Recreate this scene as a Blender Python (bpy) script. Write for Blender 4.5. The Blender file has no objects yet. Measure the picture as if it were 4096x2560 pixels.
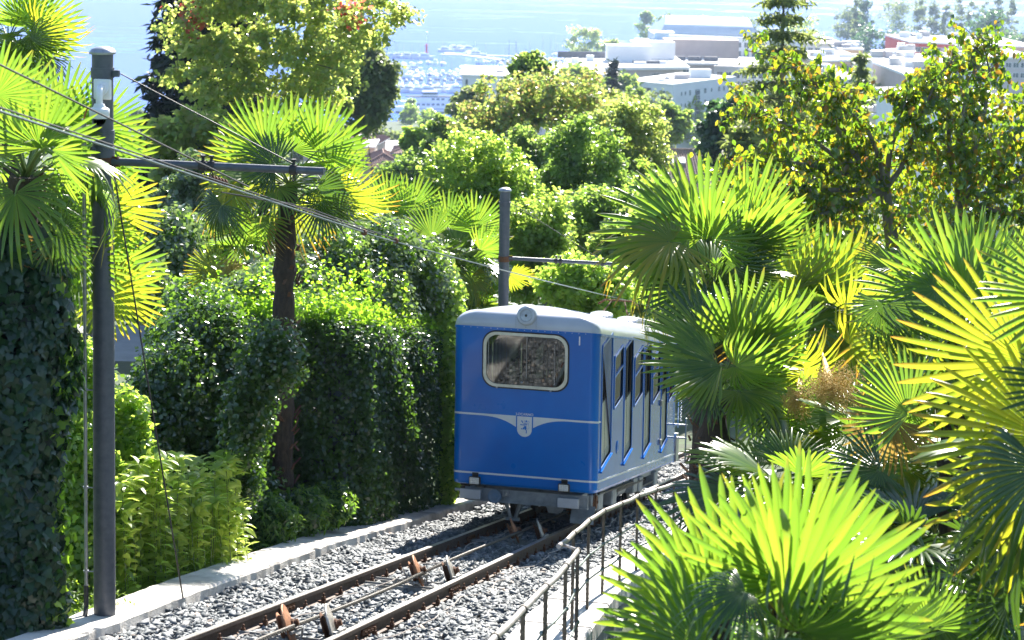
import bpy, math, random
import numpy as np
from mathutils import Vector, Matrix
from mathutils.geometry import tessellate_polygon

sc = bpy.context.scene
COL = sc.collection
RNG = np.random.default_rng(11)
random.seed(11)

# ------------------------------------------------------------------ camera, light, exposure
FPX, CX, CY = 1825.0, 512.0, 85.0
PITCH, ROLL = math.radians(5.0), math.radians(0.9)
FW = np.array([0, math.cos(PITCH), -math.sin(PITCH)])
_R0 = np.array([1.0, 0, 0]); _U0 = np.array([0, math.sin(PITCH), math.cos(PITCH)])
RT = _R0*math.cos(ROLL) + _U0*math.sin(ROLL)
UP = -_R0*math.sin(ROLL) + _U0*math.cos(ROLL)

cam_d = bpy.data.cameras.new("camera")
cam = bpy.data.objects.new("camera", cam_d); COL.objects.link(cam)
m = Matrix.Identity(4)
for r in range(3):
    m[r][0] = RT[r]; m[r][1] = UP[r]; m[r][2] = -FW[r]
cam.matrix_world = m
cam_d.sensor_width = 36; cam_d.lens = FPX/1024*36
cam_d.shift_y = (CY-320)/1024
cam_d.clip_start = 0.2; cam_d.clip_end = 30000
cam_d.dof.use_dof = True; cam_d.dof.focus_distance = 21.0; cam_d.dof.aperture_fstop = 3.5
sc.camera = cam

SUN_AZ, SUN_EL = math.radians(13.0), math.radians(35.0)
world = bpy.data.worlds.new("World"); sc.world = world
world.use_nodes = True
wn = world.node_tree
bg = wn.nodes.get("Background") or wn.nodes.new("ShaderNodeBackground")
sky = wn.nodes.new("ShaderNodeTexSky")
sky.sky_type = 'NISHITA'; sky.sun_disc = False
sky.sun_elevation = SUN_EL; sky.sun_rotation = SUN_AZ
sky.altitude = 300; sky.air_density = 1.0; sky.dust_density = 0.4; sky.ozone_density = 1.5
wn.links.new(sky.outputs[0], bg.inputs[0]); bg.inputs[1].default_value = 0.09
sd = bpy.data.lights.new("sun", 'SUN'); sd.energy = 5.0; sd.angle = math.radians(0.5); sd.color = (1.0, 0.945, 0.85)
sun = bpy.data.objects.new("sun", sd); COL.objects.link(sun)
SUN = Vector((math.sin(SUN_AZ)*math.cos(SUN_EL), math.cos(SUN_AZ)*math.cos(SUN_EL), math.sin(SUN_EL)))
sun.rotation_euler = SUN.to_track_quat('Z', 'Y').to_euler()
sc.view_settings.view_transform = 'Standard'; sc.view_settings.look = 'None'
sc.view_settings.exposure = 1.76; sc.view_settings.gamma = 1.0
sc.view_settings.use_curve_mapping = False
cy = sc.cycles
cy.max_bounces = 7; cy.diffuse_bounces = 3; cy.glossy_bounces = 3; cy.transmission_bounces = 5
cy.volume_bounces = 0; cy.transparent_max_bounces = 6
cy.caustics_reflective = False; cy.caustics_refractive = False
cy.sample_clamp_indirect = 6
cy.use_denoising = True

# ------------------------------------------------------------------ geometry helpers
def at(u, v, D):
    """world point seen at (u, v) of the 1024 x 640 view, D metres away"""
    return (FW*FPX + RT*(u-CX) + UP*(CY-v))/FPX*D

T = at(898, 372, 1.0); T = T/np.linalg.norm(T)
C = np.cross(T, [0, 0, 1.0]); C = C/np.linalg.norm(C)
N = np.cross(C, T)
Z = np.array([0, 0, 1.0])
O = at(250, 613.75, 17.0) + 0.535*C
def K(t, l, h=0.0):
    """track coordinates: t metres down the line, l to the right, h straight up from the rail tops"""
    return O + T*t + C*l + Z*h
def zplane(x, y):
    return (float(N@O) - N[0]*x - N[1]*y)/N[2]

PROF = [(-60, 0.5), (-10, -0.6), (0, -2.7), (17, -6.6), (37, -11.3), (60, -16.7), (120, -27.5), (190, -36), (250, -43), (300, -48.5), (450, -59), (700, -80), (880, -95), (960, -98), (3000, -98)]
PX = [p[0] for p in PROF]; PZ = [p[1] for p in PROF]
LAKE = -100.0
def shore(x):
    return np.interp(x, [-2000, -400, -120, 60, 110, 260, 420, 1500], [650, 700, 880, 935, 1250, 1500, 1500, 1600])
def ground_z(x, y):
    x = np.asarray(x, float); y = np.asarray(y, float)
    zf = np.interp(y, PX, PZ)
    zp = zplane(np.clip(x, -14, 14), y)
    lat = (x-O[0])*C[0] + (y-O[1])*C[1]
    drop = np.where(np.abs(lat) < 1.9, 0.42, np.where(lat > 0, 0.42 + np.clip((lat-2.15)*3, 0, 1.0), 0.42 + np.clip((-lat-1.9)*3, 0, 1.3)))
    w = np.clip((y-45)/30, 0, 1)
    near = np.where(y > 1, zp - drop, zf)
    z = near*(1-w) + zf*w
    m = np.clip((shore(x)-y)/30, 0, 1)
    return z*m + (LAKE-4)*(1-m)
def gz(x, y): return float(ground_z(x, y))

ORG = {}          # object name -> world origin of its local space
def tag(o, label=None, cat=None, group=None, kind=None):
    if label: o['label'] = label
    if cat: o['category'] = cat
    if group: o['group'] = group
    if kind: o['kind'] = kind
    return o
def thing(name, label, cat, loc, group=None):
    o = bpy.data.objects.new(name, None); COL.objects.link(o)
    o.empty_display_size = 0.3
    o.location = Vector([float(a) for a in loc]); ORG[o.name] = np.array([float(a) for a in loc])
    return tag(o, label, cat, group)
def np_mesh(name, V, F, mats=None, smooth=False, midx=None):
    """V (n,3), F list of index tuples or an int array (m,3) / (m,4)"""
    me = bpy.data.meshes.new(name)
    V = np.asarray(V, np.float32)
    if isinstance(F, np.ndarray):
        k = F.shape[1]; nf = len(F)
        me.vertices.add(len(V)); me.vertices.foreach_set("co", V.ravel())
        me.loops.add(nf*k); me.loops.foreach_set("vertex_index", F.astype(np.int32).ravel())
        me.polygons.add(nf)
        me.polygons.foreach_set("loop_start", np.arange(0, nf*k, k, dtype=np.int32))
        me.polygons.foreach_set("loop_total", np.full(nf, k, np.int32))
    else:
        me.from_pydata([tuple(map(float, p)) for p in V], [], F)
    for mt in (mats or []): me.materials.append(mt)
    if midx is not None: me.polygons.foreach_set("material_index", np.asarray(midx, np.int32))
    if smooth: me.polygons.foreach_set("use_smooth", np.ones(len(me.polygons), bool))
    me.update(calc_edges=True)
    return me
def link(name, me, parent=None, loc=None):
    o = bpy.data.objects.new(name, me); COL.objects.link(o)
    if parent is not None:
        o.parent = parent
        ORG[o.name] = ORG[parent.name]
    else:
        L = np.zeros(3) if loc is None else np.array(loc, float)
        o.location = Vector([float(a) for a in L]); ORG[o.name] = L
    return o

class MB:
    def __init__(s): s.v = []; s.f = []; s.m = []; s.cur = 0
    def add(s, V, F):
        b = len(s.v); s.v.extend([np.asarray(p, float) for p in V])
        for f in F: s.f.append(tuple(b+i for i in f)); s.m.append(s.cur)
        return s
    def box(s, c, ax, ay, az, hx, hy, hz):
        c = np.asarray(c, float); ax, ay, az = [np.asarray(a, float) for a in (ax, ay, az)]
        V = [c+ax*hx*i+ay*hy*j+az*hz*k for k in (-1, 1) for j in (-1, 1) for i in (-1, 1)]
        return s.add(V, [(0, 2, 3, 1), (4, 5, 7, 6), (0, 1, 5, 4), (2, 6, 7, 3), (0, 4, 6, 2), (1, 3, 7, 5)])
    def bbox(s, c, ax, ay, az, hx, hy, hz, b):
        """box with its four az-parallel edges chamfered and both ends too"""
        c = np.asarray(c, float); ax, ay, az = [np.asarray(a, float) for a in (ax, ay, az)]
        def ring(k, q):
            X, Y = hx-q, hy-q
            P = [(X-b, Y), (X, Y-b), (X, -Y+b), (X-b, -Y), (-X+b, -Y), (-X, -Y+b), (-X, Y-b), (-X+b, Y)]
            return [c+ax*p+ay*r+az*k for p, r in P]
        V = ring(-hz, b*.7)+ring(-hz+b, 0)+ring(hz-b, 0)+ring(hz, b*.7)
        F = [tuple(range(7, -1, -1)), tuple(range(24, 32))]
        F = [tuple(range(0, 8)), tuple(range(31, 23, -1))]
        for r in range(3):
            for i in range(8):
                j = (i+1) % 8
                F.append((r*8+i, r*8+8+i, r*8+8+j, r*8+j))
        return s.add(V, F)
    def tube(s, pts, rad, n=8, caps=True, ref=None):
        P = [np.asarray(p, float) for p in pts]; k = len(P)
        rad = [rad]*k if np.isscalar(rad) else list(rad)
        V = []; 
        up = np.array([0, 0, 1.0]) if ref is None else np.asarray(ref, float)
        prev = None
        for i in range(k):
            d = P[min(i+1, k-1)]-P[max(i-1, 0)]; L = np.linalg.norm(d); d = d/(L if L > 1e-9 else 1)
            if prev is None:
                a = np.cross(d, up)
                if np.linalg.norm(a) < .05: a = np.cross(d, [1.0, 0, 0])
            else: a = prev - d*(prev@d)
            a = a/np.linalg.norm(a); prev = a; b = np.cross(d, a)
            for j in range(n):
                th = 2*math.pi*j/n
                V.append(P[i]+(a*math.cos(th)+b*math.sin(th))*rad[i])
        F = []
        for i in range(k-1):
            for j in range(n):
                q = (j+1) % n
                F.append((i*n+j, i*n+q, (i+1)*n+q, (i+1)*n+j))
        if caps: F += [tuple(range(n-1, -1, -1)), tuple(range((k-1)*n, k*n))]
        return s.add(V, F)
    def lathe(s, o, d, prof, n=16, ref=(1, 0, .01)):
        """profile [(distance along d, radius)]"""
        o = np.asarray(o, float); d = np.asarray(d, float); d = d/np.linalg.norm(d)
        a = np.cross(d, ref); a /= np.linalg.norm(a); b = np.cross(d, a)
        V = []; F = []; k = len(prof)
        for x, r in prof:
            for j in range(n):
                th = 2*math.pi*j/n; V.append(o+d*x+(a*math.cos(th)+b*math.sin(th))*max(r, 1e-4))
        for i in range(k-1):
            for j in range(n):
                q = (j+1) % n; F.append((i*n+j, i*n+q, (i+1)*n+q, (i+1)*n+j))
        F += [tuple(range(n-1, -1, -1)), tuple(range((k-1)*n, k*n))]
        return s.add(V, F)
    def prism(s, P, d):
        """polygon P extruded by vector d"""
        P = [np.asarray(p, float) for p in P]; d = np.asarray(d, float); n = len(P)
        F = [tuple(range(n-1, -1, -1)), tuple(range(n, 2*n))]+[(i, (i+1) % n, n+(i+1) % n, n+i) for i in range(n)]
        return s.add(P+[p+d for p in P], F)
    def build(s, name, mat, parent=None, smooth=False, loc=None):
        L = ORG[parent.name] if parent is not None else (np.zeros(3) if loc is None else np.asarray(loc, float))
        V = np.array(s.v)-L
        mats = mat if isinstance(mat, (list, tuple)) else [mat]
        me = np_mesh(name, V, s.f, mats, smooth, s.m if len(mats) > 1 else None)
        if smooth:
            try: me.set_sharp_from_angle(angle=math.radians(38))
            except Exception: pass
        return link(name, me, parent, loc)
def copy_tree(o, d, label=None, group=None):
    c = o.copy(); COL.objects.link(c); c.location = o.location+Vector([float(a) for a in d])
    if label: c['label'] = label
    if group: c['group'] = group
    def kids(a, b):
        for ch in a.children:
            q = ch.copy(); COL.objects.link(q); q.parent = b
            kids(ch, q)
    for ch in list(o.children):
        q = ch.copy(); COL.objects.link(q); q.parent = c
        for g in list(ch.children):
            r = g.copy(); COL.objects.link(r); r.parent = q
    return c

# ------------------------------------------------------------------ materials
def srgb(h):
    h = h.lstrip('#'); c = [int(h[i:i+2], 16)/255 for i in (0, 2, 4)]
    return tuple(x/12.92 if x <= .04045 else ((x+.055)/1.055)**2.4 for x in c)
def new_mat(name):
    mt = bpy.data.materials.new(name); mt.use_nodes = True
    nt = mt.node_tree; nt.nodes.clear()
    out = nt.nodes.new("ShaderNodeOutputMaterial")
    return mt, nt, out
def noise(nt, scale, detail=4, rough=.55, coord='Object', stretch=None):
    tc = nt.nodes.new("ShaderNodeTexCoord"); n = nt.nodes.new("ShaderNodeTexNoise")
    n.inputs['Scale'].default_value = scale; n.inputs['Detail'].default_value = detail; n.inputs['Roughness'].default_value = rough
    if stretch:
        mp = nt.nodes.new("ShaderNodeMapping"); mp.inputs['Scale'].default_value = stretch
        nt.links.new(tc.outputs[coord], mp.inputs[0]); nt.links.new(mp.outputs[0], n.inputs[0])
    else: nt.links.new(tc.outputs[coord], n.inputs[0])
    return n.outputs['Fac']
def ramp(nt, fac, stops):
    r = nt.nodes.new("ShaderNodeValToRGB"); e = r.color_ramp.elements
    while len(e) < len(stops): e.new(0.5)
    for i, (p, c) in enumerate(stops):
        e[i].position = p; e[i].color = (*c[:3], 1) if not np.isscalar(c) else (c, c, c, 1)
    nt.links.new(fac, r.inputs[0]); return r.outputs[0]
def mat(name, c1, c2=None, scale=8, rough=.6, metal=0, bump=0, bscale=None, rrange=None, spec=.5, coat=0, coord='Object', stretch=None, detail=5, lo=.35, hi=.65):
    mt, nt, out = new_mat(name)
    b = nt.nodes.new("ShaderNodeBsdfPrincipled"); nt.links.new(b.outputs[0], out.inputs[0])
    b.inputs['Roughness'].default_value = rough; b.inputs['Metallic'].default_value = metal
    b.inputs['Specular IOR Level'].default_value = spec
    if coat: b.inputs['Coat Weight'].default_value = coat; b.inputs['Coat Roughness'].default_value = .04
    if c2 is None: c2 = tuple(x*.82 for x in c1)
    f = noise(nt, scale, detail, .6, coord, stretch)
    nt.links.new(ramp(nt, f, [(lo, c1), (hi, c2)]), b.inputs['Base Color'])
    if rrange: nt.links.new(ramp(nt, noise(nt, scale*1.7, 4, .6, coord, stretch), [(.3, rrange[0]), (.7, rrange[1])]), b.inputs['Roughness'])
    if bump:
        bp = nt.nodes.new("ShaderNodeBump"); bp.inputs['Strength'].default_value = bump; bp.inputs['Distance'].default_value = .02
        nt.links.new(noise(nt, bscale or scale*6, 5, .6, coord, stretch), bp.inputs['Height']); nt.links.new(bp.outputs[0], b.inputs['Normal'])
    return mt
def leaf_mat(name, cols, trans, gloss=.38, spec=.5, tmix=.5, tips=None, R=1.0):
    """cols: list of leaf colours picked per leaf; trans: colour of light passing through"""
    mt, nt, out = new_mat(name)
    g = nt.nodes.new("ShaderNodeNewGeometry")
    fac = g.outputs['Random Per Island']
    n = len(cols)
    col = ramp(nt, fac, [(i/max(n-1, 1), c) for i, c in enumerate(cols)])
    tcol = ramp(nt, fac, [(i/max(len(trans)-1, 1), c) for i, c in enumerate(trans)])
    if tips:
        tc = nt.nodes.new("ShaderNodeTexCoord"); ln = nt.nodes.new("ShaderNodeVectorMath"); ln.operation = 'LENGTH'
        nt.links.new(tc.outputs['Object'], ln.inputs[0])
        ns = noise(nt, 6, 3)
        ad = nt.nodes.new("ShaderNodeMath"); ad.operation = 'MULTIPLY_ADD'; ad.inputs[1].default_value = .35
        nt.links.new(ns, ad.inputs[0]); nt.links.new(ln.outputs['Value'], ad.inputs[2])
        mr = nt.nodes.new("ShaderNodeMapRange"); mr.inputs['From Min'].default_value = tips[0]*R+.17; mr.inputs['From Max'].default_value = tips[1]*R+.17
        nt.links.new(ad.outputs[0], mr.inputs[0])
        for which in (0, 1):
            mx = nt.nodes.new("ShaderNodeMix"); mx.data_type = 'RGBA'
            nt.links.new(mr.outputs[0], mx.inputs[0])
            nt.links.new(col if which == 0 else tcol, mx.inputs[6]); mx.inputs[7].default_value = (*tips[2+which], 1)
            if which == 0: col = mx.outputs[2]
            else: tcol = mx.outputs[2]
    b = nt.nodes.new("ShaderNodeBsdfPrincipled"); nt.links.new(col, b.inputs['Base Color'])
    b.inputs['Roughness'].default_value = gloss; b.inputs['Specular IOR Level'].default_value = spec
    t = nt.nodes.new("ShaderNodeBsdfTranslucent"); nt.links.new(tcol, t.inputs[0])
    mx = nt.nodes.new("ShaderNodeMixShader"); mx.inputs[0].default_value = tmix
    nt.links.new(b.outputs[0], mx.inputs[1]); nt.links.new(t.outputs[0], mx.inputs[2]); nt.links.new(mx.outputs[0], out.inputs[0])
    return mt

M = {}
M['steel_pole'] = mat('painted_steel_grey', (.075, .085, .105), (.10, .11, .13), 14, .45, .3, .15, 60, (.35, .6))
M['galv'] = mat('galvanised_steel', (.42, .44, .46), (.28, .29, .31), 12, .4, .7, .1, 40)
M['rust'] = mat('rusty_iron', (.09, .035, .018), (.17, .075, .03), 25, .8, .2, .5, 120)
M['rusty_disc'] = mat('rusty_disc', (.42, .19, .09), (.20, .085, .04), 10, .6, .3, .4, 60)
M['pale_disc'] = mat('worn_disc', (.46, .44, .40), (.22, .19, .16), 9, .5, .4, .3, 60)
M['rail_side'] = mat('rail_web', (.055, .035, .028), (.10, .07, .055), 16, .65, .35, .4, 90)
M['rail_top'] = mat('rail_head', (.55, .54, .53), (.36, .35, .34), 7, .32, .9, .1, 60)
M['sleeper'] = mat('steel_sleeper', (.30, .31, .31), (.20, .18, .16), 8, .6, .3, .3, 40)
M['concrete'] = mat('weathered_concrete', (.66, .62, .57), (.30, .27, .24), 2.2, .9, 0, .9, 45, detail=12, lo=.42, hi=.70)
M['slab'] = mat('path_slab', (.62, .60, .58), (.48, .46, .44), 3.5, .9, 0, .6, 50, detail=8)
M['stone_wall'] = mat('garden_stone', (.30, .29, .28), (.16, .16, .16), 3, .9, 0, 1.0, 12)
M['car_blue'] = mat('blue_car_paint', (.0, .15, .56), (.006, .12, .46), .9, .32, .0, .02, 30, (.26, .38), spec=.35, coat=.22)
M['car_side'] = mat('blue_side_paint', (.004, .12, .46), (.003, .10, .40), 1.2, .12, .0, .05, 2.2, spec=.06, coat=.03)
M['car_roof'] = mat('grey_roof_paint', (.47, .49, .54), (.42, .44, .49), 3, .3, .0, .05, 12, coat=.4)
M['white_paint'] = mat('white_paint', (.78, .79, .80), (.70, .71, .72), 4, .4)
M['stripe'] = mat('stripe_paint', (.66, .69, .72), (.58, .61, .64), 4, .4)
M['cream'] = mat('cream_frame', (.66, .66, .58), (.52, .52, .44), 6, .35, .2)
M['rubber'] = mat('black_rubber', (.012, .012, .013), (.02, .02, .02), 10, .6)
M['under'] = mat('underframe_grey', (.30, .33, .36), (.20, .22, .24), 7, .55, .2, .2, 30)
M['dark_metal'] = mat('dark_metal', (.03, .03, .032), (.06, .055, .05), 10, .55, .5, .2, 40)
M['blue_wheel'] = mat('faded_blue_wheel', (.10, .17, .27), (.16, .22, .30), 12, .6, .3, .2, 60)
M['door_panel'] = mat('door_panel', (.46, .45, .41), (.38, .37, .34), 5, .35, .2)
M['inside'] = mat('inside_panel', (.05, .05, .048), (.07, .065, .06), 6, .6)
M['seat'] = mat('seat_vinyl', (.16, .12, .08), (.12, .09, .06), 6, .6)
M['floor'] = mat('rubber_floor', (.05, .05, .052), (.07, .07, .07), 6, .6)
M['white_plastic'] = mat('white_plastic', (.80, .80, .80), (.74, .74, .74), 6, .35)
M['orange'] = mat('orange_cable', (.65, .16, .04), (.5, .12, .03), 6, .5)
M['black_cable'] = mat('black_cable', (.02, .02, .022), (.04, .04, .04), 20, .6)
M['cable'] = mat('greased_cable', (.055, .05, .045), (.11, .10, .09), 60, .45, .7, .5, 200)
M['wire'] = mat('contact_wire', (.22, .27, .26), (.13, .16, .15), 30, .4, .8)
M['wire_pale'] = mat('bond_wire', (.40, .36, .34), (.26, .22, .2), 20, .6, .3)
M['iron'] = mat('old_iron_paint', (.062, .055, .045), (.11, .095, .075), 12, .6, .3, .5, 80)
M['handrail'] = mat('worn_handrail', (.30, .27, .25), (.42, .39, .37), 6, .45, .4, .3, 60)
M['bark'] = mat('tree_bark', (.075, .06, .045), (.15, .125, .10), 9, .9, 0, .9, 30, stretch=(1, 1, .25))
M['pale_bark'] = mat('pale_bark', (.22, .19, .15), (.13, .11, .085), 9, .9, 0, .7, 30, stretch=(1, 1, .25))
M['palm_bark'] = mat('palm_fibre', (.034, .024, .017), (.07, .048, .032), 18, .95, 0, 1.0, 60, stretch=(1, 1, .4))
M['fibre'] = mat('palm_fibre_red', (.15, .07, .035), (.085, .045, .026), 20, .9)
M['petiole'] = mat('green_petiole', (.10, .16, .03), (.15, .20, .05), 5, .45)
M['flower'] = mat('palm_flower', (.58, .42, .10), (.44, .27, .06), 30, .7)
M['soil'] = mat('garden_soil', (.035, .045, .02), (.045, .085, .02), .6, .95, 0, .6, 4, detail=8)
M['ballast_bed'] = mat('ballast_bed', (.055, .058, .062), (.09, .09, .095), 14, .9, 0, 1.0, 30)
def stone_mat():
    mt, nt, out = new_mat('ballast_stone')
    b = nt.nodes.new("ShaderNodeBsdfPrincipled"); nt.links.new(b.outputs[0], out.inputs[0])
    g = nt.nodes.new("ShaderNodeNewGeometry")
    c = ramp(nt, g.outputs['Random Per Island'], [(0, (.05, .058, .066)), (.4, (.095, .108, .12)), (.75, (.16, .172, .185)), (.97, (.34, .34, .34)), (1.0, (.38, .30, .24))])
    nt.links.new(c, b.inputs['Base Color']); b.inputs['Roughness'].default_value = .7
    return mt
M['stone'] = stone_mat()
def glass_mat(name, col, refl=.5, rough=.02):
    mt, nt, out = new_mat(name)
    g = nt.nodes.new("ShaderNodeBsdfGlossy"); g.inputs['Roughness'].default_value = rough; g.inputs[0].default_value = (.95, .98, 1, 1)
    t = nt.nodes.new("ShaderNodeBsdfTransparent"); t.inputs[0].default_value = (*col, 1)
    f = nt.nodes.new("ShaderNodeFresnel"); f.inputs[0].default_value = 1.5
    ml = nt.nodes.new("ShaderNodeMath"); ml.operation = 'MULTIPLY_ADD'; ml.inputs[1].default_value = .6+refl*.2; ml.inputs[2].default_value = refl*.06
    nt.links.new(f.outputs[0], ml.inputs[0]); ml.use_clamp = True
    mx = nt.nodes.new("ShaderNodeMixShader"); nt.links.new(ml.outputs[0], mx.inputs[0])
    nt.links.new(t.outputs[0], mx.inputs[1]); nt.links.new(g.outputs[0], mx.inputs[2]); nt.links.new(mx.outputs[0], out.inputs[0])
    return mt
M['glass'] = glass_mat('window_glass', (.10, .13, .115), -.6)
M['front_glass'] = glass_mat('front_glass', (.16, .19, .17), 1.0)
M['lens'] = mat('lamp_lens', (.88, .90, .86), (.66, .68, .66), 40, .08, .35, .5, 90)
M['far_pane'] = mat('far_window_pane', (.05, .09, .10), (.09, .13, .14), 2, .1, .0)
M['plaster_white'] = mat('white_plaster', (.84, .84, .84), (.76, .76, .77), .15, .8)
M['plaster_taupe'] = mat('taupe_plaster', (.52, .48, .48), (.46, .42, .42), .15, .8)
M['plaster_peach'] = mat('peach_plaster', (.72, .50, .33), (.64, .45, .30), .2, .8)
M['plaster_yellow'] = mat('yellow_plaster', (.70, .56, .30), (.62, .49, .27), .3, .8)
M['plaster_pink'] = mat('pink_plaster', (.60, .46, .40), (.54, .41, .36), .3, .8)
M['red_wall'] = mat('red_facade', (.58, .06, .05), (.5, .05, .045), .3, .6)
M['planter'] = mat('brick_planter', (.36, .11, .07), (.3, .09, .06), .5, .8)
M['blue_glass_wall'] = mat('blue_facade', (.25, .45, .68), (.35, .55, .72), .3, .25)
M['roof_white'] = mat('flat_roof_gravel', (.66, .64, .62), (.56, .54, .52), .2, .9)
M['roof_edge'] = mat('roof_edge', (.80, .80, .78), (.74, .74, .72), .4, .6)
M['silver_roof'] = mat('silver_roof', (.55, .62, .70), (.48, .55, .63), .2, .4, .2)
M['tile'] = mat('clay_tile', (.36, .20, .15), (.25, .15, .12), 3.0, .85, 0, .6, 20)
M['tile_brown'] = mat('brown_clay_tile', (.26, .17, .14), (.36, .25, .21), 3.0, .85, 0, .6, 20)
M['brick'] = mat('chimney_brick', (.33, .12, .08), (.26, .10, .07), 5, .9)
M['solar'] = mat('dark_panel', (.04, .05, .08), (.06, .07, .10), 1, .25)
M['boat_white'] = mat('boat_gelcoat', (.88, .88, .88), (.84, .85, .86), .5, .3)
M['boat_blue'] = mat('boat_blue_cover', (.03, .10, .26), (.04, .13, .3), .6, .7)
M['boat_grey'] = mat('boat_grey_cover', (.22, .25, .30), (.28, .3, .34), .6, .7)
M['red_cloth'] = mat('red_cloth', (.66, .02, .03), (.55, .015, .025), 8, .7)
M['skin'] = mat('skin', (.45, .26, .18), (.40, .23, .16), 6, .6)
M['dark_cloth'] = mat('dark_brown_cloth', (.035, .03, .022), (.05, .04, .03), 12, .85)
M['navy_cloth'] = mat('navy_cloth', (.01, .015, .05), (.015, .02, .06), 12, .85)
M['asphalt'] = mat('pale_asphalt', (.30, .30, .30), (.24, .24, .24), 1, .9)
M['car_white'] = mat('white_car_paint', (.70, .74, .80), (.66, .7, .76), 2, .25, coat=1)
M['teal'] = mat('teal_cover', (.10, .36, .34), (.13, .42, .40), 3, .4)

M['frond'] = leaf_mat('palm_frond_green', [(.045, .09, .012), (.06, .115, .014), (.08, .135, .018)], [(.20, .40, .03), (.30, .50, .035), (.40, .56, .04)], .30, .7, .5, (.92, 1.10, (.15, .13, .03), (.56, .46, .05)))
M['frond_y'] = leaf_mat('palm_frond_yellow', [(.10, .13, .014), (.14, .15, .018), (.18, .16, .02)], [(.38, .52, .03), (.48, .57, .03), (.60, .58, .03)], .34, .6, .52, (.84, 1.06, (.28, .15, .03), (.78, .42, .05)))
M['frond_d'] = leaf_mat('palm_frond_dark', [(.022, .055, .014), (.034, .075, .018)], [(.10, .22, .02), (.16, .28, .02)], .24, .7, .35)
M['frond_dry'] = leaf_mat('palm_frond_dry', [(.24, .15, .04), (.17, .11, .035)], [(.55, .38, .08), (.42, .26, .06)], .5, .3, .4)
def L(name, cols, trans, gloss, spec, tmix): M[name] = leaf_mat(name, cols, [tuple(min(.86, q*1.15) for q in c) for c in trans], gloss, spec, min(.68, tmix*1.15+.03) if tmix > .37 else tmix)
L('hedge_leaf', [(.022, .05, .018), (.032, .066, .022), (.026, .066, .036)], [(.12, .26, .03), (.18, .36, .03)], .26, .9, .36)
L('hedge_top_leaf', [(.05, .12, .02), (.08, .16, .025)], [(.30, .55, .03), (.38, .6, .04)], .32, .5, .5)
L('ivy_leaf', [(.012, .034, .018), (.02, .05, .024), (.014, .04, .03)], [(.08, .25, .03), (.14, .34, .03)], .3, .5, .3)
L('shrub_leaf', [(.035, .08, .02), (.05, .11, .025), (.075, .14, .03)], [(.22, .44, .03), (.32, .52, .05)], .26, .8, .42)
L('dark_shrub', [(.016, .042, .014), (.028, .06, .018), (.04, .08, .02)], [(.12, .26, .02), (.20, .36, .03)], .2, 1.0, .36)
L('shrub_bright', [(.08, .15, .03), (.11, .19, .04), (.14, .21, .05)], [(.44, .64, .08), (.54, .70, .10)], .22, 1.0, .56)
L('shrub_silver', [(.07, .11, .06), (.10, .14, .07), (.12, .15, .08)], [(.22, .36, .08), (.30, .42, .10)], .22, 1.0, .35)
L('lance_leaf', [(.12, .20, .04), (.15, .23, .05), (.17, .24, .05)], [(.52, .68, .10), (.60, .74, .14)], .30, .9, .58)
L('maple_leaf', [(.08, .13, .035), (.10, .15, .04), (.12, .16, .05), (.15, .16, .05)], [(.38, .54, .10), (.46, .58, .12), (.52, .60, .14), (.60, .58, .14)], .26, 1.0, .55)
L('red_leaf', [(.30, .03, .03), (.26, .05, .03)], [(.8, .12, .12), (.75, .2, .1)], .4, .5, .5)
L('mid_leaf', [(.05, .09, .03), (.07, .115, .035), (.09, .125, .04)], [(.30, .46, .09), (.40, .52, .10)], .26, .8, .52)
L('light_leaf', [(.08, .14, .03), (.11, .17, .04), (.14, .18, .05)], [(.40, .60, .08), (.50, .64, .10)], .3, .6, .5)
L('orange_leaf', [(.06, .10, .03), (.075, .12, .035), (.09, .125, .04), (.10, .12, .04), (.17, .12, .05)], [(.30, .46, .08), (.36, .50, .10), (.42, .52, .10), (.48, .50, .12), (.62, .42, .16)], .24, 1.0, .5)
L('acacia_leaf', [(.05, .095, .03), (.07, .12, .035)], [(.28, .46, .07), (.38, .54, .08)], .3, .7, .5)
L('conifer_leaf', [(.055, .08, .03), (.08, .10, .04)], [(.28, .36, .09), (.36, .42, .11)], .5, .4, .5)
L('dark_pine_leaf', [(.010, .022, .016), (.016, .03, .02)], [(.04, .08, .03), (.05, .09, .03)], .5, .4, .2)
L('bluegreen_leaf', [(.03, .07, .045), (.045, .09, .05)], [(.12, .28, .08), (.18, .34, .09)], .4, .5, .35)
L('persimmon_leaf', [(.02, .05, .014), (.025, .06, .015), (.035, .075, .018), (.04, .085, .018), (.05, .095, .02), (.055, .10, .02), (.06, .10, .02), (.15, .07, .02)], [(.14, .30, .02), (.20, .38, .02), (.26, .44, .02), (.32, .48, .02), (.38, .50, .02), (.44, .52, .02), (.5, .5, .02), (.62, .28, .03)], .24, 1.0, .40)
L('far_leaf', [(.07, .11, .05), (.10, .13, .06)], [(.28, .38, .12), (.36, .42, .12)], .5, .4, .4)
L('fern_leaf', [(.08, .16, .02), (.1, .2, .03)], [(.45, .65, .05), (.5, .7, .06)], .5, .3, .5)

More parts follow.
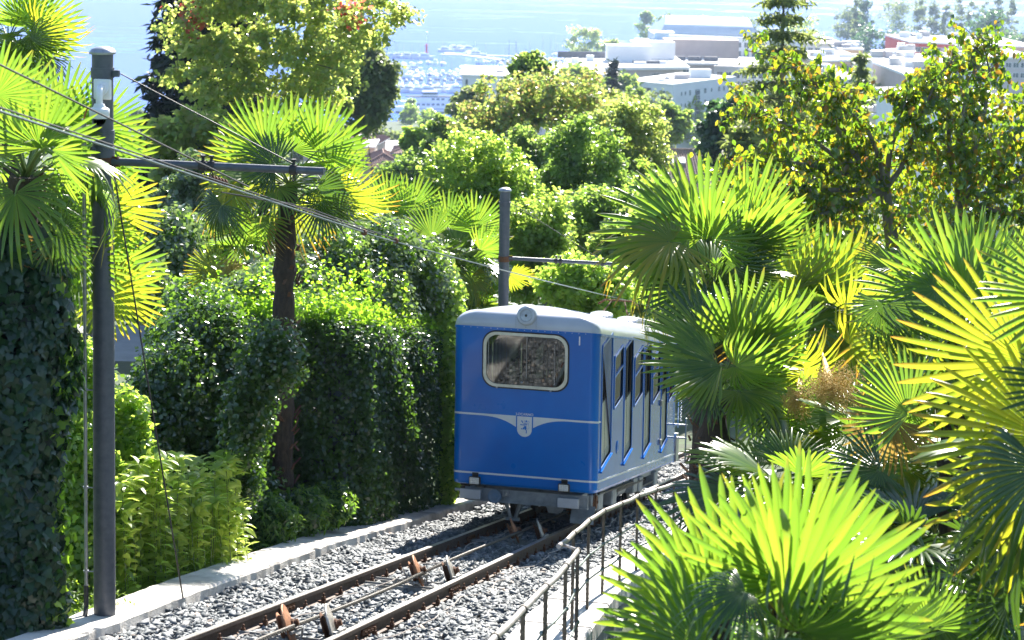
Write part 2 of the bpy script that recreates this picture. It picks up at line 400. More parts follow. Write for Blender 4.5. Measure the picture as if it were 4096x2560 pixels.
# ------------------------------------------------------------------ leaves
def _leaf_tpl(kind):
    if kind == 'rhomb': return np.array([[0, 0, 0], [-.42, .5, .10], [0, 1, 0], [.42, .5, .10]]), np.array([[0, 2, 1], [0, 3, 2]])
    if kind == 'thin': return np.array([[0, 0, 0], [-.16, .45, .05], [0, 1, 0], [.16, .45, .05]]), np.array([[0, 2, 1], [0, 3, 2]])
    if kind == 'needle': return np.array([[-.07, 0, 0], [.07, 0, 0], [0, 1, 0]]), np.array([[0, 1, 2]])
    if kind == 'ovate': return (np.array([[0, 0, 0], [-.30, .30, .10], [-.26, .66, .07], [0, 1, -.10], [.26, .66, .07], [.30, .30, .10], [0, .5, -.02]]),
                                np.array([[0, 6, 1], [1, 6, 2], [2, 6, 3], [3, 6, 4], [4, 6, 5], [5, 6, 0]]))
    if kind == 'lance': return (np.array([[0, 0, 0], [-.14, .35, .04], [-.12, .65, 0], [0, 1, -.22], [.12, .65, 0], [.14, .35, .04], [0, .5, -.04]]),
                                np.array([[0, 6, 1], [1, 6, 2], [2, 6, 3], [3, 6, 4], [4, 6, 5], [5, 6, 0]]))
    if kind == 'ivy': return (np.array([[0, 0, 0], [-.34, -.12, .03], [-.52, .34, .0], [-.24, .52, .04], [0, 1, -.06], [.24, .52, .04], [.52, .34, .0], [.34, -.12, .03], [0, .34, .07]]),
                              np.array([[0, 8, 1], [1, 8, 2], [2, 8, 3], [3, 8, 4], [4, 8, 5], [5, 8, 6], [6, 8, 7], [7, 8, 0]]))
def leaves(P, size, rng, kind='rhomb', nrm=None, nspread=.8, droop=.0, svar=.3):
    """one leaf at each point P; nrm = preferred normals; returns vertex and face arrays"""
    n = len(P); tv, tf = _leaf_tpl(kind)
    base = np.tile([0, 0, 1.0], (n, 1)) if nrm is None else nrm
    nn = base + rng.normal(0, nspread, (n, 3)); nn /= np.linalg.norm(nn, axis=1)[:, None]+1e-9
    ax = rng.normal(0, 1, (n, 3)); ax[:, 2] -= droop
    ax -= nn*(ax*nn).sum(1)[:, None]; ax /= np.linalg.norm(ax, axis=1)[:, None]+1e-9
    sd_ = np.cross(ax, nn)
    s = size*(1+rng.uniform(-svar, svar, n))
    V = P[:, None, :] + s[:, None, None]*(tv[None, :, 0:1]*sd_[:, None, :]+tv[None, :, 1:2]*ax[:, None, :]+tv[None, :, 2:3]*nn[:, None, :])
    F = tf[None]+(np.arange(n)*len(tv))[:, None, None]
    return V.reshape(-1, 3), F.reshape(-1, tf.shape[1])
def leaf_obj(name, P, size, mt, parent, rng, **k):
    V, F = leaves(P, size, rng, **k)
    o = link(name, np_mesh(name, V-ORG[parent.name], F, [M[mt]]), parent)
    return o

def blob_points(blobs, n, rng, shell=.55):
    """n points within ellipsoids (cx,cy,cz,rx,ry,rz), denser near the surface"""
    B = np.array(blobs, float); vol = B[:, 3]*B[:, 4]*B[:, 5]; w = vol**.8; w /= w.sum()
    idx = rng.choice(len(B), n, p=w)
    d = rng.normal(0, 1, (n, 3)); d /= np.linalg.norm(d, axis=1)[:, None]
    r = rng.uniform(0, 1, n)**(1/3)*(1-shell)+shell*(.82+.18*rng.uniform(0, 1, n))
    r = np.minimum(r, 1.0)
    return B[idx, :3]+d*r[:, None]*B[idx, 3:]

def limbs(mb, base, tips, r0, rng, first=.45, sides=5):
    """trunk from base through a few forks to tips"""
    base = np.asarray(base, float); tips = [np.asarray(t, float) for t in tips]
    c = np.mean(tips, axis=0)
    top = base+(c-base)*first
    k = 6; P = [base+(top-base)*i/(k-1)+rng.normal(0, r0*.35, 3)*(0 if i in (0,) else 1) for i in range(k)]
    mb.tube(P, [r0*(1.25-.5*i/(k-1)) for i in range(k)], 9)
    nodes = [(P[-1], r0*.72, -1)]; nodes += [(P[-2], r0*.7, -1)]
    order = sorted(range(len(tips)), key=lambda i: np.linalg.norm(tips[i]-top))
    for i in order:
        t = tips[i]
        best = min(nodes, key=lambda q: np.linalg.norm(q[0]-t)-.8*max(0, (t-q[0])@(q[0]-base)/(np.linalg.norm(q[0]-base)+1e-6))*.4)
        a, ra, _ = best
        mid = (a+t)/2+rng.normal(0, .06, 3)*np.linalg.norm(t-a)+np.array([0, 0, .06*np.linalg.norm(t-a)])
        re = max(ra*.42, r0*.05)
        mb.tube([a, a*.5+mid*.5+rng.normal(0, .02, 3)*np.linalg.norm(t-a), mid, t], [ra*.62, ra*.56, (ra*.6+re)/2, re], sides, caps=False)
        nodes.append((t, re, i)); nodes.append((mid, (ra*.6+re)/2, i))

def broad(name, label, cat, base, blobs, mt, bark='bark', n=9000, leaf=.12, ncl=60, clr=.09, r0=.2, seed=0, kind='rhomb', group=None,
          extra=None, shell=.5, droop=.2, nspread=.8, bare=.0, core=0):
    """a broadleaf tree or shrub: trunk with limbs that end in leaf clumps inside the blobs"""
    rng = np.random.default_rng(seed)
    base = np.array(base, float)
    t = thing(name, label, cat, base, group)
    B = np.array(blobs, float)
    cl = blob_points(blobs, ncl, rng, shell)
    sz = float(np.mean(B[:, 3:]))
    mb = MB(); tips = cl[rng.permutation(ncl)[:min(ncl, 46)]]
    limbs(mb, base, tips, r0, rng)
    mb.build('trunk', M[bark], t, smooth=True)
    w = rng.uniform(.5, 1.5, ncl); w /= w.sum()
    idx = rng.choice(ncl, n, p=w)
    crs = clr*rng.uniform(.7, 1.4, ncl)
    off = rng.normal(0, 1, (n, 3)); off /= np.linalg.norm(off, axis=1)[:, None]; off *= (rng.uniform(0, 1, n)**.45)[:, None]
    P = cl[idx]+off*crs[idx][:, None]*np.array([1.15, 1.15, .8])
    if core:
        Q = blob_points(blobs, core, rng, .0); P = np.vstack([P, Q])
        off = np.vstack([off, rng.normal(0, .5, (core, 3))])
    nb = off*.7+np.array([0, 0, .75])
    o = leaf_obj('crown', P, leaf, mt, t, rng, kind=kind, nrm=nb, nspread=nspread, droop=droop)
    if extra:
        emt, frac = extra
        ci = rng.permutation(ncl)[:max(1, int(ncl*frac))]; ne = int(n*frac*.9)
        idx = rng.choice(ci, ne); off = rng.normal(0, .6, (ne, 3))
        leaf_obj('crown', cl[idx]+off*crs[idx][:, None], leaf, emt, t, rng, kind=kind, nspread=nspread, droop=droop)
    return t

def pix_blobs(u, vt, vb, w, D, rng, k=7, depth=1.0, fill=.62):
    """uneven crown whose outline, seen from the footbridge, spans w px round u and vt..vb"""
    s = D/FPX; c = at(u, (vt+vb)/2, D); rx = w*s/2; rz = (vb-vt)*s/2
    out = [(c[0], c[1], c[2]-rz*.08, rx*.72, rx*.72*depth, rz*.80)]
    for i in range(k):
        a = 2*math.pi*i/k+rng.uniform(-.3, .3); q = rng.uniform(.42, .62)
        out.append((c[0]+math.cos(a)*rx*q, c[1]+rng.uniform(-.5, .5)*rx*depth, c[2]+math.sin(a)*rz*q, rx*rng.uniform(.28, .46), rx*rng.uniform(.3, .45)*depth, rz*rng.uniform(.26, .44)))
    return out
def ptree(name, label, cat, u, vt, vb, w, D, mt, seed, n, leaf, ncl=60, clr=None, r0=None, k=7, ub=None, **kw):
    rng = np.random.default_rng(seed+500)
    bl = pix_blobs(u, vt, vb, w, D, rng, k)
    c = at(u if ub is None else ub, (vt+vb)/2, D); g = gz(c[0], c[1])
    top = max(b[2]+b[5] for b in bl)
    base = np.array([c[0], c[1], min(g, top-1.0)-.1])
    s = D/FPX
    return broad(name, label, cat, base, bl, mt, n=n, leaf=leaf, ncl=ncl, clr=clr or w*s*.11, r0=r0 or max(.05, w*s*.022), seed=seed, **kw)

def conifer(name, label, base, top, rmax, mt, seed, whorls=22, per=7, n_spray=26, leaf=.5, droop=.35, bark='bark', start=.12, group=None, r0=.25, power=.8, rag=.25):
    rng = np.random.default_rng(seed); base = np.array(base, float); H = top-base[2]
    t = thing(name, label, 'tree', base, group)
    mb = MB(); mb.tube([base+Z*H*i/8+rng.normal(0, .02, 3)*(i > 0) for i in range(9)], [r0*(1-i/8.3) for i in range(9)], 8)
    P = []; A = []
    for w in range(whorls):
        f = start+(1-start)*(w+.5)/whorls; z = base[2]+H*f
        rr = rmax*(1-f)**power+.03*rmax
        for b in range(per):
            a = 2*math.pi*(b/per)+w*1.3+rng.uniform(-.25, .25); r = rr*rng.uniform(1-rag, 1.05)
            d = np.array([math.cos(a), math.sin(a), 0]); e = np.array([base[0], base[1], z])
            up = .10*(f-.3)
            pts = [e+d*r*q+Z*(r*(up*q*2-droop*q*q+.18*max(0, q-.7)*1.5)) for q in (0, .35, .7, 1)]
            mb.tube(pts, [r0*.22*(1-f)+.012, r0*.16*(1-f)+.01, r0*.08*(1-f)+.008, .005], 4, caps=False)
            m_ = max(5, int(n_spray*r/rmax))
            q = rng.uniform(.12, 1, m_)**.8
            i0 = np.clip((q*3).astype(int), 0, 2)
            qs = np.array([0, .35, .7, 1]); pa = np.array(pts)
            fr = (q-qs[i0])/(qs[i0+1]-qs[i0]); fr = np.clip(fr, 0, 1)
            p = pa[i0]*(1-fr)[:, None]+pa[i0+1]*fr[:, None]
            side = np.cross(d, Z); p = p+side*(rng.normal(0, .10, m_)*r*(1.15-q))[:, None]+Z*(rng.normal(0, .02, m_)*r)[:, None]
            P.append(p)
    mb.build('trunk', M[bark], t, smooth=True)
    P = np.vstack(P)
    k = 5; PP = np.repeat(P, k, axis=0)+rng.normal(0, leaf*.22, (len(P)*k, 3))
    leaf_obj('crown', PP, leaf, mt, t, rng, kind='thin', nspread=1.0, droop=1.3)
    return t

# ------------------------------------------------------------------ the setting: ground, lake, track bed
def build_ground():
    xs = np.unique(np.concatenate([np.linspace(-2500, -60, 26), np.linspace(-60, -8, 27), np.linspace(-8, 8, 41), np.linspace(8, 60, 27), np.linspace(60, 2500, 40)]))
    ys = np.unique(np.concatenate([np.linspace(-60, 0, 16), np.linspace(0, 50, 101), np.linspace(50, 130, 41), np.linspace(130, 1700, 90)]))
    X, Y = np.meshgrid(xs, ys); Zg = ground_z(X, Y)
    lat = (X-O[0])*C[0]+(Y-O[1])*C[1]
    Zg = Zg + np.where(np.abs(lat) > 3.2, .12*np.sin(X*1.7+Y*.6)*np.sin(Y*1.1-X*.4), 0)*np.clip(1-Y/200, .2, 1)
    V = np.stack([X, Y, Zg], -1).reshape(-1, 3); ny, nx = X.shape
    i = np.arange(ny-1)[:, None]*nx+np.arange(nx-1)[None]
    F = np.stack([i, i+1, i+nx+1, i+nx], -1).reshape(-1, 4)
    tag(link('ground', np_mesh('ground', V, F, [M['soil']], True)), kind='structure')
build_ground()
def build_lake():
    mt, nt, out = new_mat('lake_water')
    b = nt.nodes.new("ShaderNodeBsdfPrincipled"); nt.links.new(b.outputs[0], out.inputs[0])
    b.inputs['Base Color'].default_value = (.09, .21, .72, 1); b.inputs['IOR'].default_value = 1.33
    f1 = noise(nt, .004, 5, .6, 'Object', (1, 2.2, 1)); f2 = noise(nt, .02, 4, .6, 'Object', (1, 3, 1))
    mul = nt.nodes.new("ShaderNodeMath"); mul.operation = 'MULTIPLY_ADD'; mul.inputs[1].default_value = .45; nt.links.new(f2, mul.inputs[0]); nt.links.new(f1, mul.inputs[2])
    nt.links.new(ramp(nt, mul.outputs[0], [(.60, .10), (.80, .10), (.86, .26), (.90, .12)]), b.inputs['Roughness'])
    bp = nt.nodes.new("ShaderNodeBump"); bp.inputs['Strength'].default_value = .07; bp.inputs['Distance'].default_value = .5
    nt.links.new(noise(nt, .35, 4, .6, 'Object', (1, 1.6, 1)), bp.inputs['Height']); nt.links.new(bp.outputs[0], b.inputs['Normal'])
    V = [(-9000, 600, LAKE), (9000, 600, LAKE), (9000, 14000, LAKE), (-9000, 14000, LAKE)]
    tag(link('lake', np_mesh('lake', V, [(0, 1, 2, 3)], [mt])), kind='structure')
build_lake()

def far_hills():
    rng = np.random.default_rng(2); xs = np.linspace(-9000, 9000, 91); ys = np.linspace(5200, 9200, 21); X, Y = np.meshgrid(xs, ys)
    e = np.clip((Y-5200)/3000, 0, 1)
    H = 1500*e**.75*(1+.22*np.sin(X/1400+1)+.14*np.sin(X/610+Y/900)+.08*np.sin(X/260+Y/300))+LAKE-3
    V = np.stack([X, Y, H], -1).reshape(-1, 3); nx = len(xs)
    i = np.arange(len(ys)-1)[:, None]*nx+np.arange(nx-1)[None]
    mt = mat('wooded_hill', (.05, .075, .07), (.07, .10, .10), .002, .9)
    tag(link('hills', np_mesh('hills', V, np.stack([i, i+1, i+nx+1, i+nx], -1).reshape(-1, 4), [mt], True)), kind='structure')
far_hills()
# ballast: a bed sheet and the stones on it
T0, T1 = -8.0, 40.0
def bed():
    V = []; F = []; ts = np.arange(T0, T1, .5)
    for t in ts:
        for l, h in ((-2.0, -.6), (-1.62, -.22), (-.5, -.165), (.5, -.165), (1.55, -.2), (2.0, -.6)):
            V.append(K(t, l, h))
    for i in range(len(ts)-1):
        for j in range(5): F.append((i*6+j, i*6+j+1, i*6+7+j, i*6+6+j))
    tag(link('track_bed', np_mesh('track_bed', V, F, [M['ballast_bed']])), kind='structure')
bed()
SLP = [-6.4+.6*i for i in range(62)]
def wall_in(t): return np.interp(t, [-8, -2, 0, 1.5, 3.6, 5.1, 6.5, 8.5, 11, 15, 22, 40], [-1.42, -1.43, -1.54, -1.61, -1.68, -1.75, -1.80, -1.78, -1.75, -1.72, -1.75, -1.8])
def wall_out(t): return np.interp(t, [-8, -2.3, 0, 2.2, 4.2, 7.4, 9.5, 12.6, 15, 40], [-1.84, -1.84, -2.02, -2.17, -2.26, -2.36, -2.28, -2.2, -2.15, -2.15])
def path_l(t): return np.interp(t, [-8, 0, 1.2, 2.6, 5.2, 6.7, 8.1, 10.2, 11.4, 40], [1.95, 1.78, 1.69, 1.58, 1.5, 1.5, 1.56, 1.6, 1.7, 1.8])
def path_r(t): return np.interp(t, [-8, 0, 1.2, 2.7, 5.1, 6.2, 7.4, 11, 40], [3.0, 2.6, 2.42, 2.32, 2.18, 2.16, 2.16, 2.2, 2.3])
def gravel():
    rng = np.random.default_rng(5); n = 38000
    t = rng.uniform(-5.5, 13, n); 
    t2 = rng.uniform(13, 34, 9000); t = np.concatenate([t, t2]); n = len(t)
    lo = np.array([float(wall_in(a)) for a in t])+.01; hi = np.array([float(path_l(a)) for a in t])-.0
    l = lo+(hi-lo)*rng.uniform(0, 1, n)
    h = -.165+.035*np.sin(t*3.1+l*4)*.5+rng.uniform(-.02, .03, n)-np.clip(np.abs(l)-1.2, 0, 1)*.04
    h = np.where(np.abs(np.abs(l)-.53) < .085, h-.06, h)
    s = rng.uniform(.016, .038, n)*np.where(t > 13, 1.35, 1)
    P = O+T*t[:, None]+C*l[:, None]+Z*h[:, None]
    cube = np.array([(-1, -1, -1), (1, -1, -1), (1, 1, -1), (-1, 1, -1), (-1, -1, 1), (1, -1, 1), (1, 1, 1), (-1, 1, 1)], float)
    tf = np.array([(0, 2, 1), (0, 3, 2), (4, 5, 6), (4, 6, 7), (0, 1, 5), (0, 5, 4), (1, 2, 6), (1, 6, 5), (2, 3, 7), (2, 7, 6), (3, 0, 4), (3, 4, 7)])
    V = cube[None]*(1+rng.uniform(-.55, .25, (n, 8, 3)))*(np.stack([rng.uniform(.8, 1.5, n), rng.uniform(.6, 1.1, n), rng.uniform(.35, .8, n)], -1)*s[:, None])[:, None, :]
    A = rng.normal(0, 1, (n, 3)); A[:, 2] *= .35; A /= np.linalg.norm(A, axis=1)[:, None]
    Bn = rng.normal(0, .45, (n, 3)); Bn[:, 2] += 1; Bn -= A*(A*Bn).sum(1)[:, None]; Bn /= np.linalg.norm(Bn, axis=1)[:, None]
    S = np.cross(A, Bn)
    W = V[..., 0:1]*A[:, None]+V[..., 1:2]*S[:, None]+V[..., 2:3]*Bn[:, None]+P[:, None]
    F = tf[None]+(np.arange(n)*8)[:, None, None]
    o = link('gravel', np_mesh('gravel', W.reshape(-1, 3), F.reshape(-1, 3), [M['stone']]))
    tag(o, 'grey crushed stone ballast between and beside the rails', 'gravel', kind='stuff')
gravel()

def strip(name, lf, rf, top, depth, t0, t1, mt, step=.35, jit=.0, seed=1, parent=None, loc=None):
    rng = np.random.default_rng(seed); V = []; F = []
    ts = np.arange(t0, t1+1e-6, step)
    for t in ts:
        a, b = float(lf(t)), float(rf(t)); j = lambda: rng.normal(0, jit)
        V += [K(t, a+j(), top-depth), K(t, a+j(), top-.02+j()*.5), K(t, a+.02+j(), top), K(t, (a+b)/2, top+j()*.4), K(t, b-.02+j(), top), K(t, b+j(), top-.025+j()*.5), K(t, b+j(), top-depth)]
    for i in range(len(ts)-1):
        for k in range(6): F.append((i*7+k, i*7+k+1, i*7+8+k, i*7+7+k))
    F.append(tuple(range(6, -1, -1))); n = (len(ts)-1)*7; F.append(tuple(range(n, n+7)))
    L = np.zeros(3) if loc is None else loc
    if parent is not None: L = ORG[parent.name]
    return link(name, np_mesh(name, np.array(V)-L, F, [mt]), parent, loc)
w = strip('kerb_wall', wall_out, wall_in, -.045, .75, -8, 36, M['concrete'], .18, .007, 3)
tag(w, 'low weathered concrete wall along the left side of the ballast', 'wall')
pth = thing('stone_path', 'narrow path of pale concrete slabs behind the iron railing', 'path', K(3, 2.1, -.5))
ts = np.arange(-6, 32, .62)
for i, a in enumerate(ts):
    strip('slab', path_l, path_r, -.13+random.uniform(-.006, .006), .2, a, a+.605, M['slab'], .1, .003, 50+i, pth)
strip('side_wall', lambda t: path_r(t)-.10, lambda t: path_r(t)-.02, -.33, 1.3, -6, 32, M['stone_wall'], .3, .012, 9, pth)

# ------------------------------------------------------------------ rails, sleepers, pulleys, cable
for s, lab in ((-1, 'left rail of the metre gauge track, shiny worn head'), (1, 'right rail of the metre gauge track, nearer the railing')):
    base = K(3, s*.535, -.15); r = thing('rail', lab, 'rail', base, 'running rails')
    prof = [(-.035, 0), (-.035, -.035), (-.010, -.05), (-.010, -.12), (-.06, -.135), (-.06, -.15), (.06, -.15), (.06, -.135), (.010, -.12), (.010, -.05), (.035, -.035), (.035, 0)]
    mb = MB(); mb.cur = 0
    a = [K(T0, s*.535+x, y) for x, y in prof]; mb.prism(a, T*(T1-T0))
    o = mb.build('rail_body', [M['rail_side'], M['rail_top']], r)
    mt2 = MB(); mt2.box(K((T0+T1)/2, s*.535, .0012), T, C, N, (T1-T0)/2, .03, .0022); mt2.build('rail_head', M['rail_top'], r)
    for jt in (1.0, 9.0) if s < 0 else (.2, 3.6):
        for sd_ in (-1, 1):
            mb = MB(); mb.box(K(jt, s*.535+sd_*.022, -.075), T, C, N, .22, .010, .028)
            for q in (-.15, -.05, .05, .15): mb.lathe(K(jt+q, s*.535+sd_*.032, -.075), C*sd_, [(0, .016), (.02, .016), (.022, .01)], 6)
            mb.build('joint_plate', M['rust'], r)
clip_me = {}
def clip_mesh(sg):
    if sg in clip_me: return clip_me[sg]
    mb = MB(); o = np.zeros(3)
    mb.box(C*sg*.035-N*.125, C, T, N, .035, .028, .014)
    mb.box(C*sg*.055-N*.10, C, T, N, .02, .02, .016)
    mb.lathe(C*sg*.052-N*.09, N, [(0, .022), (.022, .022), (.024, .012), (.055, .011), (.057, .004)], 6)
    clip_me[sg] = np_mesh('rail_clip', mb.v, mb.f, [M['rust']]); return clip_me[sg]
for i, t in enumerate(SLP):
    if t > 31: continue
    mb = MB(); mb.box(K(t, 0, -.168), C, T, N, .98, .075, .014); mb.box(K(t, -.98, -.19), C, T, N, .012, .075, .03); mb.box(K(t, .98, -.19), C, T, N, .012, .075, .03)
    o = mb.build('sleeper', M['sleeper'], None, loc=K(t, 0, -.17))
    tag(o, 'grey steel sleeper half buried in the ballast under the two rails', 'sleeper', 'steel sleepers under the track')
    for s in (-1, 1):
        for sg in (-1, 1):
            c = link('rail_clip', clip_mesh(sg), o); p = K(t, s*.535+sg*.035, 0)-ORG[o.name]; c.location = Vector([float(q) for q in p])
def pulley_pair(t, k):
    for j, (l, mt, lab) in enumerate(((.10, 'rusty_disc', 'rusty orange'), (.43, 'pale_disc', 'worn pale grey'))):
        where = ['at the bottom edge of the picture', 'of the middle pair in full sun', 'in the shadow just ahead of the blue car', 'under the blue car'][k]
        q = thing('cable_pulley', f'{lab} tilted pulley disc {where}', 'pulley', K(t, l, -.1), 'tilted pulleys that guide the cable')
        tilt = -.42 if j == 0 else -.38
        ax = C*math.cos(tilt)+N*math.sin(tilt)*-1; ax = ax*.97+T*.18; ax /= np.linalg.norm(ax)
        c = K(t+(.0 if j == 0 else .22), l, .06)
        mb = MB(); mb.lathe(c, ax, [(-.020, .06), (-.016, .13), (-.012, .185), (0, .19), (.008, .184), (.012, .12), (.03, .075)], 28, ref=T); mb.build('disc', M[mt], q, True)
        mb = MB(); mb.lathe(c-ax*.075, ax, [(0, .135), (.008, .138), (.03, .085), (.06, .085)], 24, ref=T); mb.build('drum', M['rusty_disc' if j == 0 else 'rust'], q, True)
        mb = MB(); mb.lathe(c+ax*.02, ax, [(0, .05), (.03, .045), (.035, .03), (.07, .03), (.072, .01)], 12, ref=T)
        for a in range(5):
            th = a*2*math.pi/5; e1 = np.cross(ax, T); e1 /= np.linalg.norm(e1); e2 = np.cross(ax, e1)
            mb.lathe(c+ax*.012+(e1*math.cos(th)+e2*math.sin(th))*.075, ax, [(0, .012), (.012, .012)], 6, ref=T)
        mb.build('hub', M['rust'], q)
        mb = MB(); mb.box(c+ax*.06-N*.07, T, C, N, .16, .03, .012); mb.box(c-N*.11, T, C, N, .16, .05, .01); mb.build('bracket', M['sleeper'], q)
    mb = MB()
    for dt in (-.14, .30): mb.box(K(t+dt, .02, -.135), C, T, N, .50, .045, .02); mb.box(K(t+dt, .02, -.112), C, T, N, .50, .006, .02)
    for l in (-.12, .12, .42):
        mb.lathe(K(t-.14, l, -.12), N, [(0, .022), (.03, .022), (.035, .012), (.09, .011)], 6); mb.lathe(K(t+.30, l, -.12), N, [(0, .022), (.03, .022), (.035, .012), (.09, .011)], 6)
    o = mb.build('pulley_frame', M['sleeper'], None, loc=K(t, 0, -.13))
    tag(o, ['steel cross frame under the pulleys at the bottom of the picture', 'steel cross frame under the sunlit pair of pulleys', 'steel cross frame under the shaded pulleys', 'steel cross frame under the pulleys beneath the blue car'][k], 'frame', 'cross frames that carry the pulleys')
for k, t in enumerate((-.75, 3.75, 9.1, 13.6)): pulley_pair(t, k)
mb = MB(); mb.tube([K(t, .165+.012*math.sin(t), .055-.012*math.sin(t*.7)) for t in np.arange(-8, 13.2, .5)], .0185, 8)
for t in np.arange(-4, 10, .055):
    mb.tube([K(t, .147, .04), K(t+.018, .165, .076), K(t+.036, .183, .05)], .004, 3, caps=False)
tag(mb.build('haul_cable', M['cable'], smooth=True), 'thick greased steel haul cable running between the rails to the car', 'cable')
for l0, lab in ((-.30, 'thin pale wire lying beside the left rail on the ballast'), (.82, 'thin pale wire lying on the ballast outside the right rail')):
    rr = np.random.default_rng(int(l0*100)+40); ph = rr.uniform(0, 6, 3)
    mb = MB(); mb.tube([K(t, l0+.05*math.sin(t*2.2+ph[0])+.03*math.sin(t*5+ph[1]), -.105+.02*math.sin(t*4+ph[2])) for t in np.arange(-8, 22, .12)], .0065, 5)
    tag(mb.build('bond_wire', M['wire_pale'], smooth=True), lab, 'wire')

# ------------------------------------------------------------------ iron railing
def railing(label, posts, seed):
    """posts = [(t, l, height)] ; returns the thing"""
    g = thing('railing', label, 'railing', K(posts[0][0], posts[0][1], -.1), 'iron railings along the path')
    rng = np.random.default_rng(seed)
    tops = [K(t, l, h) for t, l, h in posts]
    for (t, l, h), tp in zip(posts, tops):
        b = K(t, l, -.16); mb = MB()
        mb.bbox((b+tp)/2, C, T, Z, .0145, .0145, (tp[2]-b[2])/2, .003)
        for q in np.arange(.05, .95, .05):
            mb.box(b+(tp-b)*q+rng.normal(0, .0015, 3), C, T, Z, .0158, .0158, .012)
        mb.build('post', M['iron'], g)
    def spl(P, off):
        out = []
        for i in range(len(P)-1):
            a, b = P[i], P[i+1]; out += [a, (a+b)/2-Z*.006+rng.normal(0, .004, 3)]
        return [p+off for p in out+[P[-1]]]
    ext0 = tops[0]+(tops[0]-tops[1])*.28 if seed == 1 else tops[0]+(tops[0]-tops[1])*.85
    mb = MB(); mb.tube(spl([ext0]+tops, Z*.0), .024, 10); mb.build('top_rail', M['handrail'], g, True)
    for i, p in enumerate(tops):
        mb = MB(); d = tops[min(i+1, len(tops)-1)]-tops[max(i-1, 0)]; d = d/np.linalg.norm(d)
        mb.lathe(p-d*.014, d, [(0, .03), (.004, .033), (.024, .033), (.028, .03)], 12)
        mb.build('collar', M['iron'], g, True)
    for f in (.63, .33):
        P = [K(t, l, -.16)*(1-f)+K(t, l, h)*f+rng.normal(0, .012, 3) for t, l, h in posts]
        mb = MB(); mb.tube(spl(P, Z*0), .010, 6)
        for p in P: mb.lathe(p-Z*.02, Z, [(0, .012), (.008, .022), (.02, .025), (.032, .022), (.04, .012)], 8)
        mb.build('mid_rail', M['wire'], g, True)
    return g, tops
r1, tp1 = railing('near length of iron railing ending in a post beside the kink', [(-6.6, 3.05, .87), (-5.11, 2.91, .86), (-3.73, 2.81, .85), (-2.42, 2.72, .85), (-1.0, 2.62, .85), (.35, 2.49, .84)], 1)
r2, tp2 = railing('far length of iron railing that runs past the blue car', [(1.79, 2.2, .85), (3.31, 2.1, .85), (4.66, 2.05, .85), (5.87, 2.07, .85), (7.33, 2.07, .85), (8.69, 2.13, .85), (10.2, 2.2, .85), (12, 2.28, .85), (14, 2.35, .85), (16, 2.4, .85)], 2)
mb = MB(); a = K(.78, 2.28, .84); mb.tube([a, a+(tp1[-1]-a)*.1+Z*.0, tp1[-1]+(a-tp1[-1])*.06+Z*.01, tp1[-1]+Z*.002], .015, 8); mb.build('end_link', M['handrail'], r1, True)
for h in (.38, .02): mb = MB(); mb.tube([K(.78, 2.26, h), K(.38, 2.47, h)], .009, 6); mb.build('end_link', M['handrail'], r1, True)

# ------------------------------------------------------------------ the funicular car
CT0, CT1, CW = 10.15, 19.65, 1.075
HB, HT = .60, 2.94
SLT = -T[2]                      # rise against the track that makes a level edge
def rr(cx, cy, hw, hh, r, n=6):
    P = []
    for qx, qy, a0 in ((1, 1, 0), (-1, 1, 90), (-1, -1, 180), (1, -1, 270)):
        for i in range(n+1):
            a = math.radians(a0+90*i/n); P.append((cx+qx*(hw-r)+r*math.cos(a), cy+qy*(hh-r)+r*math.sin(a)))
    return P
def roundpoly(P, r, n=4):
    out = []; k = len(P)
    for i in range(k):
        p = np.array(P[i]); a = np.array(P[i-1]); b = np.array(P[(i+1) % k])
        u = (a-p)/np.linalg.norm(a-p); v = (b-p)/np.linalg.norm(b-p)
        p0 = p+u*r; p1 = p+v*r
        for j in range(n+1):
            q = j/n; out.append(tuple((1-q)**2*p0+2*q*(1-q)*p+q*q*p1))
    return out
def lvl(ta, tb, hb, ht): return [(ta, hb), (tb, hb+SLT*(tb-ta)), (tb, ht+SLT*(tb-ta)), (ta, ht)]
def outline(w, a, b, rc, n=7):
    """plan outline as (t, l), from the rear left round the front to the rear right"""
    P = [(b, -w+.0)]
    for i in range(n+1):
        th = math.pi/2*i/n; P.append((a+rc-rc*math.sin(th), -w+rc-rc*math.cos(th)))
    for i in range(n+1):
        th = math.pi/2*i/n; P.append((a+rc-rc*math.cos(th), w-rc+rc*math.sin(th)))
    P.append((b, w)); return P
def panel(mb, outer, holes, fn, flip=False):
    loops = [[Vector((x, y, 0)) for x, y in outer]]+[[Vector((x, y, 0)) for x, y in h] for h in holes]
    tris = tessellate_polygon(loops); flat = [p for l_ in loops for p in l_]
    mb.add([fn(p.x, p.y) for p in flat], [tuple(t) if not flip else tuple(reversed(t)) for t in tris])
def frame_ring(mb, outer, inner, fn0, fn1):
    """a raised ring between two loops: fn0 base plane, fn1 raised plane"""
    n = len(outer); V = [fn0(*p) for p in outer]+[fn1(*p) for p in outer]+[fn1(*p) for p in inner]+[fn0(*p) for p in inner]; F = []
    for a in range(3):
        for i in range(n):
            j = (i+1) % n; F.append((a*n+i, a*n+j, (a+1)*n+j, (a+1)*n+i))
    mb.add(V, F)
car = thing('funicular_car', 'blue funicular car with grey roof climbing the track between palms', 'funicular', K(CT0, 0, 0))
RC = .13
fwin = rr(0, 2.49, .585, .365, .17)
doors = [(10.46, 11.46, .93, 2.79), (12.74, 13.66, .93, 2.79), (15.05, 15.95, .93, 2.79), (17.42, 18.30, .93, 2.79)]
wins = [(11.66, 12.60, 1.80, 2.64), (13.86, 14.90, 1.80, 2.64), (16.14, 17.22, 1.80, 2.64), (18.48, 19.35, 1.80, 2.58)]
mb = MB()
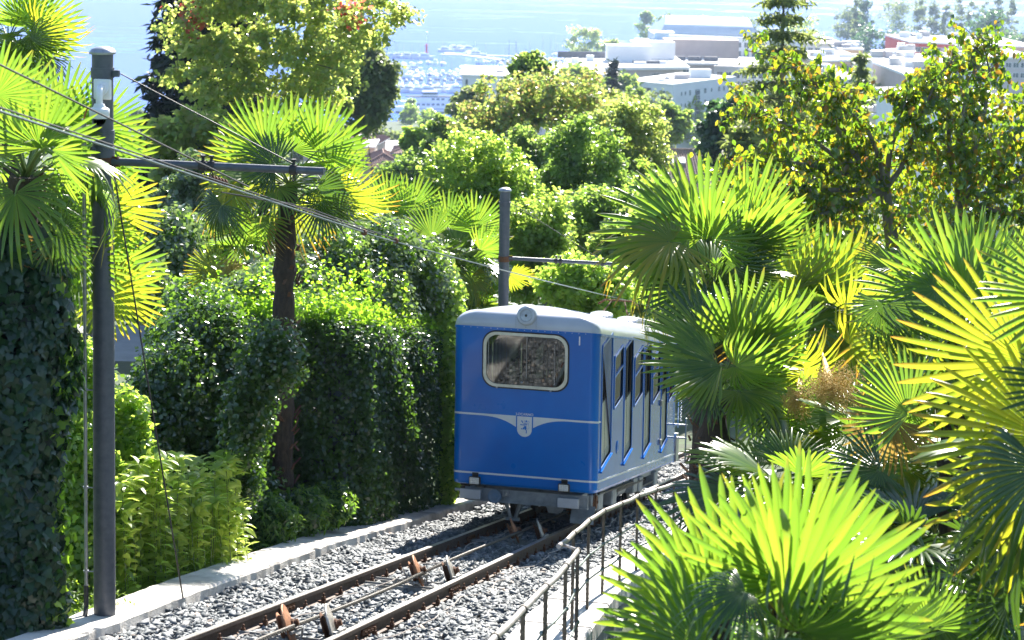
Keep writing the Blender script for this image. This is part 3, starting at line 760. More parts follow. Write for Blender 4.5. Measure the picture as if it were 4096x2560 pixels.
panel(mb, [(-CW+RC, HB+.05), (CW-RC, HB+.05), (CW-RC, HT), (-CW+RC, HT)], [fwin], lambda x, y: K(CT0, x, y))
holes = [roundpoly(lvl(*d), .07) for d in doors]+[roundpoly(lvl(*d), .09) for d in wins]
ol = outline(CW, CT0, CT1, RC)
n = len(ol)
for (a, b) in ((1, 8), (9, 16)):
    for i in range(a, b):
        mb.add([K(ol[i][0], ol[i][1], HB+.05), K(ol[i+1][0], ol[i+1][1], HB+.05), K(ol[i+1][0], ol[i+1][1], HT), K(ol[i][0], ol[i][1], HT)], [(0, 1, 2, 3)])
# tucked lower edge all round
ins = outline(CW-.045, CT0+.045, CT1, RC*.7)
ins2 = outline(CW-.012, CT0+.012, CT1, RC*.93)
for i in range(n-1):
    mb.add([K(*ol[i], HB+.05), K(*ol[i+1], HB+.05), K(*ins2[i+1], HB+.015), K(*ins2[i], HB+.015)], [(0, 3, 2, 1)])
    mb.add([K(*ins2[i], HB+.015), K(*ins2[i+1], HB+.015), K(*ins[i+1], HB), K(*ins[i], HB)], [(0, 3, 2, 1)])
mb.add([K(*p, HB) for p in ins], [tuple(range(len(ins)))])
mb.add([K(CT1, -CW, HB), K(CT1, CW, HB), K(CT1, CW, HT), K(CT1, -CW, HT)], [(0, 1, 2, 3)])
mb.build('body', M['car_blue'], car, True)
for s in (1, -1):
    mb = MB(); panel(mb, [(CT0+RC, HB+.05), (CT1, HB+.05), (CT1, HT), (CT0+RC, HT)], holes, lambda x, y: K(x, s*CW, y))
    mb.build('side_panel', M['car_side'], car)
# inside lining, floor, benches
mb = MB()
for s in (1, -1):
    panel(mb, [(CT0+RC, HB+.05), (CT1-.02, HB+.05), (CT1-.02, HT), (CT0+RC, HT)], holes, lambda x, y: K(x, s*(CW-.05), y))
panel(mb, [(-CW+.06, HB+.05), (CW-.06, HB+.05), (CW-.06, HT), (-CW+.06, HT)], [fwin], lambda x, y: K(CT0+.04, x, y))
mb.add([K(CT0+.05, -CW+.05, HT-.02), K(CT0+.05, CW-.05, HT-.02), K(CT1-.03, CW-.05, HT-.02), K(CT1-.03, -CW+.05, HT-.02)], [(0, 1, 2, 3)])
mb.build('lining', M['inside'], car)
for i in range(4):
    a = CT0+.06+i*2.36; b = a+2.34
    mb = MB(); P = [K(a, -CW+.06, .70), K(b, -CW+.06, .70+SLT*2.34), K(b, -CW+.06, .67), K(a, -CW+.06, .66)]
    mb.prism(P, C*(2*CW-.12)); mb.build('floor_step', M['floor'], car)
for i in range(4):
    for s in (-1, 1):
        t = 11.75+i*2.3; mb = MB(); mb.bbox(K(t+.45, s*.62, 1.22+.05), T, C, Z, .22, .36, .05, .02); mb.bbox(K(t+.70, s*.62, 1.60), T, C, Z, .035, .36, .33, .02)
        mb.build('bench', M['seat'], car)
mb = MB()
for t, l in ((10.9, -.55), (10.9, .35), (13.2, .2), (13.2, -.5)): mb.tube([K(t, l, .8), K(t, l, 2.9)], .016, 8)
mb.build('grab_pole', M['galv'], car, True)
mb = MB(); mb.bbox(K(CT0+.35, .32, 1.75), T, C, Z, .16, .30, .42, .03); mb.build('driver_desk', M['under'], car)
mb = MB(); mb.bbox(K(CT0+.5, -.05, 2.02), T, C, Z, .14, .20, .16, .05); mb.build('control_box', M['door_panel'], car)

def rect_in(P, d):
    c = np.mean(np.array(P), axis=0); return [tuple(np.array(p)+(c-np.array(p))/np.linalg.norm(c-np.array(p))*d) for p in P]
# front window
o_, i_ = rr(0, 2.49, .625, .405, .19), rr(0, 2.49, .583, .363, .165)
g_ = rr(0, 2.49, .645, .425, .20)
mb = MB(); frame_ring(mb, g_, o_, lambda x, y: K(CT0+.002, x, y), lambda x, y: K(CT0-.010, x, y)); mb.build('window_seal', M['rubber'], car, True)
fr = MB(); frame_ring(fr, o_, i_, lambda x, y: K(CT0+.004, x, y), lambda x, y: K(CT0-.026, x, y)); fo = fr.build('window_frame', M['cream'], car, True)
mb = MB(); mb.add([K(CT0-.012+.05*(y-2.125)/.73+.012*(x+.58), x, y) for x, y in rr(0, 2.49, .585, .365, .167)], [tuple(range(28))]); mb.build('front_pane', M['front_glass'], fo)
mb = MB(); mb.box(K(CT0+.006, .015, 2.49), C, T, Z, .0035, .004, .355); mb.box(K(CT0+.006, -.555, 2.49), C, T, Z, .003, .004, .3)
mb.box(K(CT0+.006, .43, 2.45), C, T, Z, .0025, .003, .30); mb.build('pane_edge', M['galv'], fo)
for x, y in ((-.42, 2.075), (.38, 2.075), (-.05, 2.17)): mb = MB(); mb.lathe(K(CT0-.002, x, y), -T, [(0, .018), (.025, .014), (.03, .006)], 8); mb.build('window_latch', M['galv'], fo)
# doors and side windows (both flanks)
for s in (1, -1):
    S_ = lambda off: (lambda x, y: K(x, s*(CW+off), y))
    for k, (a, b, h0, h1) in enumerate(wins):
        P = roundpoly(lvl(a, b, h0, h1), .09); Q = roundpoly(lvl(a+.035, b-.035, h0+.035, h1-.025), .075)
        m1 = MB(); frame_ring(m1, P, Q, S_(.0), S_(.014)); w_ = m1.build('side_window', M['car_blue'], car, True)
        m2 = MB(); m2.add([S_(-.012)(*p) for p in P], [tuple(range(len(P)))]); m2.build('side_pane', M['glass'], w_)
        hm = h0+(h1-h0)*.60
        m3 = MB(); c_ = K((a+b)/2, s*(CW-.002), hm+SLT*(b-a)/2); hd = np.array([T[0], T[1], 0.0]); hd /= np.linalg.norm(hd)
        m3.box(c_, hd, C, Z, (b-a)/2*.955, .012, .014); m3.build('window_bar', M['car_side'], w_)
    for k, (a, b, h0, h1) in enumerate(doors):
        d_ = MB(); P = roundpoly(lvl(a, b, h0, h1), .07); Q = roundpoly(lvl(a+.03, b-.03, h0+.03, h1-.03), .06)
        frame_ring(d_, P, Q, S_(.0), S_(.012)); dr = d_.build('door_frame', M['car_blue'], car, True)
        mid = (a+b)/2
        for (x0, x1) in ((a+.03, mid-.018), (mid+.018, b-.03)):
            hb, hs = h0+.03+SLT*(x0-a), 1.87+SLT*(x0-a); ht = h1-.03+SLT*(x0-a)
            m1 = MB(); m1.prism([S_(-.045)(*p) for p in lvl(x0, x1, hb, hs)], C*s*.022)
            lf = m1.build('door_leaf', M['door_panel'], car)
            m1 = MB(); m1.prism([S_(-.03)(*p) for p in lvl(x0+.01, x1-.01, hb+.01, hb+.13)], C*s*.012); m1.build('kick_plate', M['galv'], lf)
            m1 = MB(); q0 = roundpoly(lvl(x0, x1, hs, ht), .05); q1 = roundpoly(lvl(x0+.035, x1-.035, hs+.035, ht-.035), .04)
            frame_ring(m1, q0, q1, S_(-.045), S_(-.02)); m1.build('leaf_frame', M['rubber'], lf)
            m1 = MB(); m1.add([S_(-.036)(*p) for p in q0], [tuple(range(len(q0)))]); m1.build('leaf_pane', M['glass'], lf)
        m1 = MB(); m1.box(K(mid, s*(CW-.03), (hb+ht)/2), T, C, Z, .012, .008, .9); m1.build('door_seal', M['rubber'], dr)
        m1 = MB(); hd = np.array([T[0], T[1], 0.0]); hd /= np.linalg.norm(hd)
        m1.box(K(mid, s*(CW+.012), h0-.02+SLT*(b-a)/2), hd, C, Z, (b-a)/2, .022, .014); m1.build('door_step', M['car_side'], dr)
    m1 = MB(); m1.lathe(K(12.1, s*CW, 1.22), C*s, [(0, .10), (.006, .10), (.010, .09), (.012, .0)], 24); m1.build('filler_cap', M['car_side'], car, True)
    for (t, h) in ((17.33, 1.83), (17.33, 1.1)):
        m1 = MB(); m1.bbox(K(t, s*(CW+.02), h), T, C, Z, .06, .02, .055, .01); m1.build('junction_box', M['galv'], car)
# bands
def band(name, h0, h1, off, mt, a=0, b=None, path=None, parent=car):
    P = outline(CW+off, CT0-off, CT1, RC+off) if path is None else path
    b = len(P) if b is None else b; mb = MB(); V = []; F = []
    Pi = outline(CW, CT0, CT1, RC)
    for i in range(a, b):
        V += [K(*Pi[i], h0), K(*P[i], h0), K(*P[i], h1), K(*Pi[i], h1)]
    for i in range(b-a-1):
        for k in range(3): F.append((i*4+k, i*4+k+1, i*4+5+k, i*4+4+k))
    mb.add(V, F); return mb.build(name, mt, parent)
band('lower_stripe', .762, .790, .005, M['stripe'])
band('gutter', 2.925, 2.962, .014, M['car_blue'])
mb = MB()
for x in np.arange(-.92, .95, .10): mb.lathe(K(CT0-.014, x, 2.945), -T, [(0, .006), (.003, .004)], 5)
for x in np.arange(CT0+.3, CT1-.1, .3): mb.lathe(K(x, CW+.014, 2.945), C, [(0, .006), (.003, .004)], 5)
mb.build('rivets', M['white_paint'], car)
# white wings and shield on the front
FP = lambda x, y, d=.003: K(CT0-d, x, y)
TOPB = 1.672
def flat(name, P, mt, d=.004, parent=None):
    mb = MB(); mb.prism([FP(x, y, .0005) for x, y in P], -T*d); return mb.build(name, mt, parent or car)
for s in (-1, 1):
    P = [(s*(CW-RC), TOPB-.002), (s*.128, TOPB), (s*.128, TOPB-.165)]
    for q in np.linspace(0, 1, 9)[1:]:
        x = .128+.56*q; P.append((s*x, TOPB-.030-.135*(1-q)**2.6))
    P.append((s*(CW-RC), TOPB-.030)); flat('white_wing', P, M['stripe'])
    a, b = (1, 10) if s < 0 else (9, 17)
P = outline(CW+.004, CT0-.004, CT1, RC+.004)
for a, b, s in ((1, 9, -1), (9, 17, 1)):
    Pi = outline(CW, CT0, CT1, RC); mb = MB(); V = []; F = []
    seq = list(range(a, b)); pts = [(P[i], Pi[i]) for i in seq]
    ext = ((CT0+RC+.22, s*(CW+.004)), (CT0+RC+.22, s*CW)); pts = [ext]+pts if s < 0 else pts+[ext]
    for k, (p, pi) in enumerate(pts):
        lift = .0 if p[0] < CT0+.12 else .01
        hh = .030 if p is not ext[0] else .012
        V += [K(*pi, TOPB-.03+lift), K(*p, TOPB-.03+lift), K(*p, TOPB-.03+lift+hh), K(*pi, TOPB-.03+lift+hh)]
    for i in range(len(pts)-1):
        for k in range(3): F.append((i*4+k, i*4+k+1, i*4+5+k, i*4+4+k))
    mb.add(V, F); mb.build('wing_end', M['stripe'], car)
sh = [(-.109, TOPB-.004), (.109, TOPB-.004), (.109, TOPB-.195)]+[(.109*math.cos(a), TOPB-.195-.11*math.sin(a)) for a in np.linspace(0, math.pi, 14)[1:-1]]+[(-.109, TOPB-.195)]
shield = flat('shield', sh, M['stripe'])
def crest_pt(X, Y):   # pixel of the enlarged crest -> front plane
    return ((X-1163)/8.07/270, TOPB-.004-(Y-468)/8.07/270)
def crest(polys):
    mb = MB()
    for P in polys: mb.prism([FP(*crest_pt(x, y), .0046) for x, y in P], -T*.0012)
    return mb.build('lion_emblem', M['car_blue'], shield)
def star(x, y, r): return [(x+r*(1 if i % 2 == 0 else .42)*math.cos(math.pi*i/5+.3), y+r*(1 if i % 2 == 0 else .42)*math.sin(math.pi*i/5+.3)) for i in range(10)]
def limb(x0, y0, x1, y1, w): 
    dx, dy = x1-x0, y1-y0; L_ = math.hypot(dx, dy); nx, ny = -dy/L_*w/2, dx/L_*w/2
    return [(x0+nx, y0+ny), (x1+nx, y1+ny), (x1-nx, y1-ny), (x0-nx, y0-ny)]
polys = [star(1075, 615, 34), limb(1085, 625, 1115, 685, 26), star(1045, 735, 32), limb(1060, 738, 1195, 742, 26), star(1068, 868, 32), limb(1080, 872, 1160, 872, 24),
         [(1118, 820), (1150, 806), (1166, 840), (1150, 876), (1116, 868)], [(1148, 770), (1228, 770), (1232, 850), (1215, 905), (1178, 890), (1160, 830)],
         limb(1212, 880, 1240, 960, 28), star(1228, 985, 34), [(1140, 600), (1165, 596), (1172, 618), (1150, 630)], [(1196, 590), (1246, 584), (1248, 640), (1215, 650), (1190, 628)]]
for i in range(7): polys.append(limb(1118+i*19, 690-i*9+12, 1150+i*14, 712+i*7, 9) if i < 3 else limb(1165+(i-3)*20, 655+(i-3)*3, 1215+(i-3)*9, 755-(i-3)*8, 9))
tl_ = [(1232, 850), (1270, 868), (1308, 842), (1314, 790), (1285, 735), (1265, 690), (1272, 640), (1262, 620), (1290, 600), (1318, 625), (1312, 660), (1290, 690), (1312, 730)]
for i in range(len(tl_)-1): polys.append(limb(*tl_[i], *tl_[i+1], 7 if i < 4 else 9))
crest(polys)
def text(name, s, x, y, size, mt, parent, align='CENTER'):
    cu = bpy.data.curves.new(name, 'FONT'); cu.body = s; cu.size = size; cu.align_x = align; cu.align_y = 'BOTTOM_BASELINE' if hasattr(cu, 'x') else 'CENTER'; cu.extrude = .0008
    ob = bpy.data.objects.new(name, cu); me = bpy.data.meshes.new_from_object(ob)
    V = np.array([v.co[:] for v in me.vertices]); F = [tuple(p.vertices) for p in me.polygons]
    bpy.data.objects.remove(ob)
    W = np.array([FP(x+a, y+b, .0035)-T*c for a, b, c in V])
    o = link(name, np_mesh(name, W-ORG[parent.name], F, [mt]), parent); return o
text('place_name_lettering', 'LOCARNO', 0, TOPB+.028, .053, M['white_paint'], car)
text('number_lettering', '1', .79, 2.83, .19, M['white_paint'], car)
# roof
mb = MB(); V = []; F = []; rings = []
HR = .40
for k in range(9):
    th = math.pi/2*k/8; ins_l = .30*(1-math.cos(th)); ins_t = .22*(1-math.cos(th)); hh = HT+.02+.26*math.sin(th)
    rings.append((CW+.010-ins_l, CT0-.010+ins_t, CT1-.6*ins_t*0-ins_t, max(RC+.01+ins_t*.55, .05), hh))
for q in (.25, .5, .75, .97):
    rings.append(((CW-.29)*(1-q), CT0+.21+q*.7, CT1-.22-q*.7, max(.25*(1-q), .02), HT+.28+(HR-.28)*(1-(1-q)**2)))
nn_ = None
for (w_, a, b, rc, h) in rings:
    rc = min(rc, w_*.95)
    P = outline(w_, a, b-rc*.5, rc); P = P+[]
    nn_ = len(P)
    for p in P: V.append(K(p[0], p[1], h))
for i in range(len(rings)-1):
    for j in range(nn_):
        q = (j+1) % nn_; F.append((i*nn_+j, i*nn_+q, (i+1)*nn_+q, (i+1)*nn_+j))
F.append(tuple(range((len(rings)-1)*nn_, len(rings)*nn_)))
mb.add(V, F); rf = mb.build('roof', M['car_roof'], car, True)
for x_ in (-.15, .15): mb = MB(); mb.box(K(CT0-.012, x_, 3.06), C, T, Z, .0015, .003, .09); mb.build('roof_seam', M['under'], rf)
for t in np.arange(CT0+1.2, CT1, 1.2):
    mb = MB(); pts = []
    for q in np.linspace(-1, 1, 15):
        l = q*(CW-.02); e = abs(q); h = HT+.02+(.26*math.sqrt(max(0, 1-((e*CW-(CW-.30))/.30)**2)) if e*CW > CW-.30 else .26+.12*(1-(e*CW/(CW-.3))**2))
        pts.append(K(t, l, h+.004))
    mb.tube(pts, .005, 4); mb.build('roof_joint', M['car_roof'], rf)
hl = K(CT0-.02, 0, 3.16)
mb = MB(); mb.lathe(hl+T*.16, -T, [(0, .15), (.10, .148), (.150, .140), (.165, .125), (.168, .095), (.150, .088)], 36); hlo = mb.build('headlight_housing', M['car_roof'], car, True)
mb = MB(); mb.lathe(hl-T*.0+T*.03, -T, [(0, .088), (.012, .086), (.022, .06), (.026, .0)], 32); mb.build('headlight_lens', M['lens'], hlo, True)
mb = MB(); mb.lathe(hl-T*.002, -T, [(-.004, .0871), (.004, .096), (.012, .092), (.010, .083), (.0, .082)], 32); mb.build('headlight_rim', M['galv'], hlo, True)
mb = MB(); mb.lathe(hl-T*.0, -T, [(0, .022), (.004, .018)], 12); mb.lathe(hl-Z*.04, -T, [(0, .01), (.003, .008)], 10); mb.build('headlight_bulb', M['dark_metal'], hlo)
mb = MB()
for a in (40, 140, 215, 325): mb.lathe(hl+C*.118*math.cos(math.radians(a))+Z*.118*math.sin(math.radians(a))-T*.006, -T, [(0, .006), (.003, .004)], 6)
mb.lathe(hl-Z*.17, -T, [(0, .006), (.003, .004)], 6); mb.build('headlight_screw', M['dark_metal'], hlo)
for t, l in ((12.7, -.5), (15.5, -.5), (14.2, .45), (17.2, .45)):
    mb = MB(); b = K(t, l, HT+.30); mb.lathe(b, Z, [(0, .10), (.06, .10), (.062, .19), (.075, .198), (.105, .185), (.125, .13), (.13, .05), (.132, .0)], 28); mb.build('roof_vent', M['car_roof'], rf, True)
mb = MB(); mb.tube([K(17.6, .5, HT+.42), K(19.3, .5, HT+.42)], .035, 8); mb.box(K(18.4, .5, HT+.36), T, C, N, .9, .05, .03); mb.build('roof_conduit', M['galv'], rf, True)
pb = MB(); PT = 18.7
for s in (-1, 1):
    pb.tube([K(PT+.4, s*.25, HT+.36), K(PT+.0, s*.22, HT+.56), K(PT+.35, s*.12, HT+.78)], .014, 6)
    pb.lathe(K(PT+.4, s*.25, HT+.34), Z, [(0, .03), (.03, .04), (.05, .03), (.08, .04), (.1, .03)], 10)
pb.tube([K(PT-.2, -.3, HT+.40), K(PT+.7, -.3, HT+.40)], .02, 6); pb.tube([K(PT-.2, .3, HT+.40), K(PT+.7, .3, HT+.40)], .02, 6)
for dt in (.28, .42): pb.tube([K(PT+dt, -.38, HT+.70), K(PT+dt, -.26, HT+.785), K(PT+dt, .26, HT+.785), K(PT+dt, .38, HT+.70)], .014, 6)
pb.build('pantograph', M['rust'], rf, True)
# lamps and underframe
for x in (-.72, .61):
    c = K(CT0-.055, x, .66); mb = MB(); mb.bbox(c, C, T, Z, .083, .035, .060, .01); lo_ = mb.build('work_lamp', M['dark_metal'], car)
    mb = MB(); mb.box(K(CT0-.02, x, .745), C, T, Z, .045, .012, .035); mb.build('lamp_bracket', M['dark_metal'], lo_)
    mb = MB(); mb.box(c-T*.036, C, T, Z, .069, .003, .047); mb.build('lamp_face', M['lens'], lo_)
    mb = MB()
    for i in range(5):
        for j in range(3): mb.lathe(c-T*.0375+C*(i-2)*.026+Z*(j-1)*.030, -T, [(0, .011), (.004, .008), (.005, .0)], 8)
    mb.build('lamp_reflectors', M['galv'], lo_, True)
mb = MB(); mb.box(K(CT0+.12, 0.02, .455), C, T, Z, .92, .02, .095); mb.box(K(CT0+.12, .02, .36), C, T, Z, .92, .06, .008); bm_ = mb.build('headstock', M['under'], car)
for x, y in ((-.80, .45), (.66, .43)):
    mb = MB(); mb.bbox(K(CT0+.05, x, y), C, T, Z, .155, .05, .072, .006); mb.build('buffer_plate', M['car_roof'], car)
mb = MB(); mb.box(K(CT0+.09, -.31, .50), C, T, Z, .085, .012, .045); mb.box(K(CT0+.075, -.31, .50), C, T, Z, .015, .03, .05)
for x in (-.36, -.27): mb.lathe(K(CT0+.08, x, .49), -T, [(0, .015), (.02, .012)], 8)
mb.build('hook_plate', M['galv'], car)
c = K(CT0+.03, -.43, .44)
mb = MB(); V = []; F = []
k = 36
for j in range(k*2):
    a = 2*math.pi*j/(k*2); r_ = .105 if (j // 1) % 2 == 0 or not (math.cos(a) > -.2) else .098
    V.append(c+C*r_*math.cos(a)+Z*r_*math.sin(a)); 
mb.prism(V, -T*.03); mb.lathe(c-T*.03, -T, [(0, .09), (.006, .086), (.002, .05), (.02, .045), (.022, .025), (.034, .022), (.036, .0)], 28); mb.build('hand_wheel', M['blue_wheel'], car, True)
mb = MB(); mb.tube([K(CT0+.1, -1.05, .50), K(CT0+.1, -.93, .49)], .022, 8); mb.build('side_stub', M['galv'], car)
mb = MB()
for x0, x1 in ((-.33, -.25), (-.10, -.18)): mb.tube([K(CT0+.3, x0, .38), K(CT0+.3, x1, .11)], .028, 4)
mb.box(K(CT0+.3, -.215, .10), C, T, Z, .10, .05, .022); mb.build('rail_guard_bracket', M['under'], car)
mb = MB(); mb.prism([K(CT0+.5, x, y) for x, y in ((.22, .40), (.52, .40), (.50, .27), (.44, .22), (.28, .22))], T*.03); mb.build('gusset', M['under'], car)
mb = MB(); V = []; F = []
for i, a in enumerate(np.linspace(-.5, 1.1, 7)):
    for l in (.62, .97): V.append(K(CT0+.55-.10*math.sin(a*1.4), l, .36-.24*i/6*1.1))
for i in range(6): F.append((i*2, i*2+1, i*2+3, i*2+2))
mb.add(V, F); mb.add([np.array(v)+T*.012 for v in V], [tuple(reversed(f)) for f in F]); mb.build('rail_plough', M['under'], car, True)
for t in (12.0, 13.6, 17.2, 18.8):
    for s in (-1, 1):
        mb = MB(); c = K(t, s*.50, .225); mb.lathe(c, C*s, [(-.10, .05), (-.045, .25), (-.02, .255), (-.018, .225), (.035, .22), (.04, .16), (.02, .12), (.05, .05), (.09, .04)], 32); mb.build('wheel', M['dark_metal'], car, True)
for t in (12.8, 18.0):
    mb = MB()
    for s in (-1, 1): mb.box(K(t, s*.62, .30), T, C, N, 1.15, .03, .06); mb.box(K(t, s*.70, .42), T, C, N, .25, .06, .10)
    mb.box(K(t, 0, .32), T, C, N, .10, .62, .06)
    for s in (-1, 1):
        for dt in (-.8, .8): mb.bbox(K(t+dt, s*.68, .26), T, C, N, .10, .05, .09, .02); mb.lathe(K(t+dt, s*.72, .30), Z, [(0, .045), (.03, .05), (.06, .045), (.09, .05), (.14, .045)], 10)
    mb.build('bogie', M['dark_metal'], car)
mb = MB()
for s in (-1, 1): mb.box(K(14.9, s*.80, .50), T, C, N, 4.6, .04, .06)
for t in np.arange(11, 19.5, 1.05): mb.box(K(t, 0, .50), T, C, N, .04, .80, .05)
mb.build('chassis', M['under'], car)
for t, h in ((11.0, .40), (11.6, .38), (13.0, .36), (15.4, .40), (16.1, .38), (18.2, .36)):
    mb = MB(); mb.bbox(K(t, .80, h), T, C, N, .22, .12, .13, .02); mb.build('equipment_box', M['under'], car)
for t in (10.95,):
    mb = MB(); mb.lathe(K(t, .93, .42), C, [(-.03, .12), (0, .13), (.01, .10), (.03, .10), (.035, .03), (.05, .02)], 24); mb.build('brake_wheel', M['rust'], car, True)
mb = MB(); mb.tube([K(11.3, .93, .52), K(13, .93, .50), K(15, .93, .49)], .018, 6); mb.tube([K(13.2, .9, .44), K(16.4, .9, .44)], .03, 6); mb.tube([K(16.4, .88, .30), K(19.2, .88, .34)], .02, 6); mb.build('brake_pipe', M['dark_metal'], car, True)
mb = MB(); mb.lathe(K(14.0, .7, .38), T, [(0, .03), (.03, .13), (.9, .13), (.93, .03)], 16); mb.build('air_tank', M['under'], car, True)
mb = MB()
for h in (1.36, 1.10): mb.tube([K(CT1+.12, .95, h), K(CT1+.12, 1.30, h)], .018, 6)
mb.tube([K(CT1+.12, 1.28, .6), K(CT1+.12, 1.28, 1.5)], .018, 6); mb.box(K(CT1+.3, 0.1, .9), C, T, Z, 1.0, .2, .28); mb.build('rear_platform', M['galv'], car, True)
# red cloth at the rear corner
mb = MB(); V = []; F = []
for i in range(13):
    for j in range(9):
        y = 2.72-.80*i/12; x = 1.13+.20*j/8; V.append(K(CT1+.15+.035*math.sin(j*1.7+i*.25), x+.012*math.sin(i*.8), y-.05*math.sin(j*.9)))
for i in range(12):
    for j in range(8): F.append((i*9+j, i*9+j+1, i*9+10+j, i*9+9+j))
mb.add(V, F); fl = mb.build('cloth', M['red_cloth'], None, True, loc=K(CT1, 1.2, 2)); fl.name = 'red_flag'; ORG['red_flag'] = ORG.get('cloth', K(CT1, 1.2, 2))
tag(fl, 'red cloth hanging at the rear corner of the blue car', 'flag')
mb = MB(); mb.tube([K(CT1+.15, 1.12, 1.3), K(CT1+.15, 1.12, 2.78)], .012, 6); 
for k in range(14): mb.lathe(K(CT1+.12, 1.17+.012*(k % 2), 1.88-.035*k), Z, [(0, .008), (.014, .016), (.028, .008)], 6)
mb.build('flag_pole', M['galv'], fl, True)

# ------------------------------------------------------------------ catenary poles, wires, camera, conduit
def pole(base_t, base_l, H, label, arm_h, arm_len, full=True):
    b = K(base_t, base_l, -.07); p = thing('catenary_pole', label, 'pole', b, 'steel poles along the track')
    lean = np.array([.0, 0, 0])
    mb = MB(); mb.lathe(b-Z*.4, Z, [(0, .098), (.4+1, .098), (.4+H*.5, .096), (.4+H-.06, .094)], 28); mb.build('shaft', M['steel_pole'], p, True)
    mb = MB(); mb.lathe(b+Z*(H-.06), Z, [(0, .10), (.0, .116), (.018, .118), (.045, .10), (.062, .06), (.068, .0)], 28); mb.build('cap', M['galv'], p, True)
    for hh in ((H-.23, H-.79, H-.94) if full else (H-.3,)):
        mb = MB(); mb.lathe(b+Z*(hh-.04), Z, [(0, .10), (0, .104), (.09, .104), (.09, .10)], 28)
        sd_ = C if hh == H-.23 else -C*.3-T*.9
        mb.bbox(b+Z*hh+sd_*.125, sd_, np.cross(Z, sd_), Z, .035, .02, .03, .004); mb.lathe(b+Z*hh+sd_*.14-np.cross(Z, sd_)*.03, np.cross(Z, sd_), [(0, .012), (.06, .012)], 6)
        mb.build('clamp_band', M['steel_pole'], p)
    a0 = b+Z*arm_h+C*.09; a1 = a0+C*arm_len-Z*.02
    mb = MB(); mb.lathe(a0, C, [(-.02, .035), (.0, .045), (.03, .045), (.06, .036), (arm_len, .034)], 14); ar = mb.build('arm', M['steel_pole'], p, True)
    mb = MB(); mb.lathe(b+Z*(arm_h-.01), Z, [(-.05, .10), (-.05, .106), (.05, .106), (.05, .10)], 28); mb.bbox(a0+C*.02, C, T, Z, .05, .03, .045, .006); mb.build('arm_bracket', M['rust'], p)
    for f in (.435, .475, .86):
        mb = MB(); c = a0+C*arm_len*f; mb.lathe(c-C*.03, C, [(0, .036), (0, .048), (.06, .048), (.06, .036)], 14)
        mb.lathe(c+Z*.04, Z, [(0, .014), (.035, .014), (.04, .024), (.055, .024)], 8); mb.tube([c-Z*.045, c-Z*.08+C*.02, c-Z*.10, c-Z*.08-C*.02, c-Z*.045], .007, 5)
        mb.build('arm_clamp', M['dark_metal'], ar, True)
    return p, b, a0, a1
p1, b1, a0, a1 = pole(-.6, -1.72, 5.22, 'tall dark grey pole with a white camera at the left of the track', 4.20, 1.98)
p2, b2, a20, a21 = pole(16.7, -1.75, 5.66, 'second dark grey pole rising behind the blue car', 4.38, 2.0, False)
def wirething(name, label, cat, pts, r, mt, extra=None):
    mb = MB(); mb.tube(pts, r, 6)
    o = mb.build(name, M[mt], smooth=True); return tag(o, label, cat)
tp = b1+Z*(5.22-.23)+C*.17
wirething('stay_wire', 'thin stay wire from the top of the tall pole down to its arm', 'wire', [tp, a0+C*1.98*.86+Z*.05], .006, 'black_cable')
wirething('stay_wire', 'thin stay wire above the arm of the far pole behind the car', 'wire', [b2+Z*5.4+C*.1, a20+C*2.0*.86+Z*.05], .006, 'black_cable')
wirething('guy_rod', 'straight dark guy rod sloping from the tall pole to the ground', 'wire', [b1+Z*4.08+C*.10+T*.02, at(183, 573, 17.6)-Z*.25], .008, 'dark_metal')
HCW = 3.76
cwp = [K(t, -.02, HCW-.02*math.sin((t+1)/17.5*math.pi)+.017*max(0, 2.5-t)) for t in np.arange(-16, 48, .8)]
wirething('contact_wire', 'long overhead contact wire running down the line past the pole', 'wire', cwp, .0085, 'wire')
wirething('contact_wire', 'thinner second overhead wire just beside the contact wire', 'wire', [p+np.array([-.035, 0, .035]) for p in cwp[:24]], .006, 'black_cable')
wirething('feeder_wire', 'black feeder wire that meets the contact wire beside the tall pole', 'wire', [K(-12, -.45, 4.75), K(-6, -.35, 4.35), K(-1.2, -.12, HCW+.15)], .007, 'black_cable')
c1 = a0+C*1.98*.455-Z*.10
for q, lab in ((3.1, 'upper'), (1.9, 'lower')):
    wirething('hanger_wire', f'{lab} of the two slack hanger wires below the arm of the tall pole', 'wire', [c1+T*.35-Z*.10, (c1+K(q, -.02, HCW))/2+Z*.03, K(q, -.02, HCW+.012)], .006, 'black_cable')
ins_o = MB(); d = (K(3.1, -.02, HCW)-c1); d /= np.linalg.norm(d)
for k in range(5): ins_o.lathe(c1+d*(.05+.055*k), d, [(0, .014), (.012, .034), (.03, .034), (.045, .014), (.055, .014)], 14)
tag(ins_o.build('insulator', M['rust'], smooth=True), 'brown ribbed insulator hanging under the arm of the tall pole', 'insulator')
for t in (1.9, 3.1):
    mb = MB(); mb.lathe(K(t, -.02, HCW-.03), Z, [(0, .012), (.01, .03), (.04, .03), (.06, .012)], 10); tag(mb.build('wire_clamp', M['rust']), f"small rusty clamp on the contact wire, {'nearer' if t < 2 else 'farther'} of the two below the arm", 'clamp')
# conduit and cable
cb = b1-C*.135-T*.10

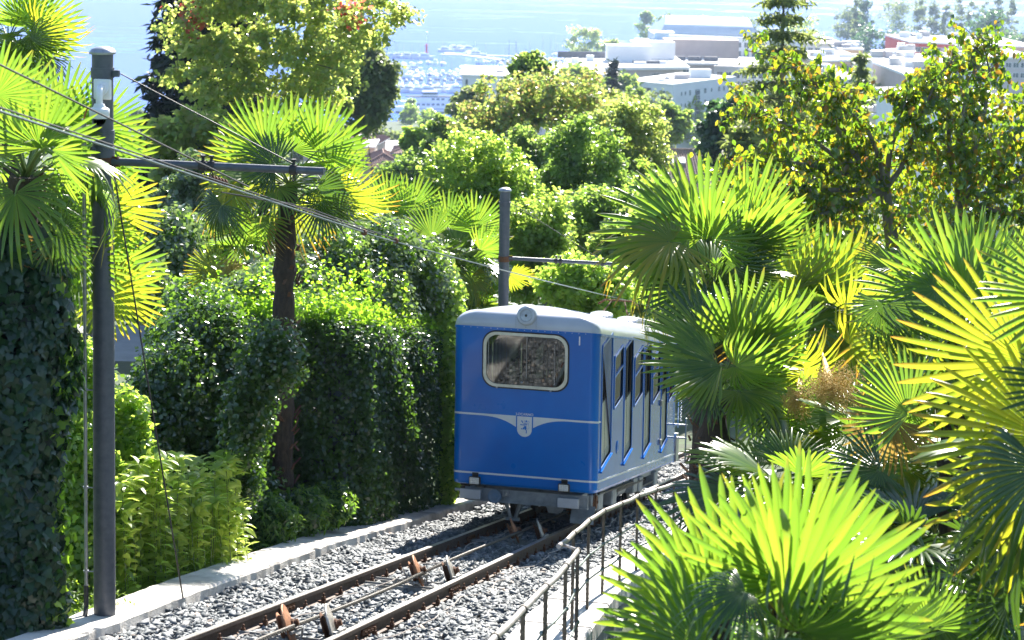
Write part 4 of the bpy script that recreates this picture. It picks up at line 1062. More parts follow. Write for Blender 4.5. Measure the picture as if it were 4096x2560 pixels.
cd = thing('conduit', 'slim grey metal conduit fixed along the left side of the tall pole', 'pipe', cb)
m1 = MB(); m1.tube([cb+Z*.28, cb+Z*2.9], .0155, 10); m1.tube([cb+Z*2.9, cb+Z*3.92], .0175, 10); m1.tube([cb+Z*4.04, cb+Z*4.56], .0205, 10); m1.build('tube', M['galv'], cd, True)
m1 = MB(); m1.tube([cb+Z*.0+C*.03-T*.1, cb+Z*.10, cb+Z*.30], .022, 8); m1.build('sleeve', M['black_cable'], cd, True); m1 = MB(); m1.tube([cb+Z*3.90, cb+Z*4.06], .025, 8); m1.build('sleeve', M['black_cable'], cd, True)
for h in (.42, 1.2, 2.1, 2.6, 3.3, 4.45):
    m1 = MB(); m1.lathe(cb+Z*h, Z, [(0, .024), (.02, .024)], 10); m1.tube([cb+Z*(h+.01), cb+Z*(h+.01)+C*.06+T*.05], .006, 5); m1.build('conduit_clip', M['galv'], cd)
CH = 5.22-1.44
wc = b1-T*.10+C*.045
wirething('camera_cable', 'orange cable curving from the conduit to the white camera', 'cable', [cb+Z*4.55, cb+Z*4.60+C*.01, cb+Z*4.66+C*.05-T*.03, wc+Z*(CH+.86)-T*.06-C*.02, wc+Z*(CH+.98)-T*.04], .007, 'orange')
cm = thing('security_camera', 'white dome security camera on a bent arm near the pole top', 'camera', wc+Z*(CH+.6))
hz_ = 5.22-.26
m1 = MB(); m1.bbox(wc+Z*(hz_-.13), C, T, Z, .08, .02, .09, .008); m1.build('mount_plate', M['white_plastic'], cm)
m1 = MB(); m1.lathe(wc+Z*(hz_-.12)-T*.02, -T, [(0, .072), (.012, .070), (.016, .05), (.03, .045)], 24); 
for a in range(4): m1.lathe(wc+Z*(hz_-.12)-T*.034+C*.05*math.cos(a*1.57+.8)+Z*.05*math.sin(a*1.57+.8), -T, [(0, .008), (.006, .006)], 6)
m1.build('mount_disc', M['white_plastic'], cm, True)
e0 = wc+Z*(hz_-.12)-T*.04; arc = [e0+(-T*math.sin(a)*.13+Z*(-(1-math.cos(a))*.10)+C*.045*math.sin(a)) for a in np.linspace(0, math.pi/2, 8)]
m1 = MB(); m1.tube([e0+T*.02]+arc+[arc[-1]-Z*.09], .030, 16); m1.build('bent_arm', M['white_plastic'], cm, True)
dc = arc[-1]-Z*.09
m1 = MB(); m1.lathe(dc, -Z, [(-.03, .042), (0, .055), (.012, .082), (.02, .088), (.055, .088), (.06, .086), (.095, .086), (.10, .070)], 32); m1.build('housing', M['white_plastic'], cm, True)
m1 = MB(); m1.lathe(dc-Z*.095, -Z, [(0, .058), (.03, .056), (.055, .04), (.068, .018), (.07, .0)], 24); dm = m1.build('dome', M['glass'], cm, True)
m1 = MB(); m1.lathe(dc-Z*.095, -Z, [(0, .045), (.03, .043), (.045, .03), (.05, .0)], 20); m1.build('lens_block', M['dark_metal'], dm, True)
for h in (hz_-.07, hz_-.20):
    m1 = MB(); m1.tube([b1+Z*h-C*.11, b1+Z*h-C*.08-T*.085, wc+Z*h-C*.06], .006, 5); m1.build('mount_strap', M['galv'], cm)

# ------------------------------------------------------------------ fan palms
_FR = {}
FK = {  # nseg, span, split, droop, cup, fold, tip bend, hanging share
    'flat': (38, 300, .44, .08, .14, .95, .08, .05), 'fan': (30, 225, .47, .12, .24, .95, .10, .08), 'half': (25, 175, .50, .10, .32, 1.0, .10, .04),
    'droop': (33, 255, .38, .36, .22, .8, .34, .4), 'hang': (30, 215, .38, .64, .26, .8, .5, .5), 'narrow': (19, 110, .48, .10, .4, 1.0, .10, .05), 'big': (34, 240, .44, .08, .14, .9, .14, .06)}
def frond_mesh(kind, matk, var):
    key = (kind, matk, var)
    if key in _FR: return _FR[key]
    ns, span, split, droop, cup, fold, tb, hang = FK[kind]
    rng = np.random.default_rng(hash_(kind)*7+var*13+1)
    V = []; F = []; da = math.radians(span)/ns
    for i in range(ns):
        a = -math.radians(span)/2+da*(i+.5)+rng.normal(0, da*.10)
        e = abs(a)/(math.radians(span)/2)
        Ls = (1-.22*e**2.2)*rng.uniform(.90, 1.06)*(rng.uniform(.55, .9) if rng.random() < .03 else 1)
        sp = split*(1-.12*e)*rng.uniform(.9, 1.1); hg = rng.random() < hang
        bend = rng.normal(0, .04); tbi = tb*rng.uniform(.2, 2.2); zj = rng.normal(0, .022); kink = rng.uniform(.72, .86)
        rs = [.03, sp*.5, sp, sp+(Ls-sp)*.3, sp+(Ls-sp)*.58, sp+(Ls-sp)*.82, sp+(Ls-sp)*.95, Ls]
        b0 = len(V)
        for r in rs:
            if r <= sp: w = r*math.tan(da/2)*1.0
            else:
                q = (r-sp)/(Ls-sp); w = sp*math.tan(da/2)*(1.0-.04*q)*(1-q**5)**.85+.0010
            aa = a+bend*max(0, r-sp)**1.5
            dx, dy = math.sin(aa), math.cos(aa)
            z = -droop*r*r*(.55+.45*math.cos(a*.5))+cup*r*(1-math.cos(a))-tbi*max(0, r/Ls-.62)**1.6*1.6+zj*max(0, r-sp*.8)
            rr_ = r
            if hg and r/Ls > kink:
                ex = r-kink*Ls; rr_ = kink*Ls+ex*.25; z -= ex*.95
            px, py = dx*rr_, dy*rr_; nx, ny = dy, -dx
            fo = fold*w*(1 if r > .05 else .3)
            V += [(px-nx*w, py-ny*w, z-fo*.5), (px, py, z+fo*.5), (px+nx*w, py+ny*w, z-fo*.5)]
        for k in range(len(rs)-1):
            p = b0+k*3
            F += [(p, p+1, p+4, p+3), (p+1, p+2, p+5, p+4)]
    _FR[key] = np_mesh('frond', np.array(V), np.array(F), [M[matk]])
    return _FR[key]
def hash_(s): return sum(ord(c)*(i+1) for i, c in enumerate(s))
PET = {}
def put_frond(palm, hub, R, a, nrm, kind='fan', matk='frond', var=0, src=None, prad=.011):
    hub = np.asarray(hub, float); a = np.asarray(a, float); a = a/np.linalg.norm(a)
    nrm = np.asarray(nrm, float); nrm = nrm-a*(nrm@a); nrm = nrm/np.linalg.norm(nrm); x = np.cross(a, nrm)
    o = bpy.data.objects.new('frond', frond_mesh(kind, matk, var)); COL.objects.link(o); o.parent = palm
    L0 = ORG[palm.name]; m = Matrix.Identity(4)
    for r in range(3):
        m[r][0] = x[r]*R; m[r][1] = a[r]*R; m[r][2] = nrm[r]*R; m[r][3] = hub[r]-L0[r]
    o.matrix_basis = m
    if src is not None:
        src = np.asarray(src, float); d = hub-src; Ld = np.linalg.norm(d)
        mid = (src+hub)/2+Z*Ld*.10
        mb = MB(); pts = [src, src*.55+mid*.45+Z*Ld*.02, mid, mid*.4+hub*.6+Z*Ld*.03, hub+a*R*.06]
        mb.tube(pts, [prad*1.6, prad*1.2, prad, prad*.9, prad*.6], 6)
        me = np_mesh('petiole', np.array(mb.v)-L0, mb.f, [M['petiole']], True)
        p = bpy.data.objects.new('petiole', me); COL.objects.link(p); p.parent = o
        p.matrix_parent_inverse = o.matrix_basis.inverted()
    return o
def pf(palm, u, v, D, Rpx, phi, eps=0, psi=0, kind='fan', matk='frond', var=0, src=None):
    hub = at(u, v, D); ph, ep, ps = map(math.radians, (phi, eps, psi))
    a = RT*math.cos(ph)*math.cos(ep)+UP*math.sin(ph)*math.cos(ep)-FW*math.sin(ep)
    n0 = -FW-a*(-FW@a); n0 /= np.linalg.norm(n0); s_ = np.cross(a, n0)
    nrm = n0*math.cos(ps)+s_*math.sin(ps)
    Rpx = Rpx*.95
    if src is None: src = palm['_c'] if '_c' in palm else None
    return put_frond(palm, hub, Rpx*D/FPX, a, nrm, kind, matk, var, CROWN.get(palm.name))
CROWN = {}
def palm_tree(label, base, top, r, n, seed, R=.55, pet=.55, group='fan palms round the track', mats=('frond', 'frond', 'frond_y', 'frond_d'), e0=78, e1=-38, dry=3, skip=None, trunk=True, lod=1):
    rng = np.random.default_rng(seed); base = np.asarray(base, float); top = np.asarray(top, float)
    p = thing('fan_palm', label, 'palm', base, group)
    CROWN[p.name] = top
    H = np.linalg.norm(top-base)
    mb = MB(); k = max(8, int(H/.14)); P = []; Rr = []
    for i in range(k+1):
        q = i/k; P.append(base+(top-base)*q+np.array([math.sin(q*3+seed)*.03, math.cos(q*2.5)*.02, 0])*H*.3); Rr.append(r*(1.0+.10*math.sin(i*1.9)+rng.uniform(-.08, .08))*(1.0 if q < .9 else .85))
    mb.tube(P, Rr, 14); mb.build('trunk', M['palm_bark'], p, False)
    sb = MB(); ns = int(H*26*lod)
    for i in range(ns):
        q = rng.uniform(.02, 1.0); a = rng.uniform(0, 6.28); c = base+(top-base)*q; d = np.array([math.cos(a), math.sin(a), 0]); s = np.array([-d[1], d[0], 0])
        b_ = c+d*r*.9; u_ = d*rng.uniform(.25, .9)+Z*rng.uniform(.35, 1.1)*(1 if rng.random() < .7 else -.7); u_ /= np.linalg.norm(u_); ln = rng.uniform(.06, .15); w_ = rng.uniform(.012, .028)
        sb.prism([b_-s*w_, b_+s*w_, b_+s*w_*.7+u_*ln, b_-s*w_*.7+u_*ln], np.cross(s, u_)*.012)
    if ns: sb.build('leaf_bases', M['fibre'], p)['kind'] = 'stuff'
    n_h = int(H*420*lod); V = []; q = rng.uniform(0, 1, n_h); a = rng.uniform(0, 6.28, n_h)
    c = base+(top-base)*q[:, None]; d = np.stack([np.cos(a), np.sin(a), np.zeros(n_h)], -1); e = c+d*r*.96
    tip = e+d*rng.uniform(.01, .07, n_h)[:, None]*(1.5 if lod else 1)+rng.normal(0, .03, (n_h, 3))-Z*rng.uniform(.0, .06, n_h)[:, None]
    s = np.cross(d, Z)*.0022
    V = np.stack([e-s, e+s, tip], 1).reshape(-1, 3)
    fo = link('trunk_fibres', np_mesh('trunk_fibres', V-ORG[p.name], np.arange(n_h*3).reshape(-1, 3), [M['palm_bark']]), p); fo['kind'] = 'stuff'
    for i in range(n):
        az = i*2.39996+seed; f = (i+.5)/n; el = math.radians(e0+(e1-e0)*f**.85+rng.uniform(-6, 6))
        if skip and skip(az % 6.283, el): continue
        d = np.array([math.cos(az)*math.cos(el), math.sin(az)*math.cos(el), math.sin(el)])
        L_ = pet*rng.uniform(.85, 1.15)*(.7+.5*f); hub = top+d*L_-Z*.10*L_*f
        dip = el-math.radians(8+34*f); a_ = np.array([math.cos(az)*math.cos(dip), math.sin(az)*math.cos(dip), math.sin(dip)])
        nrm = Z*1.0-a_*a_[2]+rng.normal(0, .18, 3)
        kind = 'half' if f < .2 else ('fan' if f < .5 else ('droop' if f < .8 else 'hang'))
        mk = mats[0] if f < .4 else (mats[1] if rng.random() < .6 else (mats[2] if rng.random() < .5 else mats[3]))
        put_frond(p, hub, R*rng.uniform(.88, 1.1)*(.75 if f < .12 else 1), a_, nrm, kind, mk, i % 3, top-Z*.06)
    for i in range(dry):
        az = rng.uniform(0, 6.28); el = math.radians(-62+rng.uniform(-12, 14)); d = np.array([math.cos(az)*math.cos(el), math.sin(az)*math.cos(el), math.sin(el)])
        put_frond(p, top-Z*.15+d*pet*.7, R*.8, d, Z+rng.normal(0, .3, 3), 'hang', 'frond_dry', i % 2, top-Z*.15)
    return p
def flower_cluster(palm, c, rx, rz, seed, n=2600):
    rng = np.random.default_rng(seed); c = np.asarray(c, float); mb = MB(); P = []
    for i in range(16):
        e = c+rng.normal(0, .45, 3)*np.array([rx, rx, rz]); mb.tube([CROWN[palm.name]-Z*.05, (c+CROWN[palm.name])/2, c+(e-c)*.3, e-Z*.03], [.012, .01, .006, .003], 5)
    mb.build('flower_stalk', M['flower'], palm, True)
    d = rng.normal(0, 1, (n, 3)); d /= np.linalg.norm(d, axis=1)[:, None]; P = c+d*(rng.uniform(0, 1, n)**.5)[:, None]*np.array([rx, rx, rz])*(1+.45*np.sin(d[:, 0:1]*7)*np.cos(d[:, 2:3]*6))
    oc = np.array([(1, 0, 0), (-1, 0, 0), (0, 1, 0), (0, -1, 0), (0, 0, 1), (0, 0, -1)], float)*.0065
    of = np.array([(0, 2, 4), (2, 1, 4), (1, 3, 4), (3, 0, 4), (2, 0, 5), (1, 2, 5), (3, 1, 5), (0, 3, 5)])
    V = (P[:, None]+oc[None]).reshape(-1, 3); F = (of[None]+(np.arange(n)*6)[:, None, None]).reshape(-1, 3)
    o = link('flower_beads', np_mesh('flower_beads', V-ORG[palm.name], F, [M['flower']]), palm); o['kind'] = 'stuff'

def P_at(u, v, D): return at(u, v, D)
def base_under(p, dz=0.0): return np.array([p[0], p[1], gz(p[0], p[1])-.15+dz])

# left foreground palm above the ivy column
tL = at(26, 176, 15.6); pL = palm_tree('big fan palm rising from the ivy covered trunk at the left edge', base_under(tL), tL, .15, 9, 3, R=.58, pet=.55, e0=60, e1=-20, dry=2,
    skip=lambda az, el: False)
for a in [(40, 148, 15.4, 72, 80, 10, 10, 'fan', 'frond', 0), (12, 118, 16.2, 72, 95, -5, 0, 'flat', 'frond', 1), (60, 118, 17.0, 60, 60, 0, 15, 'fan', 'frond', 2),
          (-4, 95, 15.2, 60, 85, 10, -5, 'flat', 'frond', 0), (96, 128, 17.2, 60, 20, -12, 10, 'flat', 'frond', 1), (84, 150, 17.5, 62, -8, -10, 20, 'flat', 'frond', 2),
          (56, 236, 15.2, 50, -20, 15, 12, 'flat', 'frond_d', 1), (52, 150, 14.8, 66, -42, 28, 40, 'narrow', 'frond', 1), (103, 205, 17.4, 66, -32, -8, 20, 'fan', 'frond_y', 0),
          (96, 160, 17.9, 66, 5, -5, 28, 'fan', 'frond', 1), (106, 268, 17.6, 64, -8, -5, 25, 'fan', 'frond', 2), (110, 290, 17.2, 58, -38, 0, 10, 'fan', 'frond_y', 2),
          (78, 258, 16.4, 62, -75, 5, 10, 'fan', 'frond', 0), (60, 178, 16.6, 60, -60, -5, -20, 'fan', 'frond', 1), (70, 205, 16.9, 58, -30, -15, 0, 'fan', 'frond', 0), (50, 130, 17.6, 58, 120, 0, 5, 'fan', 'frond', 2), (88, 232, 17.3, 55, -5, 0, 12, 'fan', 'frond', 1)]:
    pf(pL, *a[:7], kind=a[7], matk=a[8], var=a[9])
tT = at(8, 42, 27); pT = palm_tree('palm crown in the top left corner in front of the lake', base_under(tT), tT, .16, 16, 5, R=.62, pet=.5, e0=60, dry=2)
for a in [(38, 26, 26.5, 52, 8, 0, 8, 'flat', 'frond', 0), (42, 32, 26.2, 52, -32, 10, 50, 'droop', 'frond_y', 1), (20, 20, 26.4, 46, 50, 5, 15, 'fan', 'frond', 2), (30, 36, 26, 40, -60, 15, 40, 'hang', 'frond_d', 2)]:
    pf(pT, *a[:7], kind=a[7], matk=a[8], var=a[9])

# palm behind the pole arm
tM = at(290, 186, 24.4); bM = at(283, 522, 24.4); bM[2] = min(bM[2], gz(bM[0], bM[1]))-.1
pM = palm_tree('tall fan palm with dark trunk behind the hedge and the pole arm', bM, tM, .145, 12, 9, R=.58, pet=.55, e0=50, e1=-30, dry=1)
for a in [(266, 152, 24.1, 64, 118, 5, 12, 'half', 'frond', 0), (292, 150, 24.5, 62, 88, 0, 0, 'fan', 'frond', 1), (318, 152, 24.3, 60, 55, 0, 14, 'half', 'frond', 2), (252, 166, 24.7, 58, 160, 0, 25, 'half', 'frond_y', 0),
          (232, 190, 24.1, 52, 205, 10, 45, 'droop', 'frond_y', 1), (222, 205, 23.9, 46, 235, 10, 30, 'hang', 'frond_d', 0), (318, 188, 23.5, 44, -60, 20, 40, 'hang', 'frond_d', 1), (348, 194, 23.9, 48, -38, 10, 45, 'droop', 'frond_y', 2),
          (332, 172, 24.5, 44, 0, 0, 40, 'droop', 'frond', 0), (328, 202, 24.1, 42, -70, 15, 30, 'hang', 'frond_d', 2), (330, 158, 25.1, 44, 25, 0, 20, 'half', 'frond', 1), (275, 165, 23.9, 40, 150, 20, 20, 'fan', 'frond_d', 1)]:
    pf(pM, *a[:7], kind=a[7], matk=a[8], var=a[9])
tS = at(252, 262, 30); pS = palm_tree('smaller palm with yellow flowers left of the tall dark trunk', base_under(tS), tS, .14, 12, 12, R=.6, pet=.5, dry=2)
flower_cluster(pS, at(232, 268, 29.6), .32, .22, 4, 1500)
for a in [(215, 285, 29.4, 38, 250, 10, 30, 'droop', 'frond_y', 0), (215, 270, 29.6, 34, 180, 10, 20, 'fan', 'frond_y', 1), (245, 240, 30, 42, 150, 0, 25, 'droop', 'frond', 2)]:
    pf(pS, *a[:7], kind=a[7], matk=a[8], var=a[9])
tN1 = at(398, 230, 37); pN1 = palm_tree('bright palm crown between the tall palm and the second pole', base_under(tN1), tN1, .14, 14, 15, R=.72, pet=.5, e0=70, dry=2)
for a in [(388, 208, 36.8, 40, 95, 0, 5, 'fan', 'frond', 0), (410, 210, 37, 40, 70, 0, 8, 'fan', 'frond', 1)]:
    pf(pN1, *a[:7], kind=a[7], matk=a[8], var=a[9])
tN2 = at(456, 262, 37); pN2 = palm_tree('palm with wide green fans just left of the second pole', base_under(tN2), tN2, .15, 18, 18, R=.8, pet=.55, e0=70, dry=4)
for a in [(448, 228, 37, 42, 100, 0, 5, 'fan', 'frond', 0), (474, 228, 37, 40, 60, 0, 8, 'fan', 'frond', 1), (432, 238, 36, 42, 150, 0, 20, 'fan', 'frond', 2), (480, 250, 36, 36, -10, 0, 30, 'droop', 'frond', 1), (510, 275, 36, 26, -15, 0, 40, 'half', 'frond_y', 2)]:
    pf(pN2, *a[:7], kind=a[7], matk=a[8], var=a[9])
tN3 = at(470, 318, 37); pN3 = palm_tree('low palm behind the grey roof of the car, left of the pole', base_under(tN3), tN3, .14, 12, 21, R=.75, pet=.45, e0=75, e1=0, dry=0)

# right palms beside the car
bA = at(692, 520, 20.5); bA[2] = min(bA[2], gz(bA[0], bA[1]))-.2
tA = at(708, 290, 21.2); pA = palm_tree('taller of the two palms beside the car, its crown above the roof line', bA, tA, .14, 9, 24, R=.62, pet=.5, e0=60, e1=-12, dry=0)
for a in [(704, 236, 20.6, 92, 128, 4, 8, 'half', 'frond', 0), (742, 234, 20.8, 88, 54, -5, 30, 'narrow', 'frond', 1), (690, 236, 20.4, 100, 166, 5, 38, 'half', 'frond', 2), (710, 239, 20.2, 58, 65, 25, 5, 'fan', 'frond', 0),
          (672, 242, 20.0, 86, 178, 10, 62, 'droop', 'frond_y', 1), (738, 236, 20.4, 84, 12, 0, 55, 'half', 'frond', 1), (745, 244, 20.6, 74, -14, 10, 55, 'droop', 'frond_d', 2), (668, 258, 20.3, 62, 215, 10, 50, 'hang', 'frond', 0),
          (696, 289, 20.0, 62, 215, 20, 30, 'fan', 'frond_d', 1), (752, 232, 21.2, 60, 28, -10, 40, 'fan', 'frond_y', 0), (725, 262, 20.5, 50, -70, 15, 30, 'hang', 'frond_d', 2), (742, 268, 20.8, 46, -50, 10, 25, 'hang', 'frond_d', 0)]:
    pf(pA, *a[:7], kind=a[7], matk=a[8], var=a[9])
bB = at(722, 530, 19.2); bB[2] = min(bB[2], gz(bB[0], bB[1]))-.2
tB = at(716, 398, 19.2); pB = palm_tree('shorter palm with hairy trunk leaning across the side of the car', bB, tB, .165, 8, 27, R=.6, pet=.45, e0=60, e1=-5, dry=0, skip=lambda az, el: math.cos(az-math.pi) > .2)
for a in [(721, 369, 18.3, 94, 162, 12, 52, 'narrow', 'frond', 0), (722, 366, 18.2, 70, 196, 25, 45, 'narrow', 'frond', 1), (739, 350, 18.9, 86, 62, 0, 12, 'half', 'frond', 2), (712, 350, 19.3, 80, 118, 0, 28, 'half', 'frond_d', 0), (716, 352, 18.7, 84, 150, 5, 45, 'narrow', 'frond', 1),
          (735, 366, 18.4, 60, -28, 15, 50, 'droop', 'frond', 2), (748, 352, 19.0, 78, 22, 0, 38, 'half', 'frond', 0), (712, 385, 18.3, 46, 236, 15, 35, 'narrow', 'frond_d', 1), (752, 392, 19.2, 62, -38, 5, 40, 'fan', 'frond', 1)]:
    pf(pB, *a[:7], kind=a[7], matk=a[8], var=a[9])
# palms further right
tC = at(812, 322, 23); pC = palm_tree('palm with bright upright fans and yellow flowers right of the hairy trunks', base_under(tC), tC, .15, 14, 30, R=.8, pet=.55, e0=60, dry=3, mats=('frond', 'frond_y', 'frond_y', 'frond'))
for a in [(812, 292, 22.6, 80, 95, 0, 5, 'fan', 'frond', 0), (835, 290, 22.8, 74, 60, 0, 10, 'fan', 'frond_y', 1), (790, 292, 22.4, 74, 130, 0, 15, 'fan', 'frond_y', 2), (846, 310, 22.0, 72, 0, 10, 50, 'droop', 'frond_y', 0), (770, 340, 21.4, 74, 40, 0, 35, 'fan', 'frond', 1),
          (800, 400, 20.0, 76, -32, 10, 45, 'fan', 'frond', 0), (770, 410, 19.6, 66, -75, 10, 20, 'hang', 'frond', 2), (850, 345, 21.5, 70, -12, 5, 42, 'droop', 'frond_y', 2), (822, 425, 20.2, 60, -60, 10, 10, 'fan', 'frond_d', 0), (785, 375, 20.4, 70, -8, 5, 50, 'droop', 'frond_y', 1)]:
    pf(pC, *a[:7], kind=a[7], matk=a[8], var=a[9])
flower_cluster(pC, at(834, 388, 18.2), .30, .22, 7, 4600)
flower_cluster(pC, at(796, 402, 18.6), .16, .18, 8, 1600)
tD = at(962, 330, 17.5); pD = palm_tree('palm with tall lit fans in front of the large leaved tree', base_under(tD), tD, .15, 12, 33, R=.66, pet=.5, e0=50, dry=1)
for a in [(958, 292, 17, 92, 100, 0, 8, 'fan', 'frond', 0), (975, 286, 17.2, 84, 70, 5, 15, 'narrow', 'frond_d', 1), (930, 300, 17, 78, 155, 0, 25, 'half', 'frond', 2), (898, 266, 17.4, 50, 160, 0, 55, 'narrow', 'frond', 0),
          (884, 304, 16.4, 62, 258, 10, 35, 'hang', 'frond_d', 1), (935, 290, 16.6, 66, 200, 10, 55, 'droop', 'frond', 2), (1000, 290, 17.6, 72, 40, 0, 30, 'fan', 'frond', 1), (905, 330, 17.2, 78, 215, 0, 30, 'hang', 'frond_y', 2), (920, 350, 17.6, 70, 262, 0, 15, 'droop', 'frond_y', 0), (965, 296, 16.8, 70, 120, 10, 10, 'fan', 'frond', 1),
          (908, 415, 15.4, 76, 128, 10, 25, 'half', 'frond', 0), (895, 420, 15.8, 66, 240, 5, 10, 'hang', 'frond_dry', 1), (880, 470, 15.5, 60, 200, 10, 30, 'fan', 'frond_d', 1)]:
    pf(pD, *a[:7], kind=a[7], matk=a[8], var=a[9])
tE = at(1075, 470, 11.5); pE = palm_tree('near palm at the right edge with one huge yellow green fan', base_under(tE), tE, .16, 10, 36, R=.62, pet=.6, e0=40, dry=0)
for a in [(1024, 362, 11.2, 134, 172, 5, 5, 'big', 'frond_y', 0), (1066, 300, 10.8, 100, 176, 12, 35, 'half', 'frond', 1), (1046, 438, 10.9, 140, 190, 10, 30, 'big', 'frond_y', 1), (1044, 470, 10.4, 128, 222, 18, 45, 'hang', 'frond_d', 2), (1040, 492, 11.0, 120, 215, 0, 20, 'half', 'frond_y', 2), (1090, 390, 10.6, 96, 185, 10, 60, 'half', 'frond_d', 1),
          (1050, 560, 11.5, 110, 170, 10, 50, 'fan', 'frond_d', 0), (1010, 600, 12.0, 90, 120, 5, 30, 'fan', 'frond_d', 1)]:
    pf(pE, *a[:7], kind=a[7], matk=a[8], var=a[9])
tF = at(775, 680, 9.9); pF = palm_tree('nearest palm, its broad bright fans fill the bottom right corner', base_under(tF), tF, .16, 6, 39, R=.55, pet=.4, e0=20, e1=-30, dry=0)
for a in [(712, 627, 9.6, 128, 150, 8, 10, 'fan', 'frond', 0), (735, 610, 9.9, 150, 104, 2, 6, 'half', 'frond', 1), (782, 584, 9.5, 128, 92, 12, 2, 'big', 'frond', 2), (786, 606, 9.2, 168, 24, 6, 22, 'half', 'frond', 0), (790, 588, 9.9, 150, 58, 0, 16, 'half', 'frond', 1),
          (745, 592, 9.0, 70, 185, 25, 62, 'hang', 'frond_d', 2), (800, 632, 9.0, 120, -8, 15, 55, 'droop', 'frond_d', 0), (770, 640, 8.8, 60, 250, 25, 30, 'hang', 'frond_d', 1), (835, 628, 9.3, 70, 80, 25, 40, 'droop', 'frond_d', 2), (700, 650, 9.3, 110, 190, 8, 35, 'fan', 'frond', 2),
          (880, 640, 10.2, 90, 40, 0, 30, 'fan', 'frond_d', 1), (930, 628, 11.0, 70, 100, 5, 20, 'fan', 'frond', 2)]:
    pf(pF, *a[:7], kind=a[7], matk=a[8], var=a[9])
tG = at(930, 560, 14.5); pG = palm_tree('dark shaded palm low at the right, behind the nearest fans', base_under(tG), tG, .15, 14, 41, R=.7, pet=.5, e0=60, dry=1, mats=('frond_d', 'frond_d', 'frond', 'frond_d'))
tH = at(790, 500, 17.0); pH = palm_tree('low palm filling the gap right of the hairy trunk', base_under(tH), tH, .15, 16, 43, R=.75, pet=.5, e0=60, dry=2, mats=('frond', 'frond', 'frond_y', 'frond_d'))
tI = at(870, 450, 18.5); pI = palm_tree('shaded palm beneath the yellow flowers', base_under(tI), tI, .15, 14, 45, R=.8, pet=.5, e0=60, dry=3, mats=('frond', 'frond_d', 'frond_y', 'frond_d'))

# ------------------------------------------------------------------ hedge, shrubs, ivy
def surf_shrub(name, label, cat, base, blobs, mt, n, leaf, seed, kind='rhomb', core='hedge_leaf', stems=10, jitter=.14, ncore=None, nspread=.7, droop=.2, up=.6, group=None):
    """dense plant: leaves close to the blob surfaces over a twiggy inner mass"""
    rng = np.random.default_rng(seed); base = np.asarray(base, float); t = thing(name, label, cat, base, group)
    B = np.array(blobs, float); ar = (B[:, 3]*B[:, 4]*B[:, 5])**(2/3); w = ar/ar.sum()
    idx = rng.choice(len(B), n, p=w); d = rng.normal(0, 1, (n, 3)); d /= np.linalg.norm(d, axis=1)[:, None]
    lump = 1+.10*np.sin(d[:, 0]*5+idx)*np.cos(d[:, 2]*6+idx*2)
    r = (1-np.abs(rng.normal(0, jitter, n)))*lump+rng.normal(0, .035, n)
    P = B[idx, :3]+d*r[:, None]*B[idx, 3:]
    leaf_obj('foliage', P, leaf, mt, t, rng, kind=kind, nrm=d*.8+Z*up, nspread=nspread, droop=droop)
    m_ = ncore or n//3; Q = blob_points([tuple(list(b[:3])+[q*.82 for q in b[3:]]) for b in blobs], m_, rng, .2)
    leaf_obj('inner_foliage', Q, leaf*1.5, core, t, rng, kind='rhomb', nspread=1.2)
    mb = MB(); limbs(mb, base, blob_points(blobs, stems, rng, .3), .045, rng, first=.25); mb.build('stem', M['bark'], t, True)
    return t
